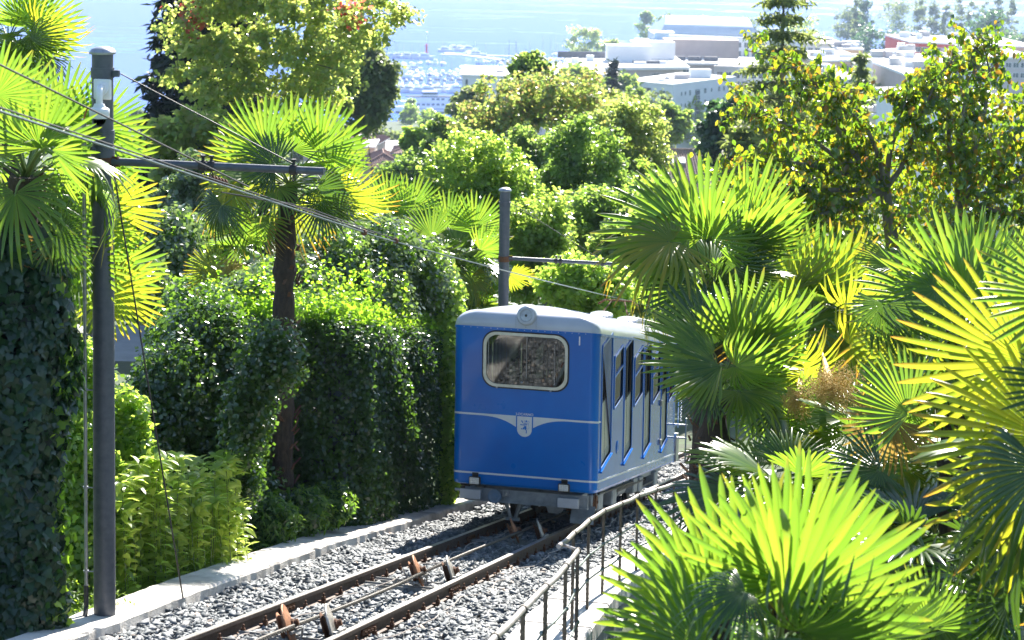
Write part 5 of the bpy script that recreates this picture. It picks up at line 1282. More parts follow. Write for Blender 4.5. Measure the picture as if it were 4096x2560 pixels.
def box_hedge():
    rng = np.random.default_rng(77)
    # hedge body in track coordinates: t along, l across, h up
    t0, t1, l0, l1, h0, h1 = 8.3, 13.5, -4.5, -2.02, -.75, 3.15
    base = K(9.5, -3.4, -.8); g = thing('hedge', 'tall dark clipped hedge standing between the car and the palm trunk', 'hedge', base)
    n = 62000; A1, A2, A3 = (l1-l0)*(h1-h0), (t1-t0)*(h1-h0), (t1-t0)*(l1-l0)
    f = rng.choice(3, n, p=np.array([A1*1.6, A2, A3])/(A1*1.6+A2+A3)); u, v = rng.uniform(0, 1, n), rng.uniform(0, 1, n)
    dep = np.abs(rng.normal(0, .11, n))
    bump = .10*np.sin(u*7+1)*np.cos(v*6)+.08*np.sin(u*17+v*9)
    tt = np.where(f == 0, t0+dep+bump*.8, t0+u*(t1-t0)); ll = np.where(f == 1, l1-dep+bump*.5, l0+(u if False else np.where(f == 0, u, v))*(l1-l0)); hh = np.where(f == 2, h1-dep+bump*1.2+rng.exponential(.05, n), h0+v*(h1-h0))
    hh = np.where(f != 2, np.minimum(hh, h1+bump*.6), hh)
    # soften the vertical edge nearest the camera
    q = np.clip((ll-(l1-.8))/.8, 0, 1); tt = tt+np.where(f == 0, q*q*.9, 0)
    qt = np.clip((hh-(h1-.7))/.7, 0, 1); tt = tt+np.where(f == 0, qt*qt*.6, 0); ll = ll-np.where(f == 1, qt*qt*.35+.8*np.clip(1-(tt-t0)/.9, 0, 1)**2, 0); hh = hh-np.where(f == 2, .45*np.clip((ll-(l1-.8))/.8, 0, 1)**2+.5*np.clip((t0+.8-tt)/.8, 0, 1)**2, 0)
    ql = np.clip(((l0+.4)-ll)/.4, 0, 1); tt = tt+np.where(f == 0, ql*ql*.35, 0)
    P = O+T*tt[:, None]+C*ll[:, None]+Z*hh[:, None]
    nr = np.where((f == 0)[:, None], -T*.9, np.where((f == 1)[:, None], C*.9, Z*1.0))
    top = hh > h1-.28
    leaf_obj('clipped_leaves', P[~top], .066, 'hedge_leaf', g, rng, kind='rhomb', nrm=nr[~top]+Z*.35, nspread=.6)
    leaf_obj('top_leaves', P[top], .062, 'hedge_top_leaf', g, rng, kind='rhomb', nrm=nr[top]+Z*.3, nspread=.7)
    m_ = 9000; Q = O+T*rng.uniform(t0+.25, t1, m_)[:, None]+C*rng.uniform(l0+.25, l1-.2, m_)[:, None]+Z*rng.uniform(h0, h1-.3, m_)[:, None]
    leaf_obj('light_block_leaves', Q, .16, 'dark_pine_leaf', g, rng, kind='rhomb', nspread=1.3)  # dark leaves added inside the hedge to stop light leaking through
    sp = []
    for i in range(70):
        c = K(rng.uniform(t0+.1, t1-1.5), rng.uniform(l0+.1, l1-.1), h1-.1); hgt = rng.uniform(.2, .75)*(1 if rng.random() < .8 else 1.4); k = int(hgt/.022)
        a = rng.uniform(0, 6.28, k); hq = np.linspace(0, hgt, k); sp.append(c+Z*hq[:, None]+np.stack([np.cos(a), np.sin(a), a*0], -1)*.03+np.array([rng.normal(0, .05), rng.normal(0, .05), 0])*hq[:, None])
    leaf_obj('sprouts', np.vstack(sp), .07, 'hedge_top_leaf', g, rng, kind='rhomb', nspread=.8)
    mb = MB()
    for i in range(14): a = K(rng.uniform(t0+.3, t1-1), rng.uniform(l0+.3, l1-.2), -.9); mb.tube([a, a+Z*1.0+rng.normal(0, .08, 3), a+Z*3.2+rng.normal(0, .2, 3)], [.04, .03, .01], 5)
    mb.build('stem', M['bark'], g, True)
box_hedge()
def ivy_column():
    rng = np.random.default_rng(31); c0 = at(10, 600, 15.8); c0[2] = gz(c0[0], c0[1])-.2; top = at(22, 225, 15.7); H = top[2]-c0[2]
    g = thing('ivy_trunk', 'thick column of dark ivy wrapped round the trunk at the left edge', 'ivy', c0)
    mb = MB(); mb.tube([c0, c0+(top-c0)*.5, top], [.26, .22, .14], 12); mb.build('trunk', M['palm_bark'], g, True)
    n = 15000; h = rng.uniform(0, 1, n); a = rng.uniform(0, 6.283, n)
    prof = (1+.10*np.sin(h*23+a*2)*np.sin(a*2+h*5))*np.interp(h, [0, .25, .5, .7, .85, .95, 1.0], [.44, .40, .40, .43, .45, .38, .22])*(1+.10*np.sin(a*3+h*9)+.07*np.sin(a*5-h*17))
    d = np.stack([np.cos(a), np.sin(a), np.zeros(n)], -1); r = prof-np.abs(rng.normal(0, .06, n))
    P = c0+(top-c0)*h[:, None]+d*r[:, None]
    leaf_obj('ivy_leaves', P, .078, 'ivy_leaf', g, rng, kind='ivy', nrm=d+Z*.25, nspread=.42, droop=2.2)
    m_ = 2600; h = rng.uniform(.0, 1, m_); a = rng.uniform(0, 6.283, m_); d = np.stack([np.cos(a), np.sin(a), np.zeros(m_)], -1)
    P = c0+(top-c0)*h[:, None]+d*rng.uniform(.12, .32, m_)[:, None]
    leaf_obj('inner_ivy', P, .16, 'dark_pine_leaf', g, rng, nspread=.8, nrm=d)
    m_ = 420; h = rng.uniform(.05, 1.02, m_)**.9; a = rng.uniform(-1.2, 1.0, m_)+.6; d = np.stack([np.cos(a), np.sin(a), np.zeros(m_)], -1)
    leaf_obj('ivy_light_tint', c0+(top-c0)*h[:, None]+d*rng.uniform(.38, .50, m_)[:, None], .075, 'hedge_top_leaf', g, rng, kind='ivy', nrm=d, nspread=.6, droop=1.5)  # brighter leaf colour stands in for sunlight on this side of the ivy
ivy_column()
def S(u, v, D, rx, ry, rz): c = at(u, v, D); s = D/FPX; return (c[0], c[1], c[2], rx*s, ry*s, rz*s)
def shrub(label, blobs, mt, n, leaf, seed, **k):
    B = [S(*b) for b in blobs]; z = min(b[2]-b[5] for b in B); c = np.array([np.mean([b[0] for b in B]), np.mean([b[1] for b in B]), 0]); c[2] = min(gz(c[0], c[1]), z+.3)
    return surf_shrub('shrub', label, 'shrub', c, B, mt, n, leaf, seed, **k)
shrub('bright glossy shrub between the ivy column and the tall pole', [(82, 400, 19.5, 34, 40, 60), (78, 470, 19.0, 36, 40, 60), (100, 520, 19.2, 40, 40, 60), (75, 560, 18.6, 34, 40, 50), (128, 445, 19.8, 26, 30, 60)], 'shrub_bright', 9500, .075, 101, core='shrub_leaf')
shrub('dark green glossy shrub right of the tall pole', [(170, 400, 24, 50, 50, 70), (205, 350, 25, 60, 60, 62), (150, 450, 23.5, 36, 40, 60), (225, 430, 24.6, 52, 50, 80), (195, 480, 24.2, 56, 50, 60), (252, 500, 24, 34, 30, 50)], 'dark_shrub', 24000, .066, 102, jitter=.34)
shrub('shrub with silvery leaves behind the dark trunk of the tall palm', [(255, 310, 27, 48, 50, 44), (290, 290, 28, 50, 50, 40), (232, 345, 27, 44, 40, 50)], 'shrub_silver', 12000, .075, 103, jitter=.25, core='shrub_leaf')
shrub('tall airy shrub with shining leaves rising above the dark hedge', [(330, 270, 29, 50, 50, 50), (380, 258, 30, 50, 50, 44), (420, 280, 30.5, 38, 40, 46), (300, 290, 28.5, 36, 40, 50), (360, 300, 29, 60, 50, 40)], 'shrub_silver', 17000, .078, 104, jitter=.34, core='shrub_leaf', stems=26)
shrub('leafy shrub between the hedge top and the left side of the car', [(446, 310, 31, 20, 40, 44), (446, 380, 30.5, 13, 30, 60), (448, 460, 30.5, 12, 30, 55)], 'shrub_bright', 6500, .08, 105, core='shrub_leaf')
shrub('dark green ground shrub at the foot of the wall below the tall palm', [(300, 512, 24.4, 30, 30, 26), (262, 522, 23.4, 40, 30, 28), (330, 504, 25.0, 26, 30, 22), (240, 470, 25.6, 30, 40, 40)], 'shrub_leaf', 9000, .085, 106, kind='lance', jitter=.3)
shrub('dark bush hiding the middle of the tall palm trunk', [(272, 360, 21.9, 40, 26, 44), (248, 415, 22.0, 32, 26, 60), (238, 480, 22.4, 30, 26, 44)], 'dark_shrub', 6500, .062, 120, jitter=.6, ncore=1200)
shrub('low dark bush in the gap between the trunk and the hedge', [(296, 430, 26.5, 22, 40, 46), (270, 410, 26.5, 26, 40, 60)], 'shrub_leaf', 6000, .07, 107, jitter=.3)
shrub('pale green bush behind the pole with the road beyond', [(172, 245, 38, 34, 60, 40), (150, 290, 36, 24, 50, 30), (205, 255, 40, 36, 60, 44)], 'shrub_silver', 9000, .11, 108, jitter=.25, core='shrub_leaf')
shrub('round green bush above the road left of the tall palm', [(190, 310, 34, 30, 60, 34), (172, 330, 33, 24, 50, 26)], 'shrub_leaf', 5000, .10, 109)
def lance_plant():
    rng = np.random.default_rng(60); c = at(185, 610, 18.2); c[2] = gz(c[0], c[1]); g = thing('leafy_plant', 'light green plant with long pointed leaves beside the tall pole', 'plant', c)
    mb = MB(); PP = []; NN = []
    for i in range(150):
        u = rng.uniform(112, 242); D = 18.1+(u-118)*.022+rng.uniform(.3, 1.6); vt = 455+rng.uniform(0, 70)+max(0, (150-u))*.5+max(0, u-225)*1.6; b = at(u+rng.normal(0, 6), 600, D); b[2] = gz(b[0], b[1]); tp = at(u, vt, D)
        if tp[2] < b[2]+.2: continue
        mb.tube([b, (b+tp)/2+rng.normal(0, .03, 3), tp], [.008, .006, .003], 4, caps=False)
        k = int((tp[2]-b[2])/.05); q = np.linspace(.15, 1, k); q = np.concatenate([q, np.full(7, 1.0)]); PP.append(b+(tp-b)*q[:, None])
    mb.build('stem', M['petiole'], g, True)
    P = np.vstack(PP); n = len(P); a = rng.uniform(0, 6.283, n)
    tv, tf = _leaf_tpl('lance'); ax = np.stack([np.cos(a), np.sin(a), rng.normal(.15, .35, n)], -1); ax /= np.linalg.norm(ax, axis=1)[:, None]
    nn = Z+rng.normal(0, .25, (n, 3)); nn -= ax*(ax*nn).sum(1)[:, None]; nn /= np.linalg.norm(nn, axis=1)[:, None]; sd_ = np.cross(ax, nn); s = rng.uniform(.11, .20, n)
    V = P[:, None]+s[:, None, None]*(tv[None, :, 0:1]*1.5*sd_[:, None]+tv[None, :, 1:2]*ax[:, None]+tv[None, :, 2:3]*nn[:, None])
    F = (tf[None]+(np.arange(n)*7)[:, None, None]).reshape(-1, 3)
    link('foliage', np_mesh('foliage', V.reshape(-1, 3)-ORG[g.name], F, [M['lance_leaf']]), g)
lance_plant()
def ferns():
    rng = np.random.default_rng(8); V = []; PP = []
    c = at(85, 600, 17.2); c[2] = gz(c[0], c[1])
    g = thing('fern', 'small bright fern at the foot of the tall pole', 'fern', c)
    for i in range(26):
        b = at(82+rng.normal(0, 10), 606, 17.2+rng.normal(0, .25)); b[2] = K(-.6, -2.1, -.15)[2]+rng.uniform(-.35, .05); a = rng.uniform(0, 6.28); d = np.array([math.cos(a), math.sin(a), 0])
        q = np.linspace(0, 1, 26); PP.append(b+d*(q*.34)[:, None]+Z*(q*.30-q*q*.26)[:, None]+np.cross(d, Z)*(np.where(np.arange(26) % 2, 1, -1)*.045*(1-q))[:, None])
    leaf_obj('foliage', np.vstack(PP), .05, 'fern_leaf', g, rng, kind='thin', nspread=.4)
ferns()
def ground_cover():
    rng = np.random.default_rng(19); n = 44000
    l = np.concatenate([rng.uniform(2.3, 10, n//2), rng.uniform(-10, -2.4, n//2)]); t = rng.uniform(-6, 30, n)
    P = O+T*t[:, None]+C*l[:, None]; P[:, 2] = ground_z(P[:, 0], P[:, 1])+rng.uniform(.0, .16, n)
    V, F = leaves(P, .10, rng, kind='rhomb', nspread=.6)
    o = link('ground_cover', np_mesh('ground_cover', V, F, [M['shrub_leaf']])); tag(o, 'low leafy ground cover under the palms on both sides of the track', 'ground cover', kind='stuff')
ground_cover()

# ------------------------------------------------------------------ trees of the middle distance
ptree('maple_tree', 'large open tree with yellow green leaves and some red ones behind the tall palm', 'tree', 272, -75, 138, 262, 62, 'maple_leaf', 201, 22000, .19, ncl=330, clr=.36, r0=.34, k=14, ub=243, extra=('red_leaf', .012), shell=.3)
ptree('maple_tree', 'lower yellow green tree under the large open tree', 'tree', 205, 95, 220, 130, 58, 'maple_leaf', 202, 11000, .24, ncl=60, k=7)
cb_ = at(205, 250, 76); conifer('pine_tree', 'dark bluish conifer standing behind the yellow green tree at the left', np.array([cb_[0], cb_[1], gz(cb_[0], cb_[1])]), at(205, -160, 76)[2], 3.7, 'dark_pine_leaf', 203, whorls=26, per=9, n_spray=42, leaf=.62, droop=.15, power=.45, start=.1)
ptree('plane_tree', 'tall bluish green tree at the shore, right of the large open tree', 'tree', 366, 26, 140, 66, 105, 'far_leaf', 204, 14000, .27, ncl=170, clr=.55, k=8, ub=368)
ptree('plane_tree', 'yellow tipped tree joined to the left of the bluish shore tree', 'tree', 332, 30, 118, 55, 95, 'maple_leaf', 205, 8000, .32, ncl=50, k=7)
ptree('olive_tree', 'silvery bush like tree left of the tall palm crown', 'tree', 185, 150, 300, 110, 50, 'shrub_silver', 206, 13000, .17, ncl=80, k=8)
ptree('lime_tree', 'dark green tree below the silvery tree behind the pole', 'tree', 205, 215, 330, 110, 44, 'shrub_silver', 207, 12000, .13, ncl=70)
ptree('plane_tree', 'tall middle tree with rusty orange top in front of the harbour', 'tree', 552, 56, 200, 225, 92, 'orange_leaf', 208, 30000, .20, ncl=360, k=13, clr=.5, shell=.4)
ptree('plane_tree', 'pointed green crown rising in front of the marina', 'tree', 535, 48, 130, 62, 96, 'mid_leaf', 209, 7000, .30, ncl=50)
ptree('plane_tree', 'round yellow green tree right of the orange topped tree', 'tree', 628, 84, 200, 110, 84, 'maple_leaf', 210, 16000, .19, ncl=180, clr=.45)
ptree('acacia_tree', 'feathery green tree in the very middle of the view', 'tree', 582, 106, 300, 120, 56, 'acacia_leaf', 211, 26000, .13, ncl=260, clr=.36, k=9, ub=590)
ptree('acacia_tree', 'darker feathery tree behind the arm of the far pole', 'tree', 600, 165, 320, 115, 50, 'acacia_leaf', 212, 18000, .12, ncl=220, clr=.32, k=8)
ptree('locust_tree', 'light green tree with upright sprays left of the middle', 'tree', 478, 122, 290, 150, 44, 'light_leaf', 213, 28000, .12, ncl=280, clr=.30, k=12, ub=500, shell=.4)
ptree('locust_tree', 'lighter spray of leaves right of the second pole', 'tree', 535, 180, 310, 90, 42, 'light_leaf', 214, 14000, .11, ncl=150, clr=.26)
ptree('lime_tree', 'soft light green tree filling the gap left of the brown tiled roof', 'tree', 655, 150, 290, 100, 74, 'light_leaf', 230, 14000, .17, ncl=190, clr=.38)
ptree('lime_tree', 'soft green crown between the feathery tree and the orange topped tree', 'tree', 528, 112, 240, 110, 66, 'mid_leaf', 231, 14000, .16, ncl=190, clr=.36)
ptree('round_bush', 'dark round bush beside the yellow house', 'shrub', 402, 155, 200, 44, 120, 'acacia_leaf', 215, 9000, .28, ncl=60, clr=.9)
ptree('walnut_tree', 'bright leafy tree low behind the roof of the car', 'tree', 590, 255, 320, 120, 38, 'shrub_bright', 216, 11000, .11, ncl=70)
ptree('willow_tree', 'grey green tree in front of the moored ferry', 'tree', 470, 88, 135, 52, 190, 'far_leaf', 217, 4500, .5, ncl=40)
ptree('lime_tree', 'pale green tree left of the middle, below the ferry', 'tree', 418, 120, 172, 40, 130, 'light_leaf', 218, 6000, .36, ncl=45)
ptree('lime_tree', 'hazy green tree between the shore tree and the yellow house', 'tree', 446, 112, 170, 56, 120, 'mid_leaf', 219, 6000, .34, ncl=45)
cc = at(612, 130, 300); conifer('spruce_tree', 'small dark spruce in front of the taupe flat roof', np.array([cc[0], cc[1], gz(cc[0], cc[1])]), at(607, 58, 300)[2], 3.6, 'dark_pine_leaf', 220, whorls=16, per=7, n_spray=18, leaf=1.0, droop=.3, r0=.3)
ptree('lime_tree', 'loose tree in front of the white block of flats', 'tree', 672, 98, 150, 42, 190, 'mid_leaf', 221, 4200, .42, ncl=40)
ptree('lime_tree', 'second loose tree at the corner of the white flats', 'tree', 632, 80, 130, 30, 260, 'mid_leaf', 222, 2600, .55, ncl=30)
cd_ = at(775, 300, 82); conifer('fir_tree', 'tall ragged fir on the right reaching the top of the picture', np.array([cd_[0], cd_[1], gz(cd_[0], cd_[1])]), at(771, -75, 82)[2], 5.6, 'conifer_leaf', 223, whorls=24, per=7, n_spray=64, leaf=.36, droop=.30, power=.8, start=.15, rag=.6)
cd_ = at(738, 300, 78); conifer('fir_tree', 'lower dark fir in front of the tall ragged fir', np.array([cd_[0], cd_[1], gz(cd_[0], cd_[1])]), at(742, 120, 78)[2], 3.2, 'conifer_leaf', 224, whorls=18, per=8, n_spray=34, leaf=.44, droop=.35, power=.6)
ptree('pine_tree', 'blue green pine below the tall fir, beside the white flats', 'tree', 728, 88, 190, 72, 100, 'bluegreen_leaf', 225, 12000, .30, ncl=70)
cd_ = at(856, 240, 120); conifer('spruce_tree', 'narrow brownish spruce between the flats at the right', np.array([cd_[0], cd_[1], gz(cd_[0], cd_[1])]), at(857, 50, 120)[2], 2.1, 'conifer_leaf', 226, whorls=20, per=7, n_spray=20, leaf=.55, droop=.4)
ptree('bay_tree', 'dark green tree behind the crown of the taller palm', 'tree', 640, 190, 320, 110, 46, 'mid_leaf', 227, 12000, .14, ncl=80)
ptree('bay_tree', 'dark tree between the tiled roof and the large leaved tree', 'tree', 730, 190, 300, 100, 44, 'acacia_leaf', 228, 12000, .13, ncl=80)
ptree('bay_tree', 'dense tree in the shade behind the right hand palms', 'tree', 900, 220, 400, 260, 34, 'mid_leaf', 229, 20000, .13, ncl=110, k=9)

def persimmon():
    """open tree with large hanging leaves on arching shoots"""
    rng = np.random.default_rng(88); D0 = 27.0
    base = at(905, 420, D0); base[2] = gz(base[0], base[1]); g = thing('persimmon_tree', 'open tree with large drooping leaves turning orange at the upper right', 'tree', base)
    mb = MB(); PP = []
    fork = at(885, 190, D0); hub2 = at(960, 200, D0+1); mb.tube([base, at(900, 300, D0), fork], [.16, .12, .085], 8); mb.tube([at(900, 300, D0), hub2], [.1, .07], 7)
    mains = [(fork, (862, 165), (838, 130), (825, 95), (812, 80), (792, 66)), (fork, (870, 160), (835, 120), (826, 100), (790, 62), (745, 50)), (fork, (900, 170), (912, 140), (925, 105), (940, 75), (956, 55)), (hub2, (975, 150), (985, 110), (990, 75), (985, 50), (975, 34)), (fork, (850, 175), (810, 165), (775, 160), (735, 168), (700, 182)),
             (hub2, (1000, 160), (1020, 130), (1040, 100), (1050, 85), (1060, 70)), (fork, (880, 160), (868, 130), (850, 112), (838, 102), (825, 96)), (hub2, (950, 160), (948, 120), (945, 95), (940, 80), (938, 70)), (fork, (840, 160), (800, 130), (770, 118), (755, 112), (735, 108)), (hub2, (970, 170), (960, 130), (965, 100), (968, 80), (985, 62)),
             (hub2, (1000, 190), (1025, 175), (1045, 165), (1060, 160), (1075, 150)), (fork, (840, 190), (800, 190), (770, 190), (745, 195), (720, 200)), (hub2, (990, 210), (1010, 215), (1030, 215), (1050, 215), (1070, 220)), (fork, (850, 205), (820, 215), (790, 225), (765, 230), (745, 240)), (hub2, (960, 230), (960, 250), (950, 265), (940, 275), (930, 280)), (fork, (890, 150), (900, 120), (905, 105), (908, 95), (912, 85))]
    for mi, m_ in enumerate(mains):
        p0 = m_[0]; dd = rng.uniform(-1.6, 1.6); pts = [p0]+[at(u, v, D0+dd*(i+1)/5) for i, (u, v) in enumerate(m_[1:])]
        mb.tube(pts, [.05, .04, .03, .02, .013, .006], 6, caps=False)
        pa = np.array(pts)
        for j in range(34):
            q = rng.uniform(.15, 1)*5; i0 = min(int(q), 4); p = pa[i0]+(pa[i0+1]-pa[i0])*(q-i0)
            d = rng.normal(0, 1, 3)*np.array([1, 1.3, .6])+Z*.25; d /= np.linalg.norm(d); ln = rng.uniform(.25, .75)
            tw = [p, p+d*ln*.5+Z*.03, p+d*ln-Z*.10*ln]; mb.tube(tw, [.008, .006, .003], 4, caps=False)
            k = int(9+ln*24); s = rng.uniform(.15, 1, k); PP.append(p+d*(ln*s)[:, None]+rng.normal(0, .035, (k, 3)))
    mb.build('trunk', M['pale_bark'], g, True)
    fill = blob_points([S(880, 190, D0+1, 120, 160, 60), S(980, 200, D0+1, 80, 140, 70), S(790, 180, D0+1, 80, 120, 40), S(960, 130, D0+1, 70, 120, 40), S(860, 225, D0+1, 130, 150, 40), S(1010, 150, D0+1, 40, 100, 60)], 520, rng, .3)
    for c in fill:
        k = rng.integers(10, 26); PP.append(c+rng.normal(0, .17, (k, 3)))
    P = np.vstack(PP); leaf_obj('crown', P, .105, 'persimmon_leaf', g, rng, kind='ovate', nrm=rng.normal(0, 1, (len(P), 3))*np.array([1, 1, .6]), nspread=.3, droop=1.9)
    for i in range(60):
        fm = MB(); p = P[rng.integers(len(P))]-Z*.05; fm.lathe(p-Z*.03, Z, [(0, .01), (.012, .026), (.03, .03), (.045, .02), (.052, .004)], 8)
        fm.build('fruit', M['rubber'], g, True)
persimmon()

# trees scattered among the houses down to the shore
def scatter_trees():
    rng = np.random.default_rng(404); protos = []
    for i, mt_ in enumerate(('mid_leaf', 'far_leaf', 'light_leaf')):
        x, y = 120+i*30, 300; b = np.array([x, y, gz(x, y)]); h = 8.0
        bl = [(x, y, b[2]+h*.62, 2.6, 2.6, 3.0), (x-1.5, y, b[2]+h*.5, 1.8, 1.8, 2.0), (x+1.6, y+.4, b[2]+h*.56, 1.7, 1.7, 1.9), (x+.3, y, b[2]+h*.85, 1.5, 1.5, 1.7)]
        protos.append(broad('garden_tree', 'small leafy garden tree among the houses down towards the lake', 'tree', b, bl, mt_, n=2600, leaf=.55, ncl=70, clr=.55, r0=.16, seed=620+i, group='garden trees among the houses'))
    for k in range(175):
        D = 110+740*rng.uniform(0, 1)**.8; u = rng.uniform(-40, 1060)
        if k >= 110: D = rng.uniform(34, 150); u = rng.uniform(-420, -30) if k % 2 else rng.uniform(1060, 1560)
        c = at(u, 200, D); x, y = float(c[0]), float(c[1])
        if y > float(shore(x))-35: continue
        if k % 1 == 0:
            q = copy_tree(protos[k % 3], (0, 0, 0)); sc_ = rng.uniform(.7, 1.5)*(1 if D > 200 else .8)
            q.location = Vector((x, y, gz(x, y)-.1)); q.scale = (sc_, sc_, sc_); q.rotation_euler = (0, 0, rng.uniform(0, 6.28))
scatter_trees()
def town_trees():
    rng = np.random.default_rng(55); src = [o for o in bpy.data.objects if o.get('category') == 'tree' and o.name.startswith('garden_tree')][:3]
    for k in range(34):
        D = rng.uniform(400, 760); u = rng.uniform(555, 1040); c = at(u, 100, D); q = copy_tree(src[k % 3], (0, 0, 0), 'street tree standing between the flat roofed buildings of the town', 'street trees in the town')
        s_ = rng.uniform(1.8, 2.9); q.location = Vector((float(c[0]), float(c[1]), gz(c[0], c[1])-.2)); q.scale = (s_, s_, s_*1.1); q.rotation_euler = (0, 0, rng.uniform(0, 6.28))
town_trees()
# shore trees beyond the roofs: broad crowns and poplars
sh_t = [(585, 20, 66, 40, 1120, 'maple_leaf', 'round bushy tree at the water right of the marina'), (612, 36, 62, 26, 1100, 'maple_leaf', 'low arm of foliage beside the round tree at the water'), (648, 6, 44, 24, 1250, 'mid_leaf', 'thin tree on the shore above the blue facade'), (665, 10, 44, 24, 1240, 'mid_leaf', 'second thin tree on the shore above the blue facade'), (700, 10, 42, 34, 1250, 'maple_leaf', 'yellowish tree above the curved silver roof'),
        (745, 18, 50, 40, 1150, 'far_leaf', 'hazy tree left of the tall ragged fir'), (800, 12, 66, 50, 1050, 'maple_leaf', 'yellow tree just right of the tall ragged fir'), (815, 40, 72, 34, 900, 'light_leaf', 'low yellow green tree in front of the shore trees'), (848, 4, 42, 40, 1250, 'far_leaf', 'round shore tree near the tall dark poplar'), (845, 50, 80, 40, 850, 'light_leaf', 'pale tree below the tall dark poplar'), (880, 20, 82, 56, 900, 'bluegreen_leaf', 'large blue green tree with glistening crown'),
        (905, -12, 50, 60, 1300, 'far_leaf', 'feathery shore tree at the top right'), (925, 30, 78, 44, 950, 'far_leaf', 'dull green tree right of the glistening one'), (985, 6, 72, 66, 880, 'bluegreen_leaf', 'big dark rounded tree at the upper right'), (945, 40, 72, 40, 900, 'far_leaf', 'brownish bush between the two dark rounded trees'), (1018, 28, 70, 36, 950, 'far_leaf', 'hazy tree at the right edge of the shore'), (962, 46, 70, 34, 860, 'mid_leaf', 'low tree left of the big rounded one'), (770, 34, 60, 40, 1000, 'far_leaf', 'pale tree seen through the ragged fir')]
for i, (u, vt, vb, w, D, mt_, lab) in enumerate(sh_t):
    ptree('shore_tree', lab, 'tree', u, vt, vb, w, D, mt_, 300+i, 2600, 1.5, ncl=40, clr=w*D/FPX*.13, r0=.6, k=6, group='trees along the lake shore')
pops = [(866, -20, 66, 13, 1000, 'bluegreen_leaf', 'tall dark poplar right of the round shore tree'), (858, -6, 60, 12, 1030, 'far_leaf', 'pale poplar touching the tall dark one')]+[(920+i*13, -8+(i*37 % 11), 56, 12, 1180, 'far_leaf', f"hazy poplar in the row at the top right, {w_} from its left end") for i, w_ in enumerate(['first', 'second', 'third', 'fourth', 'fifth', 'sixth', 'seventh', 'eighth'])]
for i, (u, vt, vb, w, D, mt_, lab) in enumerate(pops):
    rng = np.random.default_rng(900+i); c = at(u, (vt+vb)/2, D); s = D/FPX; bl = [(c[0], c[1], c[2], w*s*.5, w*s*.5, (vb-vt)*s*.5)]
    broad('poplar_tree', lab, 'tree', np.array([c[0], c[1], gz(c[0], c[1])]), bl, mt_, n=2200, leaf=1.2, ncl=50, clr=w*s*.2, r0=.5, seed=900+i, group='poplars along the lake shore', shell=.3)

# ------------------------------------------------------------------ buildings
GRP = {}
def win_part(parent, c, ux, uz, out, w, h, fmat='white_paint', depth=.12):
    """a framed window: the frame is the part, its pane a sub-part"""
    key = (round(w, 2), round(h, 2), round(float(ux[0]), 3), round(float(ux[1]), 3), fmat)
    if key not in GRP:
        z0 = np.zeros(3); fr = min(.12, w*.12); mb = MB()
        for sx in (-1, 1): mb.box(z0+ux*sx*(w/2-fr/2)+out*.03, ux, out, uz, fr/2, depth/2, h/2)
        for sz in (-1, 1): mb.box(z0+uz*sz*(h/2-fr/2)+out*.03, ux, out, uz, w/2-fr, depth/2, fr/2)
        if w > 1.0: mb.box(z0+out*.03, ux, out, uz, fr/3, depth/2.5, h/2-fr)
        fm = np_mesh('window', np.array(mb.v), mb.f, [M[fmat]])
        pm = np_mesh('pane', np.array([ux*a*(w/2-.02)+uz*b*(h/2-.02)+out*.02 for a, b in ((-1, -1), (1, -1), (1, 1), (-1, 1))]), [(0, 1, 2, 3)], [M['far_pane']])
        GRP[key] = (fm, pm)
    fm, pm = GRP[key]
    f = bpy.data.objects.new('window', fm); COL.objects.link(f); f.parent = parent; f.location = Vector([float(q) for q in (np.asarray(c)-ORG[parent.name])])
    p = bpy.data.objects.new('pane', pm); COL.objects.link(p); p.parent = f
    return f
def building(name, label, poly, zr, zb, wall, cat='building', roof='roof_white', eave=.0, edge=.4, edge_mat='roof_edge', group='flat roofed buildings near the lake'):
    """flat roofed block; poly = [(x, y)] corners, counter-clockwise"""
    c = np.mean(np.array(poly), axis=0); t = thing(name, label, cat, (c[0], c[1], zb), group)
    P = [np.array([x, y, zb]) for x, y in poly]
    mb = MB(); mb.prism(P, Z*(zr-zb)); mb.build('wall', M[wall], t)
    n = len(poly); out = [np.array([x, y]) for x, y in poly]
    big = []
    for p in out: d = p-c; big.append(p+d/np.linalg.norm(d)*max(eave, .05))
    mb = MB(); mb.prism([np.array([p[0], p[1], zr]) for p in big], Z*edge); ro = mb.build('roof', M[edge_mat], t)
    mb = MB(); mb.prism([np.array([*(p+(c-p)/np.linalg.norm(c-p)*.5), zr+edge]) for p in big], Z*.03); mb.build('roof_gravel', M[roof], ro)
    return t
def face_windows(t, a, b, zr, rows, cols, w, h, fh=3.0, first=1.5, skip=(), z_off=0, fmat='white_paint', margin=1.5):
    a = np.array([*a, 0.0]); b = np.array([*b, 0.0]); d = b-a; Ld = np.linalg.norm(d); ux = d/Ld; out = np.array([ux[1], -ux[0], 0])
    for r in range(rows):
        for k in range(cols):
            if (r, k) in skip: continue
            x = margin+(Ld-2*margin)*(k+.5)/cols; p = a+ux*x; p[2] = zr-first-fh*r
            win_part(t, p, ux, Z, out, w, h, fmat)
def xy(u, v, D): p = at(u, v, D); return (float(p[0]), float(p[1]))
def roof_box(t, c, sx, sy, sz, mt, yaw=0, name='roof_box'):
    ca, sa = math.cos(yaw), math.sin(yaw); mb = MB(); mb.box(np.asarray(c, float)+Z*sz/2, np.array([ca, sa, 0]), np.array([-sa, ca, 0]), Z, sx/2, sy/2, sz/2); return mb.build(name, M[mt], t)

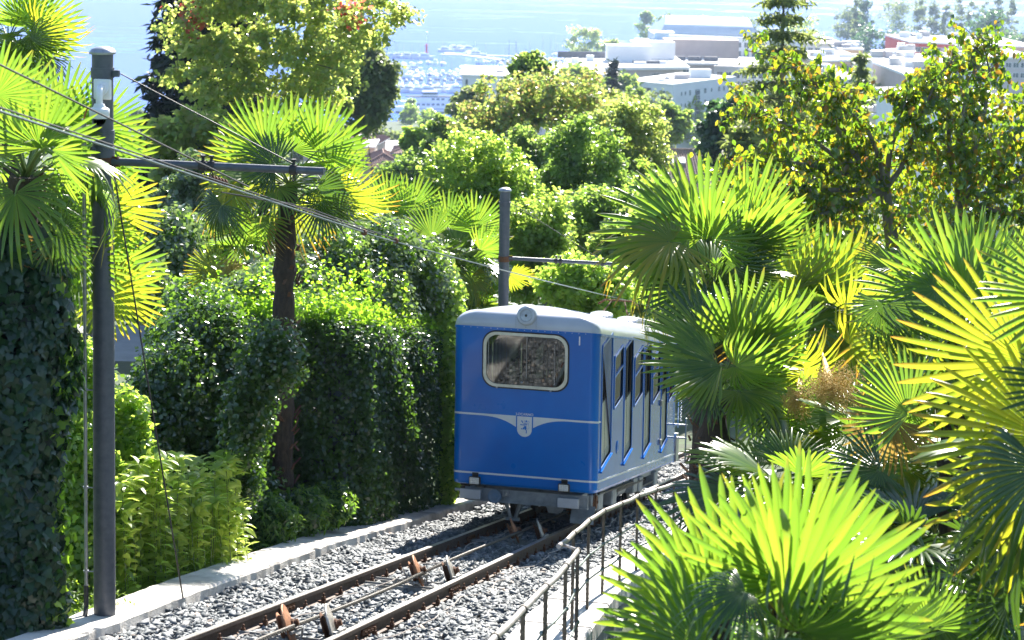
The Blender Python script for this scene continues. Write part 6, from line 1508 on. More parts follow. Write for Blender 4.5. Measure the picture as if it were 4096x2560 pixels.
# white block of flats in the middle distance
A_ = [xy(624, 82, 467), xy(673, 86, 456), xy(736, 77, 483), xy(680, 73.7, 494)]
z = at(673, 87, 456)[2]; bA_ = building('apartment_block', 'white block of flats with flat roof, its corner towards the viewer', A_, z, gz(35, 470)-1, 'plaster_white', edge=.7)
a, b = np.array(A_[0]), np.array(A_[1])
face_windows(bA_, a+(b-a)*.62, a+(b-a)*.98, z, 4, 1, 2.0, 1.7, 3.0, 1.9, margin=.2)
d = (b-a)/np.linalg.norm(b-a); dv = np.array([d[0], d[1], 0]); ov = np.array([d[1], -d[0], 0])
for r in range(4):
    p = a+(b-a)*.42; mb = MB(); c = np.array([p[0], p[1], z-2.0-3*r]); mb.box(c+ov*.02, dv, ov, Z, 2.2, .03, 1.2); lg = mb.build('loggia', M['inside'], bA_)
    mb = MB(); mb.box(c+ov*.08-Z*.75, dv, ov, Z, 2.2, .05, .45); mb.box(c+ov*.1-Z*1.3, dv, ov, Z, 2.5, .12, .1); mb.build('balcony_rail', M['plaster_white'], lg)
    mb = MB(); mb.box(c+ov*.07+dv*.6, dv, ov, Z, .5, .02, 1.1); mb.build('curtain', M['plaster_yellow'], lg)
a, b = np.array(A_[1]), np.array(A_[2])
for r in range(4):
    for q, w_, h_ in ((.13, .8, 1.1), (.19, .8, 1.1), (.26, 1.2, 1.5), (.50, 1.3, 1.5), (.60, .9, 1.1), (.72, 1.3, 1.5), (.80, 1.3, 1.5), (.88, .9, 1.2)):
        p = a+(b-a)*q; dd = (b-a)/np.linalg.norm(b-a); ux = np.array([dd[0], dd[1], 0]); win_part(bA_, np.array([p[0], p[1], z-2.0-3*r]), ux, Z, np.array([dd[1], -dd[0], 0]), w_, h_)
p = a+(b-a)*.38; mb = MB(); mb.box(np.array([p[0], p[1], z-7])+np.array([dd[1], -dd[0], 0])*.05, ux, np.array([dd[1], -dd[0], 0]), Z, 1.1, .06, 5.6); sg = mb.build('stair_glazing', M['far_pane'], bA_)
mb = MB()
for i in range(9): mb.box(np.array([p[0], p[1], z-12+i*1.3])+np.array([dd[1], -dd[0], 0])*.13, ux, np.array([dd[1], -dd[0], 0]), Z, 1.1, .03, .06)
mb.build('glazing_bars', M['white_paint'], sg)
for (u, v, D, sx, sy, sz, mt) in ((700, 78.5, 478, 5.5, 2.5, 2.2, 'plaster_white'), (681, 79.5, 472, 3.4, 2, 1.2, 'plaster_taupe'), (661, 82, 465, 1.6, 1.2, .6, 'plaster_white'), (667, 80, 470, 1, 1, .8, 'galv'), (690, 76.5, 484, 3.2, 2, .5, 'plaster_white'), (688, 79, 474, .6, .6, 1.1, 'plaster_taupe')):
    c = at(u, v, D); roof_box(bA_, (c[0], c[1], z+.7), sx, sy, sz, mt, .1)
# taupe complex behind it
def quad(u0, u1, D0, D1, v, skew=0):
    """block between u0..u1 of the front edge at D0, reaching back to D1"""
    f0, f1 = at(u0, v, D0), at(u1, v, D0+skew); dpt = D1-D0
    return [(float(f0[0]), float(f0[1])), (float(f1[0]), float(f1[1])), (float(f1[0]), float(f1[1]+dpt)), (float(f0[0]), float(f0[1]+dpt))], float(f0[2])
q, z = quad(575, 683, 600, 648, 67.5, 12); z = at(683, 69, 612)[2]
bB_ = building('office_block', 'long taupe building with overhanging flat roof behind the small spruce', q, z, -82, 'plaster_taupe', eave=3.0, edge=.9)
face_windows(bB_, (q[0][0]+(q[1][0]-q[0][0])*.25, q[0][1]+3), (q[0][0]+(q[1][0]-q[0][0])*.5, q[0][1]+5.5), z, 1, 2, 3.2, 2.0, 3, 2.2)
p = np.array(q[0])*.28+np.array(q[1])*.72; win_part(bB_, np.array([p[0], p[1], z-2.6]), np.array([.97, .24, 0]), Z, np.array([.24, -.97, 0]), 5, 2.6)
for (u, v, D, sx, sy, sz, mt) in ((628, 60.5, 632, 15, 8, 5.6, 'plaster_white'), (652, 55.5, 648, 15, 10, 6, 'plaster_white'), (600, 57, 645, 30, 1, 2.2, 'solar'), (646, 64, 622, 9, 3, 1.0, 'solar'), (640, 65.5, 618, 4, 2, .8, 'plaster_white'), (662, 65, 622, 3, 2, 1, 'plaster_white'), (590, 64, 630, 2.5, 2.5, 2.0, 'plaster_white'), (575, 67, 610, 2.4, 2.4, 2.4, 'plaster_white')):
    c = at(u, v, D); roof_box(bB_, (c[0], c[1], z+.9), sx, sy, sz, mt, .06)
q, z = quad(670, 714, 665, 700, 64, 0); bC_ = building('office_block', 'taupe block with wide roof slab and one dark window, right of the long one', q, z, -84, 'plaster_taupe', eave=3.2, edge=.8)
win_part(bC_, np.array([q[0][0]*.62+q[1][0]*.38, q[0][1], z-3]), np.array([1.0, 0, 0]), Z, np.array([0, -1.0, 0]), 6.5, 2.6)
c = at(700, 57, 690); roof_box(bC_, (c[0], c[1], z+.8), 28, 10, 7.0, 'plaster_pink', 0); c = at(692, 61, 672)
for k in range(3): roof_box(bC_, (c[0]-5+k*6, c[1], z+.8), 5, 2, 1.6, 'solar', 0)
q, z = quad(712, 770, 690, 740, 68, 0); bD_ = building('apartment_block', 'white building with dark shutters behind the lower branches of the fir', q, z, -84, 'plaster_white', eave=1.5, edge=.8); face_windows(bD_, q[0], q[1], z, 2, 6, 2.4, 2.4, 3.4, 2.6)
q, z = quad(556, 606, 560, 600, 76, 0); building('office_block', 'low grey building left of the small spruce', q, z, -80, 'plaster_taupe', eave=1, edge=.8)
q, z = quad(462, 560, 700, 745, 76, -10); bE_ = building('office_block', 'long low white building at the harbour with a wall of glass', q, z, -92, 'plaster_white', eave=.8, edge=.7)
win_part(bE_, np.array([q[0][0]+4.5, q[0][1]-.6, z-4.2]), np.array([1.0, 0, 0]), Z, np.array([0, -1.0, 0]), 6.4, 6.4); win_part(bE_, np.array([q[0][0]+20, q[0][1]-2.5, z-2.6]), np.array([1.0, -.06, 0]), Z, np.array([-.06, -1.0, 0]), 5, 1.6)
for (u, v, D) in ((500, 73, 712), (520, 72, 716)): c = at(u, v, D); roof_box(bE_, (c[0], c[1], z+.7), 3, 2, .7, 'plaster_taupe')
# hotel with curved silver roof
q, z = quad(655, 770, 760, 800, 36.5, -14); bF_ = building('hotel', 'white hotel with rows of windows under a curved silver roof', q, z, -88, 'plaster_white', edge=.8)
face_windows(bF_, q[0], q[1], z, 4, 14, 2.2, 2.3, 3.6, 2.3)
mb = MB(); c0, c1 = np.array([*q[3], z+.8]), np.array([*q[2], z+.8]); f0, f1 = np.array([*q[0], z+.8])+np.array([2, 6, 0]), np.array([*q[1], z+.8])+np.array([-3, 6, 0])
V = []; k = 8
for i in range(k+1):
    a_ = math.pi/2*i/k; V += [f0+(c0-f0)*(1-math.cos(a_))*.5+Z*7*math.sin(a_)+np.array([5*math.sin(a_), 0, 0]), f1+(c1-f1)*(1-math.cos(a_))*.5+Z*7*math.sin(a_)-np.array([5*math.sin(a_), 0, 0])]
V += [c0, c1]; n_ = len(V)//2; F = [(2*i, 2*i+1, 2*i+3, 2*i+2) for i in range(n_-1)]+[tuple(range(0, 2*n_, 2)), tuple(range(2*n_-1, 0, -2))]
mb.add(V, F); mb.build('curved_roof', M['silver_roof'], bF_)
q, z = quad(617, 690, 705, 745, 55, 0); bG_ = building('apartment_block', 'pale blue penthouse terraces with brick planters above the taupe roofs', q, z-6, -88, 'plaster_white', edge=.6)
for (u0, u1, D, zz, h, mt) in ((632, 686, 722, z-5.4, 6, 'blue_glass_wall'), (640, 672, 730, z+.6, 3.6, 'plaster_white'), (655, 668, 735, z+4.2, 3.0, 'blue_glass_wall')):
    a, b = at(u0, 50, D), at(u1, 50, D); roof_box(bG_, ((a[0]+b[0])/2, a[1], zz), b[0]-a[0], 9, h, mt); roof_box(bG_, ((a[0]+b[0])/2, a[1], zz+h), b[0]-a[0]+4, 12, .5, 'roof_edge', name='roof_slab')
for u0, u1 in ((618, 634), (668, 688)):
    a, b = at(u0, 50, 704), at(u1, 50, 704); roof_box(bG_, ((a[0]+b[0])/2, a[1], z-5.4), b[0]-a[0], 2, 2.6, 'planter', name='planter')
    rng = np.random.default_rng(int(u0)); P = np.array([[rng.uniform(a[0], b[0]), a[1]+rng.normal(0, .6), z-2.8+rng.exponential(.7)] for _ in range(500)]); leaf_obj('planter_plants', P, .6, 'mid_leaf', bG_, rng)
a, b = at(636, 50, 704), at(667, 50, 704); mb = MB()
for i in range(13): mb.box(a+(b-a)*i/12+Z*0+np.array([0, 0, z-4.6-a[2]]), np.array([1., 0, 0]), np.array([0, 1., 0]), Z, .08, .06, 1.3)
mb.box((a+b)/2+np.array([0, 0, z-3.4-a[2]]), np.array([1., 0, 0]), np.array([0, 1., 0]), Z, (b[0]-a[0])/2, .08, .1); mb.build('terrace_rail', M['white_paint'], bG_)
mb = MB(); mb.box((a+b)/2+np.array([0, .1, z-4.5-a[2]]), np.array([1., 0, 0]), np.array([0, 1., 0]), Z, (b[0]-a[0])/2, .03, 1.0); mb.build('terrace_glass', M['blue_glass_wall'], bG_)
# cluster on the right
R_ = [('apartment_block', 'white flats with sloping white roof lights behind the fir', 803, 846, 640, 672, 44, 'plaster_white', 2, 5), ('apartment_block', 'beige stair tower standing between the white roofs', 839, 863, 600, 612, 50, 'plaster_peach', 0, 0), ('apartment_block', 'peach coloured flats left of the narrow spruce', 815, 866, 540, 580, 62, 'plaster_peach', 2, 5),
      ('apartment_block', 'pale block with a long roof below the peach flats', 800, 862, 470, 505, 79, 'plaster_white', 2, 6), ('office_block', 'wide low building with bright white roof right of the spruce', 868, 930, 520, 546, 62, 'plaster_white', 2, 7), ('apartment_block', 'white roof house standing on the wide bright roof', 894, 914, 544, 554, 53, 'plaster_white', 0, 0),
      ('office_block', 'building with a long red facade at the upper right', 910, 960, 600, 640, 43, 'red_wall', 1, 6), ('apartment_block', 'pinkish flats below the red facade', 905, 945, 440, 480, 76, 'plaster_pink', 3, 5), ('apartment_block', 'white flats with brown balconies right of the red facade', 948, 988, 500, 540, 66, 'plaster_white', 3, 5),
      ('office_block', 'peach roofed hall at the far upper right', 968, 1040, 640, 690, 46, 'plaster_peach', 1, 8), ('office_block', 'grey building with pale roof at the right edge', 970, 1040, 560, 600, 58, 'plaster_taupe', 2, 8), ('apartment_block', 'tall pale flats glimpsed through the large leaved tree', 915, 985, 330, 365, 108, 'plaster_white', 4, 6),
      ('apartment_block', 'cream flats low behind the large leaved tree', 880, 918, 380, 400, 120, 'plaster_yellow', 3, 4), ('apartment_block', 'white gable building at the far right behind the leaves', 985, 1045, 260, 300, 118, 'plaster_white', 4, 5)]
for i, (nm, lab, u0, u1, D0, D1, v, wl, rows, cols) in enumerate(R_):
    q, z = quad(u0, u1, D0, D1, v, (i % 3-1)*6); zb = min(gz(q[0][0], q[0][1])-1, z-8)
    bb = building(nm, lab, q, z, zb, wl, eave=.6, edge=.6)
    if rows: face_windows(bb, q[0], q[1], z, rows, cols, 1.9, 1.7, 3.1, 2.0)
    rng = np.random.default_rng(700+i)
    for k in range(7):
        x = q[0][0]+(q[1][0]-q[0][0])*rng.uniform(.15, .85); y = q[0][1]+(D1-D0)*rng.uniform(.3, .8); roof_box(bb, (x, y, z+.6), rng.uniform(1.5, 5), rng.uniform(1.5, 3), rng.uniform(.6, 2), ['plaster_white', 'plaster_taupe', 'galv'][k % 3])

# ------------------------------------------------------------------ tiled houses nearer by
def hip_house(name, label, c, w, dp, yaw, ze, hr, zb, wall, tilem, group='tiled houses down the slope', ov=.6, ridge=.35):
    c = np.asarray(c, float); ux = np.array([math.cos(yaw), math.sin(yaw), 0]); uy = np.array([-math.sin(yaw), math.cos(yaw), 0])
    t = thing(name, label, 'house', (c[0], c[1], zb), group); b = np.array([c[0], c[1], 0])
    mb = MB(); mb.prism([b+ux*i*w/2+uy*j*dp/2+Z*zb for i, j in ((-1, -1), (1, -1), (1, 1), (-1, 1))], Z*(ze-zb)); mb.build('wall', M[wall], t)
    E = [b+ux*i*(w/2+ov)+uy*j*(dp/2+ov)+Z*(ze-.12) for i, j in ((-1, -1), (1, -1), (1, 1), (-1, 1))]
    rl = max(w-dp, w*.0)/2+ridge; R0, R1 = b-ux*rl+Z*(ze+hr), b+ux*rl+Z*(ze+hr)
    ro = MB(); th = .10
    def slope(P, k):
        P = [np.asarray(p, float) for p in P]; e = P[1]-P[0]; Le = np.linalg.norm(e); e /= Le; nrm = np.cross(e, P[-1]-P[0]); nrm /= np.linalg.norm(nrm); up_ = np.cross(nrm, e)
        ro.prism([p-nrm*th for p in P], nrm*th)
        ap = P[2:]; tall = max((p-P[0])@up_ for p in ap); xs = [(p-P[0])@e for p in ap]; xa, xb = min(xs), max(xs)
        nr = int(Le/.26)
        for i in range(nr):
            x = (i+.5)*Le/nr; hmax = tall*min(1, x/max(xa, 1e-6)) if x < xa else (tall if x <= xb else tall*(Le-x)/max(Le-xb, 1e-6))
            if hmax < .15: continue
            nseg = max(1, int(hmax/.42))
            for s_ in range(nseg):
                a = P[0]+e*x+up_*(hmax*s_/nseg)+nrm*.035; bb = P[0]+e*x+up_*(hmax*(s_+1)/nseg+.05)+nrm*.015
                V = []
                for q_, pt in ((1.0, a), (.85, bb)):
                    V += [pt-e*.095*q_, pt+nrm*.07*q_, pt+e*.095*q_]
                ro.add(V, [(0, 3, 4, 1), (1, 4, 5, 2), (0, 1, 2)])
    slope([E[0], E[1], R1, R0], 0); slope([E[1], E[2], R1], 1); slope([E[2], E[3], R0, R1], 2); slope([E[3], E[0], R0], 3)
    r_ = ro.build('roof', M[tilem], t)
    mb = MB()
    for a, b_ in ((E[0], R0), (E[1], R1), (E[2], R1), (E[3], R0), (R0, R1)): mb.tube([a+Z*.12, b_+Z*.12], .10, 6)
    mb.build('ridge_tiles', M[tilem], r_, True)
    mb = MB()
    for i in range(4): mb.tube([E[i]-Z*.05, E[(i+1) % 4]-Z*.05], .07, 6)
    mb.build('gutter', M['galv'], t, True)
    return t, r_, ux, uy
def chimney(roof, p, w, h, capm='roof_edge'):
    mb = MB(); mb.bbox(np.asarray(p, float)+Z*h/2, np.array([1., 0, 0]), np.array([0, 1., 0]), Z, w/2, w/2, h/2, .02); c = mb.build('chimney', M['brick'], roof)
    mb = MB(); mb.bbox(np.asarray(p, float)+Z*(h+.09), np.array([1., 0, 0]), np.array([0, 1., 0]), Z, w/2+.18, w/2+.14, .09, .02); mb.build('chimney_cap', M[capm], c); return c
ze = at(364, 165.5, 300)[2]; p = at(383, 165, 305); hA, rA, ux, uy = hip_house('house', 'yellow house with hipped clay tile roof beyond the tall palm', (p[0], p[1]), 11, 6.4, math.radians(96), ze, 1.7, gz(p[0], p[1])-1, 'plaster_yellow', 'tile')
fc = np.array([p[0], p[1], 0])-ux*5.53
for y in (-1.6,):
    w_ = win_part(hA, fc+uy*y+Z*(ze-3.2), -uy, Z, -ux, 2.0, 3.2)
    mb = MB(); mb.box(fc-ux*.10+uy*y+Z*(ze-3.2), uy, ux, Z, .95, .04, 1.6); mb.build('shutter', M['blue_glass_wall'], hA)
win_part(hA, fc+uy*1.8+Z*(ze-3.2), -uy, Z, -ux, 1.2, 2.0)
c = at(397, 155, 306); chimney(rA, (c[0], c[1], c[2]-1), .9, 2.6)
ze = at(362, 143.5, 320)[2]; p = at(345, 143, 326); hB, rB, ux2, uy2 = hip_house('house', 'pink house with red brick chimney behind the yellow house', (p[0], p[1]), 13, 9, math.radians(-8), ze, 2.3, gz(p[0], p[1])-1, 'plaster_pink', 'tile')
c = at(361.5, 143, 318); chimney(rB, (c[0], c[1], c[2]-2), 1.3, 3.2)
q, z = quad(348, 374, 312, 322, 147.5, 0); building('porch', 'flat white canopy between the pink and the yellow house', q, z, gz(q[0][0], q[0][1])-1, 'plaster_pink', cat='porch', eave=.5, edge=.3, group='tiled houses down the slope')
q, z = quad(376, 404, 330, 345, 152.5, 0); building('garage', 'low building with white flat roof behind the yellow house', q, z, gz(q[0][0], q[0][1])-1, 'plaster_pink', cat='garage', eave=.6, edge=.4, group='tiled houses down the slope')
p = at(416, 148, 290); hC, rC, _, _ = hip_house('house', 'house with slender brick chimney half hidden by the light green tree', (p[0]+1, p[1]+4), 9, 7, 0, p[2]-.8, 1.3, gz(p[0], p[1])-1, 'plaster_pink', 'tile')
c = at(416, 150, 290); chimney(rC, (c[0], c[1]+2, c[2]-1), .8, 2.3)
ze = at(684, 190, 186)[2]; p = at(690, 190, 192.5); hD, rD, ux3, uy3 = hip_house('house', 'house with long brown tiled roof and two white skylights in the middle', (p[0], p[1]), 17, 12, math.radians(4), ze, 3.3, gz(p[0], p[1])-1, 'plaster_pink', 'tile_brown', ridge=3.0)
sl = np.array([0, 6.6, 3.42]); sl /= np.linalg.norm(sl); bD3 = np.array([p[0], p[1], 0])
def onD(x, f): return bD3+ux3*x-uy3*6.6*(1-f)+Z*(ze-.12+3.42*f)
nD = np.cross(ux3, sl); 
for x in (-2.4, -1.3):
    mb = MB(); mb.box(onD(x, .72)+nD*.14, ux3, sl, nD, .40, .5, .08); mb.build('skylight', M['white_paint'], rD)
mb = MB(); mb.box(onD(-4.2, .5)+Z*.3, ux3, uy3, Z, 1.2, .8, .5); mb.build('dormer', M['solar'], rD)
mb = MB(); mb.box(onD(-4.2, .5)+Z*.9, ux3, uy3, Z, 1.4, 1.0, .08); mb.build('dormer_roof', M['roof_edge'], rD)
p = at(640, 212, 150); hip_house('house', 'lower tiled roof showing between the feathery tree and the palm', (p[0], p[1]+5), 10, 8, math.radians(20), p[2], 2.4, gz(p[0], p[1])-1, 'plaster_pink', 'tile_brown')

# ------------------------------------------------------------------ harbour
def hull_mesh(L_, W_, H_, nm='hull'):
    V = []; F = []; st = [(-.5, .78, 1.0), (-.3, .95, 1.0), (0, 1.0, 1.0), (.25, .82, 1.05), (.4, .48, 1.12), (.5, .04, 1.2)]
    for x, w, h in st: V += [(x*L_, -w*W_/2, H_*h), (x*L_, -w*W_*.36, 0), (x*L_*.96, 0, -H_*.25), (x*L_, w*W_*.36, 0), (x*L_, w*W_/2, H_*h)]
    for i in range(len(st)-1):
        for j in range(4): F.append((i*5+j, i*5+j+1, i*5+6+j, i*5+5+j))
        F.append((i*5, i*5+5, i*5+9, i*5+4))
    F.append((0, 4, 3, 2, 1)); return np_mesh(nm, np.array(V), F, [M['boat_white']])
def boat_proto(kind):
    m_ = {}
    if kind == 'sail':
        m_['hull'] = hull_mesh(9.5, 3.0, 1.1)
        mb = MB(); mb.prism([(-2.0, -.8, 1.1), (2.2, -.6, 1.1), (2.2, .6, 1.1), (-2.0, .8, 1.1)], (0.2, 0, .5)); m_['cabin'] = np_mesh('cabin', np.array(mb.v), mb.f, [M['boat_white']])
        mb = MB(); mb.tube([(1.0, 0, 1.2), (1.0, 0, 12.5)], .09, 5); mb.tube([(1.0, 0, 2.6), (-3.2, 0, 2.5)], .07, 5); mb.tube([(1.0, -.9, 8), (1.0, .9, 8)], .04, 4); m_['mast'] = np_mesh('mast', np.array(mb.v), mb.f, [M['wire_pale']])
        mb = MB(); mb.prism([(1.0, -.22, 2.55), (-3.0, -.3, 2.45), (-3.0, .3, 2.45), (1.0, .22, 2.55)], (0, 0, .55)); m_['sail_cover'] = np_mesh('sail_cover', np.array(mb.v), mb.f, [M['boat_blue']])
    elif kind == 'tent':
        m_['hull'] = hull_mesh(7.5, 2.8, 1.0)
        mb = MB(); V = []; 
        for x, h, w in ((-3.4, 1.0, 1.1), (-2.6, 2.1, 1.25), (-.6, 2.6, 1.35), (1.2, 2.0, 1.2), (2.8, 1.2, .5)): V += [(x, -w, .95), (x, -w*.55, h*.85+.1), (x, 0, h+.1), (x, w*.55, h*.85+.1), (x, w, .95)]
        F = [(i*5+j, i*5+j+1, i*5+6+j, i*5+5+j) for i in range(4) for j in range(4)]; mb.add(V, F); m_['cover'] = np_mesh('cover', np.array(mb.v), mb.f, [M['boat_white']])
    elif kind == 'tentg':
        m_ = dict(boat_proto('tent')); me = m_['cover'].copy(); me.materials.clear(); me.materials.append(M['boat_grey']); m_['cover'] = me
    elif kind == 'tentb':
        m_ = dict(boat_proto('tent')); me = m_['cover'].copy(); me.materials.clear(); me.materials.append(M['boat_blue']); m_['cover'] = me
    else:
        m_['hull'] = hull_mesh(11.5, 3.6, 1.5)
        mb = MB(); mb.prism([(-3.5, -1.3, 1.5), (2.0, -1.1, 1.5), (2.0, 1.1, 1.5), (-3.5, 1.3, 1.5)], (-.4, 0, 1.3)); mb.prism([(-2.8, -1.1, 2.8), (.4, -1.0, 2.8), (.4, 1.0, 2.8), (-2.8, 1.1, 2.8)], (-.4, 0, .7)); m_['cabin'] = np_mesh('cabin', np.array(mb.v), mb.f, [M['boat_white']])
        mb = MB(); mb.prism([(-3.2, -1.33, 1.95), (1.7, -1.15, 1.95), (1.7, 1.15, 1.95), (-3.2, 1.33, 1.95)], (-.2, 0, .5)); m_['windows'] = np_mesh('windows', np.array(mb.v), mb.f, [M['far_pane']])
    return m_
PROT = {k: boat_proto(k) for k in ('sail', 'tent', 'tentg', 'tentb', 'motor')}
def lake_pt(u, v):
    d = FW*FPX+RT*(u-CX)+UP*(CY-v); return d*(LAKE/d[2])
def boat(kind, u, v, yaw, label, sc_=1.0, group='boats moored in the marina'):
    p = lake_pt(u, v); nm = {'sail': 'sailing_boat', 'motor': 'motor_yacht'}.get(kind, 'covered_boat')
    t = thing(nm, label, 'boat', p+Z*.15, group); t.rotation_euler = (0, 0, yaw); t.scale = (sc_,)*3
    for k, me in PROT[kind].items(): o = bpy.data.objects.new(k, me); COL.objects.link(o); o.parent = t
    return t
rb = np.random.default_rng(4); ix = 0
rows_b = [(391, 440, 58, 'motor', 8.5, .1), (396, 452, 64, 'sail', 8.0, .15), (388, 430, 70, 'motor', 9, .05), (447, 482, 51, 'motor', 7.5, .3), (470, 485, 56, 'motor', 7.5, .25), (516, 592, 60, 'sail', 7, .1), (500, 600, 66, 'tent', 6, .0), (462, 600, 71, 'tent', 5.8, 0), (392, 520, 78, 'tent', 6.2, 0), (392, 500, 83, 'tentg', 7.4, 0), (396, 480, 88, 'tent', 6.8, .1), (490, 610, 75.5, 'tent', 6.2, 0), (556, 606, 55.5, 'sail', 8, .1), (392, 470, 92, 'motor', 9.5, .1), (480, 606, 63, 'tent', 6.0, .0), (500, 606, 69, 'sail', 6.5, .0), (404, 470, 74, 'tent', 6.4, .0)]
ordw = ['first', 'second', 'third', 'fourth', 'fifth', 'sixth', 'seventh', 'eighth', 'ninth', 'tenth', 'eleventh', 'twelfth', 'thirteenth', 'fourteenth', 'fifteenth', 'sixteenth', 'seventeenth', 'eighteenth', 'nineteenth', 'twentieth', 'twenty-first', 'twenty-second', 'twenty-third', 'twenty-fourth', 'twenty-fifth']
rown = ['outer left pontoon', 'second left pontoon', 'third left pontoon', 'white breakwater', 'end of the breakwater', 'outer right pontoon', 'second right pontoon', 'third right pontoon', 'middle pontoon', 'dark covered row', 'pontoon behind the ferry', 'pontoon behind the white building', 'farthest right pontoon', 'quay nearest the ferry', 'right pontoon second from outside', 'right pontoon third from outside', 'short left middle pontoon']
for ri, (u0, u1, v, kd, st, sl_) in enumerate(rows_b):
    k = max(1, int((u1-u0)/st))
    for i in range(k):
        kk = kd
        if kd == 'tent' and rb.random() < .28: kk = ['tentg', 'tentb', 'sail', 'motor'][rb.integers(4)]
        if kd == 'sail' and rb.random() < .3: kk = 'motor'
        word = {'sail': 'sailing boat with bare mast', 'tent': 'boat under a white cover', 'tentg': 'boat under a grey cover', 'tentb': 'boat under a blue cover', 'motor': 'white motor yacht'}[kk]
        boat(kk, u0+i*st+rb.uniform(-1, 1), v+rb.uniform(-.8, .8)+sl_*i*.3, math.radians(95 if kd != 'motor' else 20)+rb.normal(0, .25), f'{word}, {ordw[i]} from left on {rown[ri]}', rb.uniform(1.05, 1.4))
for nm_, lab, P_, w_ in (('pontoon', 'long pale pontoon at the outer edge of the marina', ((440, 55), (520, 57)), 3), ('pontoon', 'pontoon crossing the middle of the marina', ((388, 75), (610, 73)), 2.5), ('breakwater', 'white breakwater with the red beacon at its tip', ((446, 53.5), (500, 60)), 5)):
    a, b = lake_pt(*P_[0]), lake_pt(*P_[1]); d = (b-a); Ld = np.linalg.norm(d); d /= Ld; mb = MB(); mb.box((a+b)/2+Z*.3, d, np.cross(Z, d), Z, Ld/2, w_/2, .45); o = mb.build(nm_, M['roof_edge'], None, loc=(a+b)/2); tag(o, lab, nm_)
p = lake_pt(426.5, 52.5); o = thing('harbour_beacon', 'red beacon on the tip of the breakwater', 'beacon', p)
mb = MB(); mb.lathe(p, Z, [(0, 1.5), (.5, 1.5), (.6, .9), (5.2, .8), (5.3, 1.3), (6, 1.3), (6.1, .4), (7, .4), (7.1, .05)], 12); mb.build('tower', M['red_cloth'], o, True)
mb = MB(); mb.tube([p+Z*7, p+Z*14], .12, 5); mb.lathe(p+Z*14, Z, [(0, .2), (.3, 1.1), (2.3, 1.1), (2.6, .2)], 10); mb.build('lamp', M['white_paint'], o)
for (u, v, lab) in ((391, 65, 'tallest white mast at the left end of the marina'), (509, 60, 'dark mast in the middle of the marina'), (516, 62, 'slender mast with crosstrees in the middle of the marina'), (475, 62, 'pale mast beside the breakwater')):
    p = lake_pt(u, v); H = 22 if u < 400 else 15; mb = MB(); mb.tube([p, p+Z*H], .16, 5); mb.tube([p+Z*H*.55-np.array([1, 0, 0]), p+Z*H*.55+np.array([1, 0, 0])], .06, 4); tag(mb.build('mast', M['white_paint'] if u in (391, 475) else M['dark_metal'], None, loc=p), lab, 'mast')
# the ferry and the excursion boat
def ferry(name, label, u0, u1, v, decks, seed, dark=True):
    a, b = lake_pt(u0, v), lake_pt(u1, v); d = b-a; L_ = np.linalg.norm(d); d /= L_; s = np.cross(Z, d); c = (a+b)/2; W_ = 9
    t = thing(name, label, 'ship', c, 'passenger ships at the quay')
    def lay(z0, z1, x0, x1, w, mt, nm, bow=0):
        mb = MB(); mb.prism([c+d*x0-s*w/2+Z*z0, c+d*x1-s*w/2+Z*z0, c+d*x1+s*w/2+Z*z0, c+d*x0+s*w/2+Z*z0, c+d*(x0-bow)+Z*z0], Z*(z1-z0)); return mb.build(nm, M[mt], t)
    lay(-.3, .6, -L_/2+3, L_/2-1, W_*.94, 'dark_metal', 'waterline', 3); h = lay(.6, 3.0, -L_/2+3, L_/2-1, W_, 'boat_white', 'hull', 4)
    lay(3.0, 5.6, -L_/2+6, L_/2-2, W_*.88, 'boat_white', 'lower_deck', 1); lay(5.6, 5.95, -L_/2+4, L_/2-1, W_*.98, 'boat_white', 'deck_edge', 2)
    if decks > 1: lay(5.95, 8.3, -L_/2+9, L_/2-6, W_*.8, 'boat_white', 'upper_deck'); lay(8.3, 8.65, -L_/2+7, L_/2-4, W_*.94, 'solar' if dark else 'boat_white', 'canopy', 2)
    else: lay(5.95, 6.2, -L_/2+5, L_/2-3, W_*.9, 'boat_white', 'canopy')
    if decks > 1: lay(8.65, 11.2, -L_/2+14, -L_/2+22, W_*.5, 'boat_white', 'wheelhouse'); lay(9.6, 10.6, -L_/2+13.9, -L_/2+22.1, W_*.52, 'far_pane', 'wheelhouse_glass')
    k = int((L_-16)/2.6)
    ux = d; out = -s if (s@FW) > 0 else s
    for i in range(k):
        x = -L_/2+9+i*2.6; win_part(t, c+d*x+out*(W_*.44)+Z*4.4, ux, Z, out, 1.8, 1.2)
        if decks > 1 and 3 < i < k-3: win_part(t, c+d*x+out*(W_*.40)+Z*7.2, ux, Z, out, 1.8, 1.3)
    mb = MB(); mb.box(c+out*(W_/2+.03)+Z*2.1, d, out, Z, L_/2-4, .03, .12); mb.build('hull_stripe', M['boat_blue'], t)
    return t
ferry('ferry', 'large white two deck ferry moored in front of the marina', 396, 478, 112, 2, 1)
ferry('excursion_boat', 'smaller white boat with a canopy in front of the ferry', 410, 455, 131, 1, 2, False)
p = lake_pt(398, 124); mb = MB(); mb.lathe(p, Z, [(-.5, .6), (.6, .9), (1.2, .5), (2.8, .25), (3.0, .0)], 10); tag(mb.build('buoy', M['red_cloth'], None, True, loc=p), 'red buoy on the water in front of the ferry', 'buoy')
for (u, v, lab) in ((563, 57, 'small speedboat with a wake right of the marina'), (583, 52, 'white boat crossing the open lake near the round tree')): boat('motor', u, v, .2, lab, .9, None)

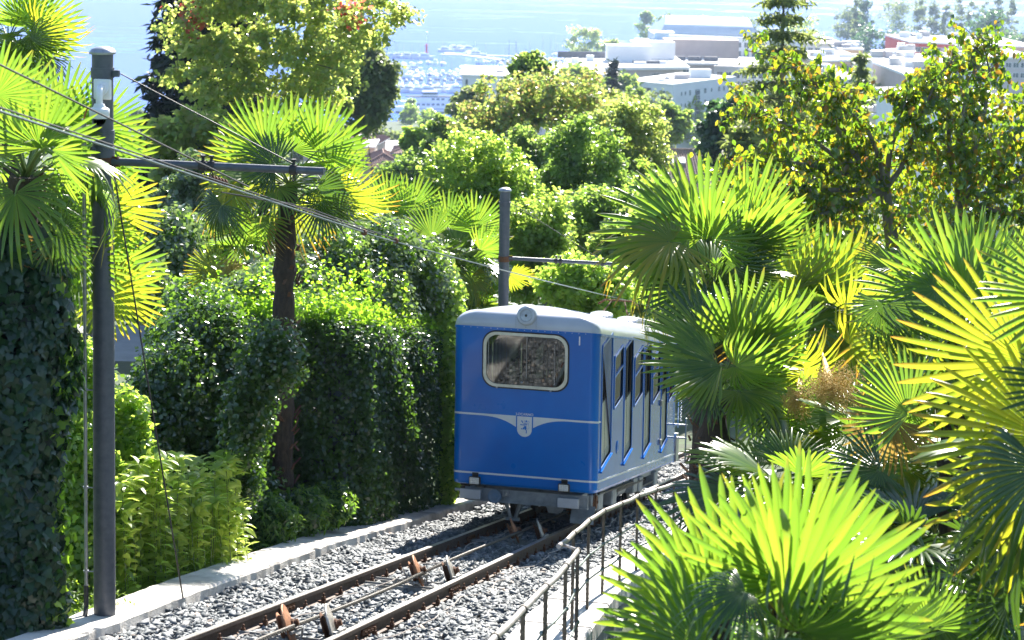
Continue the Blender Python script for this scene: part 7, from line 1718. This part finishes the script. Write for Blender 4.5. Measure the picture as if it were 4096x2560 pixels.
# ------------------------------------------------------------------ road, wall, person and car glimpsed at the left
def road():
    V = []; F = []
    for i, u in enumerate(np.linspace(40, 200, 12)):
        for D in (66, 72): c = at(u, 365, D); V.append((c[0], c[1], at(u, 361+4*math.sin(i*.3)*0, 66)[2]))
    for i in range(11): F.append((i*2, i*2+2, i*2+3, i*2+1))
    V = np.array(V); V[:, 2] = np.mean(V[:, 2]); zr = V[0, 2]
    mb = MB(); mb.prism([V[0], V[-2], V[-1], V[1]], -Z*.5); o = mb.build('road', M['asphalt']); tag(o, kind='structure'); return zr
zr = road()
a, b = at(112, 350, 74), at(170, 350, 74); mb = MB(); rng = np.random.default_rng(3)
g = thing('stone_wall', 'grey garden stone wall behind the road right of the pole', 'wall', ((a+b)/2)[:2].tolist()+[zr])
x = a[0]
mb.prism([(a[0], a[1], zr-.3), (b[0], a[1], zr-.3), (b[0], a[1]+.4, zr-.3), (a[0], a[1]+.4, zr-.3)], Z*1.75); mb.build('wall_core', M['stone_wall'], g)
mb = MB()
for r in range(6):
    x = a[0]+rng.uniform(-.2, .1)
    while x < b[0]: w_ = rng.uniform(.25, .55); mb.bbox((x+w_/2, a[1]-.02, zr+.12+r*.25), np.array([1., 0, 0]), np.array([0, 1., 0]), Z, w_/2-.015, .06+rng.uniform(0, .03), .11, .02); x += w_
so = mb.build('wall_stones', M['stone_wall'], g); so['kind'] = 'stuff'
def person():
    c = at(86, 376, 66); c = np.array([c[0], c[1], zr]); t = thing('person', 'person in dark clothes and cap seen from behind on the road', 'person', c)
    J = [(0, 0, .95), (0, 0, 1.15), (0, .01, 1.40), (0, .02, 1.50), (0, .02, 1.60), (0, .02, 1.70), (-.19, 0, 1.40), (-.25, .02, 1.14), (-.22, -.12, .92), (.19, 0, 1.40), (.25, .02, 1.14), (.22, -.12, .92), (-.10, 0, .90), (-.11, .04, .50), (-.12, 0, .08), (-.12, -.13, .04), (.10, 0, .90), (.11, -.08, .50), (.12, .06, .08), (.12, -.07, .04)]
    Ed = [(0, 1), (1, 2), (2, 3), (3, 4), (4, 5), (2, 6), (6, 7), (7, 8), (2, 9), (9, 10), (10, 11), (0, 12), (12, 13), (13, 14), (14, 15), (0, 16), (16, 17), (17, 18), (18, 19)]
    Rr = [.15, .14, .16, .06, .095, .085, .065, .05, .035, .065, .05, .035, .10, .07, .045, .04, .10, .07, .045, .04]
    me = bpy.data.meshes.new('body'); me.from_pydata(J, Ed, []); me.materials.append(M['skin'])
    o = link('body', me, t); me.skin_vertices or None
    md = o.modifiers.new('skin', 'SKIN')
    if not me.skin_vertices: me.attributes
    for i, r in enumerate(Rr): me.skin_vertices[0].data[i].radius = (r, r*.85)
    me.skin_vertices[0].data[0].use_root = True
    s = o.modifiers.new('sub', 'SUBSURF'); s.levels = 1; s.render_levels = 1
    mb = MB(); mb.lathe(c+Z*.88, Z, [(0, .20), (.1, .18), (.3, .18), (.5, .22), (.56, .16), (.6, .08)], 14); mb.tube([c+np.array([-.19, 0, 1.42]), c+np.array([-.25, .01, 1.18])], .07, 8); mb.tube([c+np.array([.19, 0, 1.42]), c+np.array([.25, .01, 1.18])], .07, 8); mb.build('shirt', M['dark_cloth'], t, True)
    mb = MB(); mb.lathe(c+Z*.80, Z, [(0, .20), (.15, .19)], 14)
    for s_ in (-1, 1): mb.tube([c+np.array([s_*.10, 0, .92]), c+np.array([s_*.11, 0, .52])], .115, 8)
    mb.build('shorts', M['navy_cloth'], t, True)
    mb = MB(); mb.lathe(c+np.array([0, .02, 1.66]), Z, [(0, .112), (.06, .11), (.12, .07), (.135, .0)], 14); mb.box(c+np.array([0, .14, 1.67]), np.array([1., 0, 0]), np.array([0, 1., 0]), Z, .07, .05, .008); mb.build('cap', M['dark_cloth'], t, True)
person()
# parked car behind the shrubs and a teal covered table
c = at(318, 500, 33); c[2] = min(gz(c[0], c[1]), c[2]); 
def parked_car(c, yaw, label):
    t = thing('parked_car', label, 'car', c, None); ux = np.array([math.cos(yaw), math.sin(yaw), 0]); uy = np.array([-ux[1], ux[0], 0])
    prof = [(-2.1, .35), (-2.12, .7), (-1.95, .88), (-1.5, .95), (-1.0, 1.40), (.35, 1.45), (1.0, 1.0), (1.85, .88), (2.1, .65), (2.12, .35)]
    mb = MB(); mb.prism([c+ux*x-uy*.84+Z*z_ for x, z_ in prof], uy*1.68); mb.build('body', M['car_white'], t)
    mb = MB(); mb.prism([c+ux*x-uy*.85+Z*z_ for x, z_ in [(-1.35, 1.0), (-.93, 1.34), (.30, 1.38), (.85, 1.02)]], uy*1.70); mb.build('side_glass', M['far_pane'], t)
    for x in (-1.3, 1.3):
        for s_ in (-1, 1):
            mb = MB(); mb.lathe(c+ux*x+uy*s_*.72+Z*.32, uy*s_, [(0, .32), (.16, .32), (.18, .26)], 20); w_ = mb.build('wheel', M['rubber'], t, True); mb = MB(); mb.lathe(c+ux*x+uy*s_*.88+Z*.32, uy*s_, [(0, .2), (.03, .19), (.035, .05)], 14); mb.build('rim', M['galv'], w_, True)
    for s_ in (-1, 1): mb = MB(); mb.box(c+ux*2.11+uy*s_*.6+Z*.66, uy, ux, Z, .17, .02, .07); mb.build('headlight', M['lens'], t)
parked_car(c, math.radians(25), 'white car parked behind the shrubs, glimpsed between trunk and hedge')
c2 = at(300, 478, 36); gzz = gz(c2[0], c2[1]); mb = MB(); mb.prism([(c2[0]-1.2, c2[1], c2[2]), (c2[0]+1.0, c2[1]+.3, c2[2]-.1), (c2[0]+1.0, c2[1]+1.5, c2[2]+.25), (c2[0]-1.2, c2[1]+1.2, c2[2]+.3)], Z*.05)
for dx, dy in ((-1.1, .1), (.9, .35), (.9, 1.35), (-1.1, 1.1)): mb.box((c2[0]+dx, c2[1]+dy, (c2[2]+gzz)/2), np.array([1., 0, 0]), np.array([0, 1., 0]), Z, .03, .03, (c2[2]-gzz)/2+.02)
tag(mb.build('teal_awning', M['teal'], None, loc=(c2[0], c2[1], gzz)), 'teal awning behind the white car between trunk and hedge', 'awning')
# haze
def haze():
    mt, nt, out = new_mat('haze_air'); v = nt.nodes.new("ShaderNodeVolumePrincipled"); v.inputs['Color'].default_value = (.56, .72, 1, 1); v.inputs['Density'].default_value = HAZE_D; v.inputs['Anisotropy'].default_value = .35
    nt.links.new(v.outputs[0], out.inputs['Volume'])
    mb = MB(); mb.box((0, 7000, (LAKE-5+28)/2), np.array([1., 0, 0]), np.array([0, 1., 0]), Z, 9200, 7200, (28-LAKE+5)/2); tag(mb.build('haze', mt), kind='stuff', label='pale blue haze hanging over the lake and town')
HAZE_D = .00011
if HAZE_D > 0: haze()
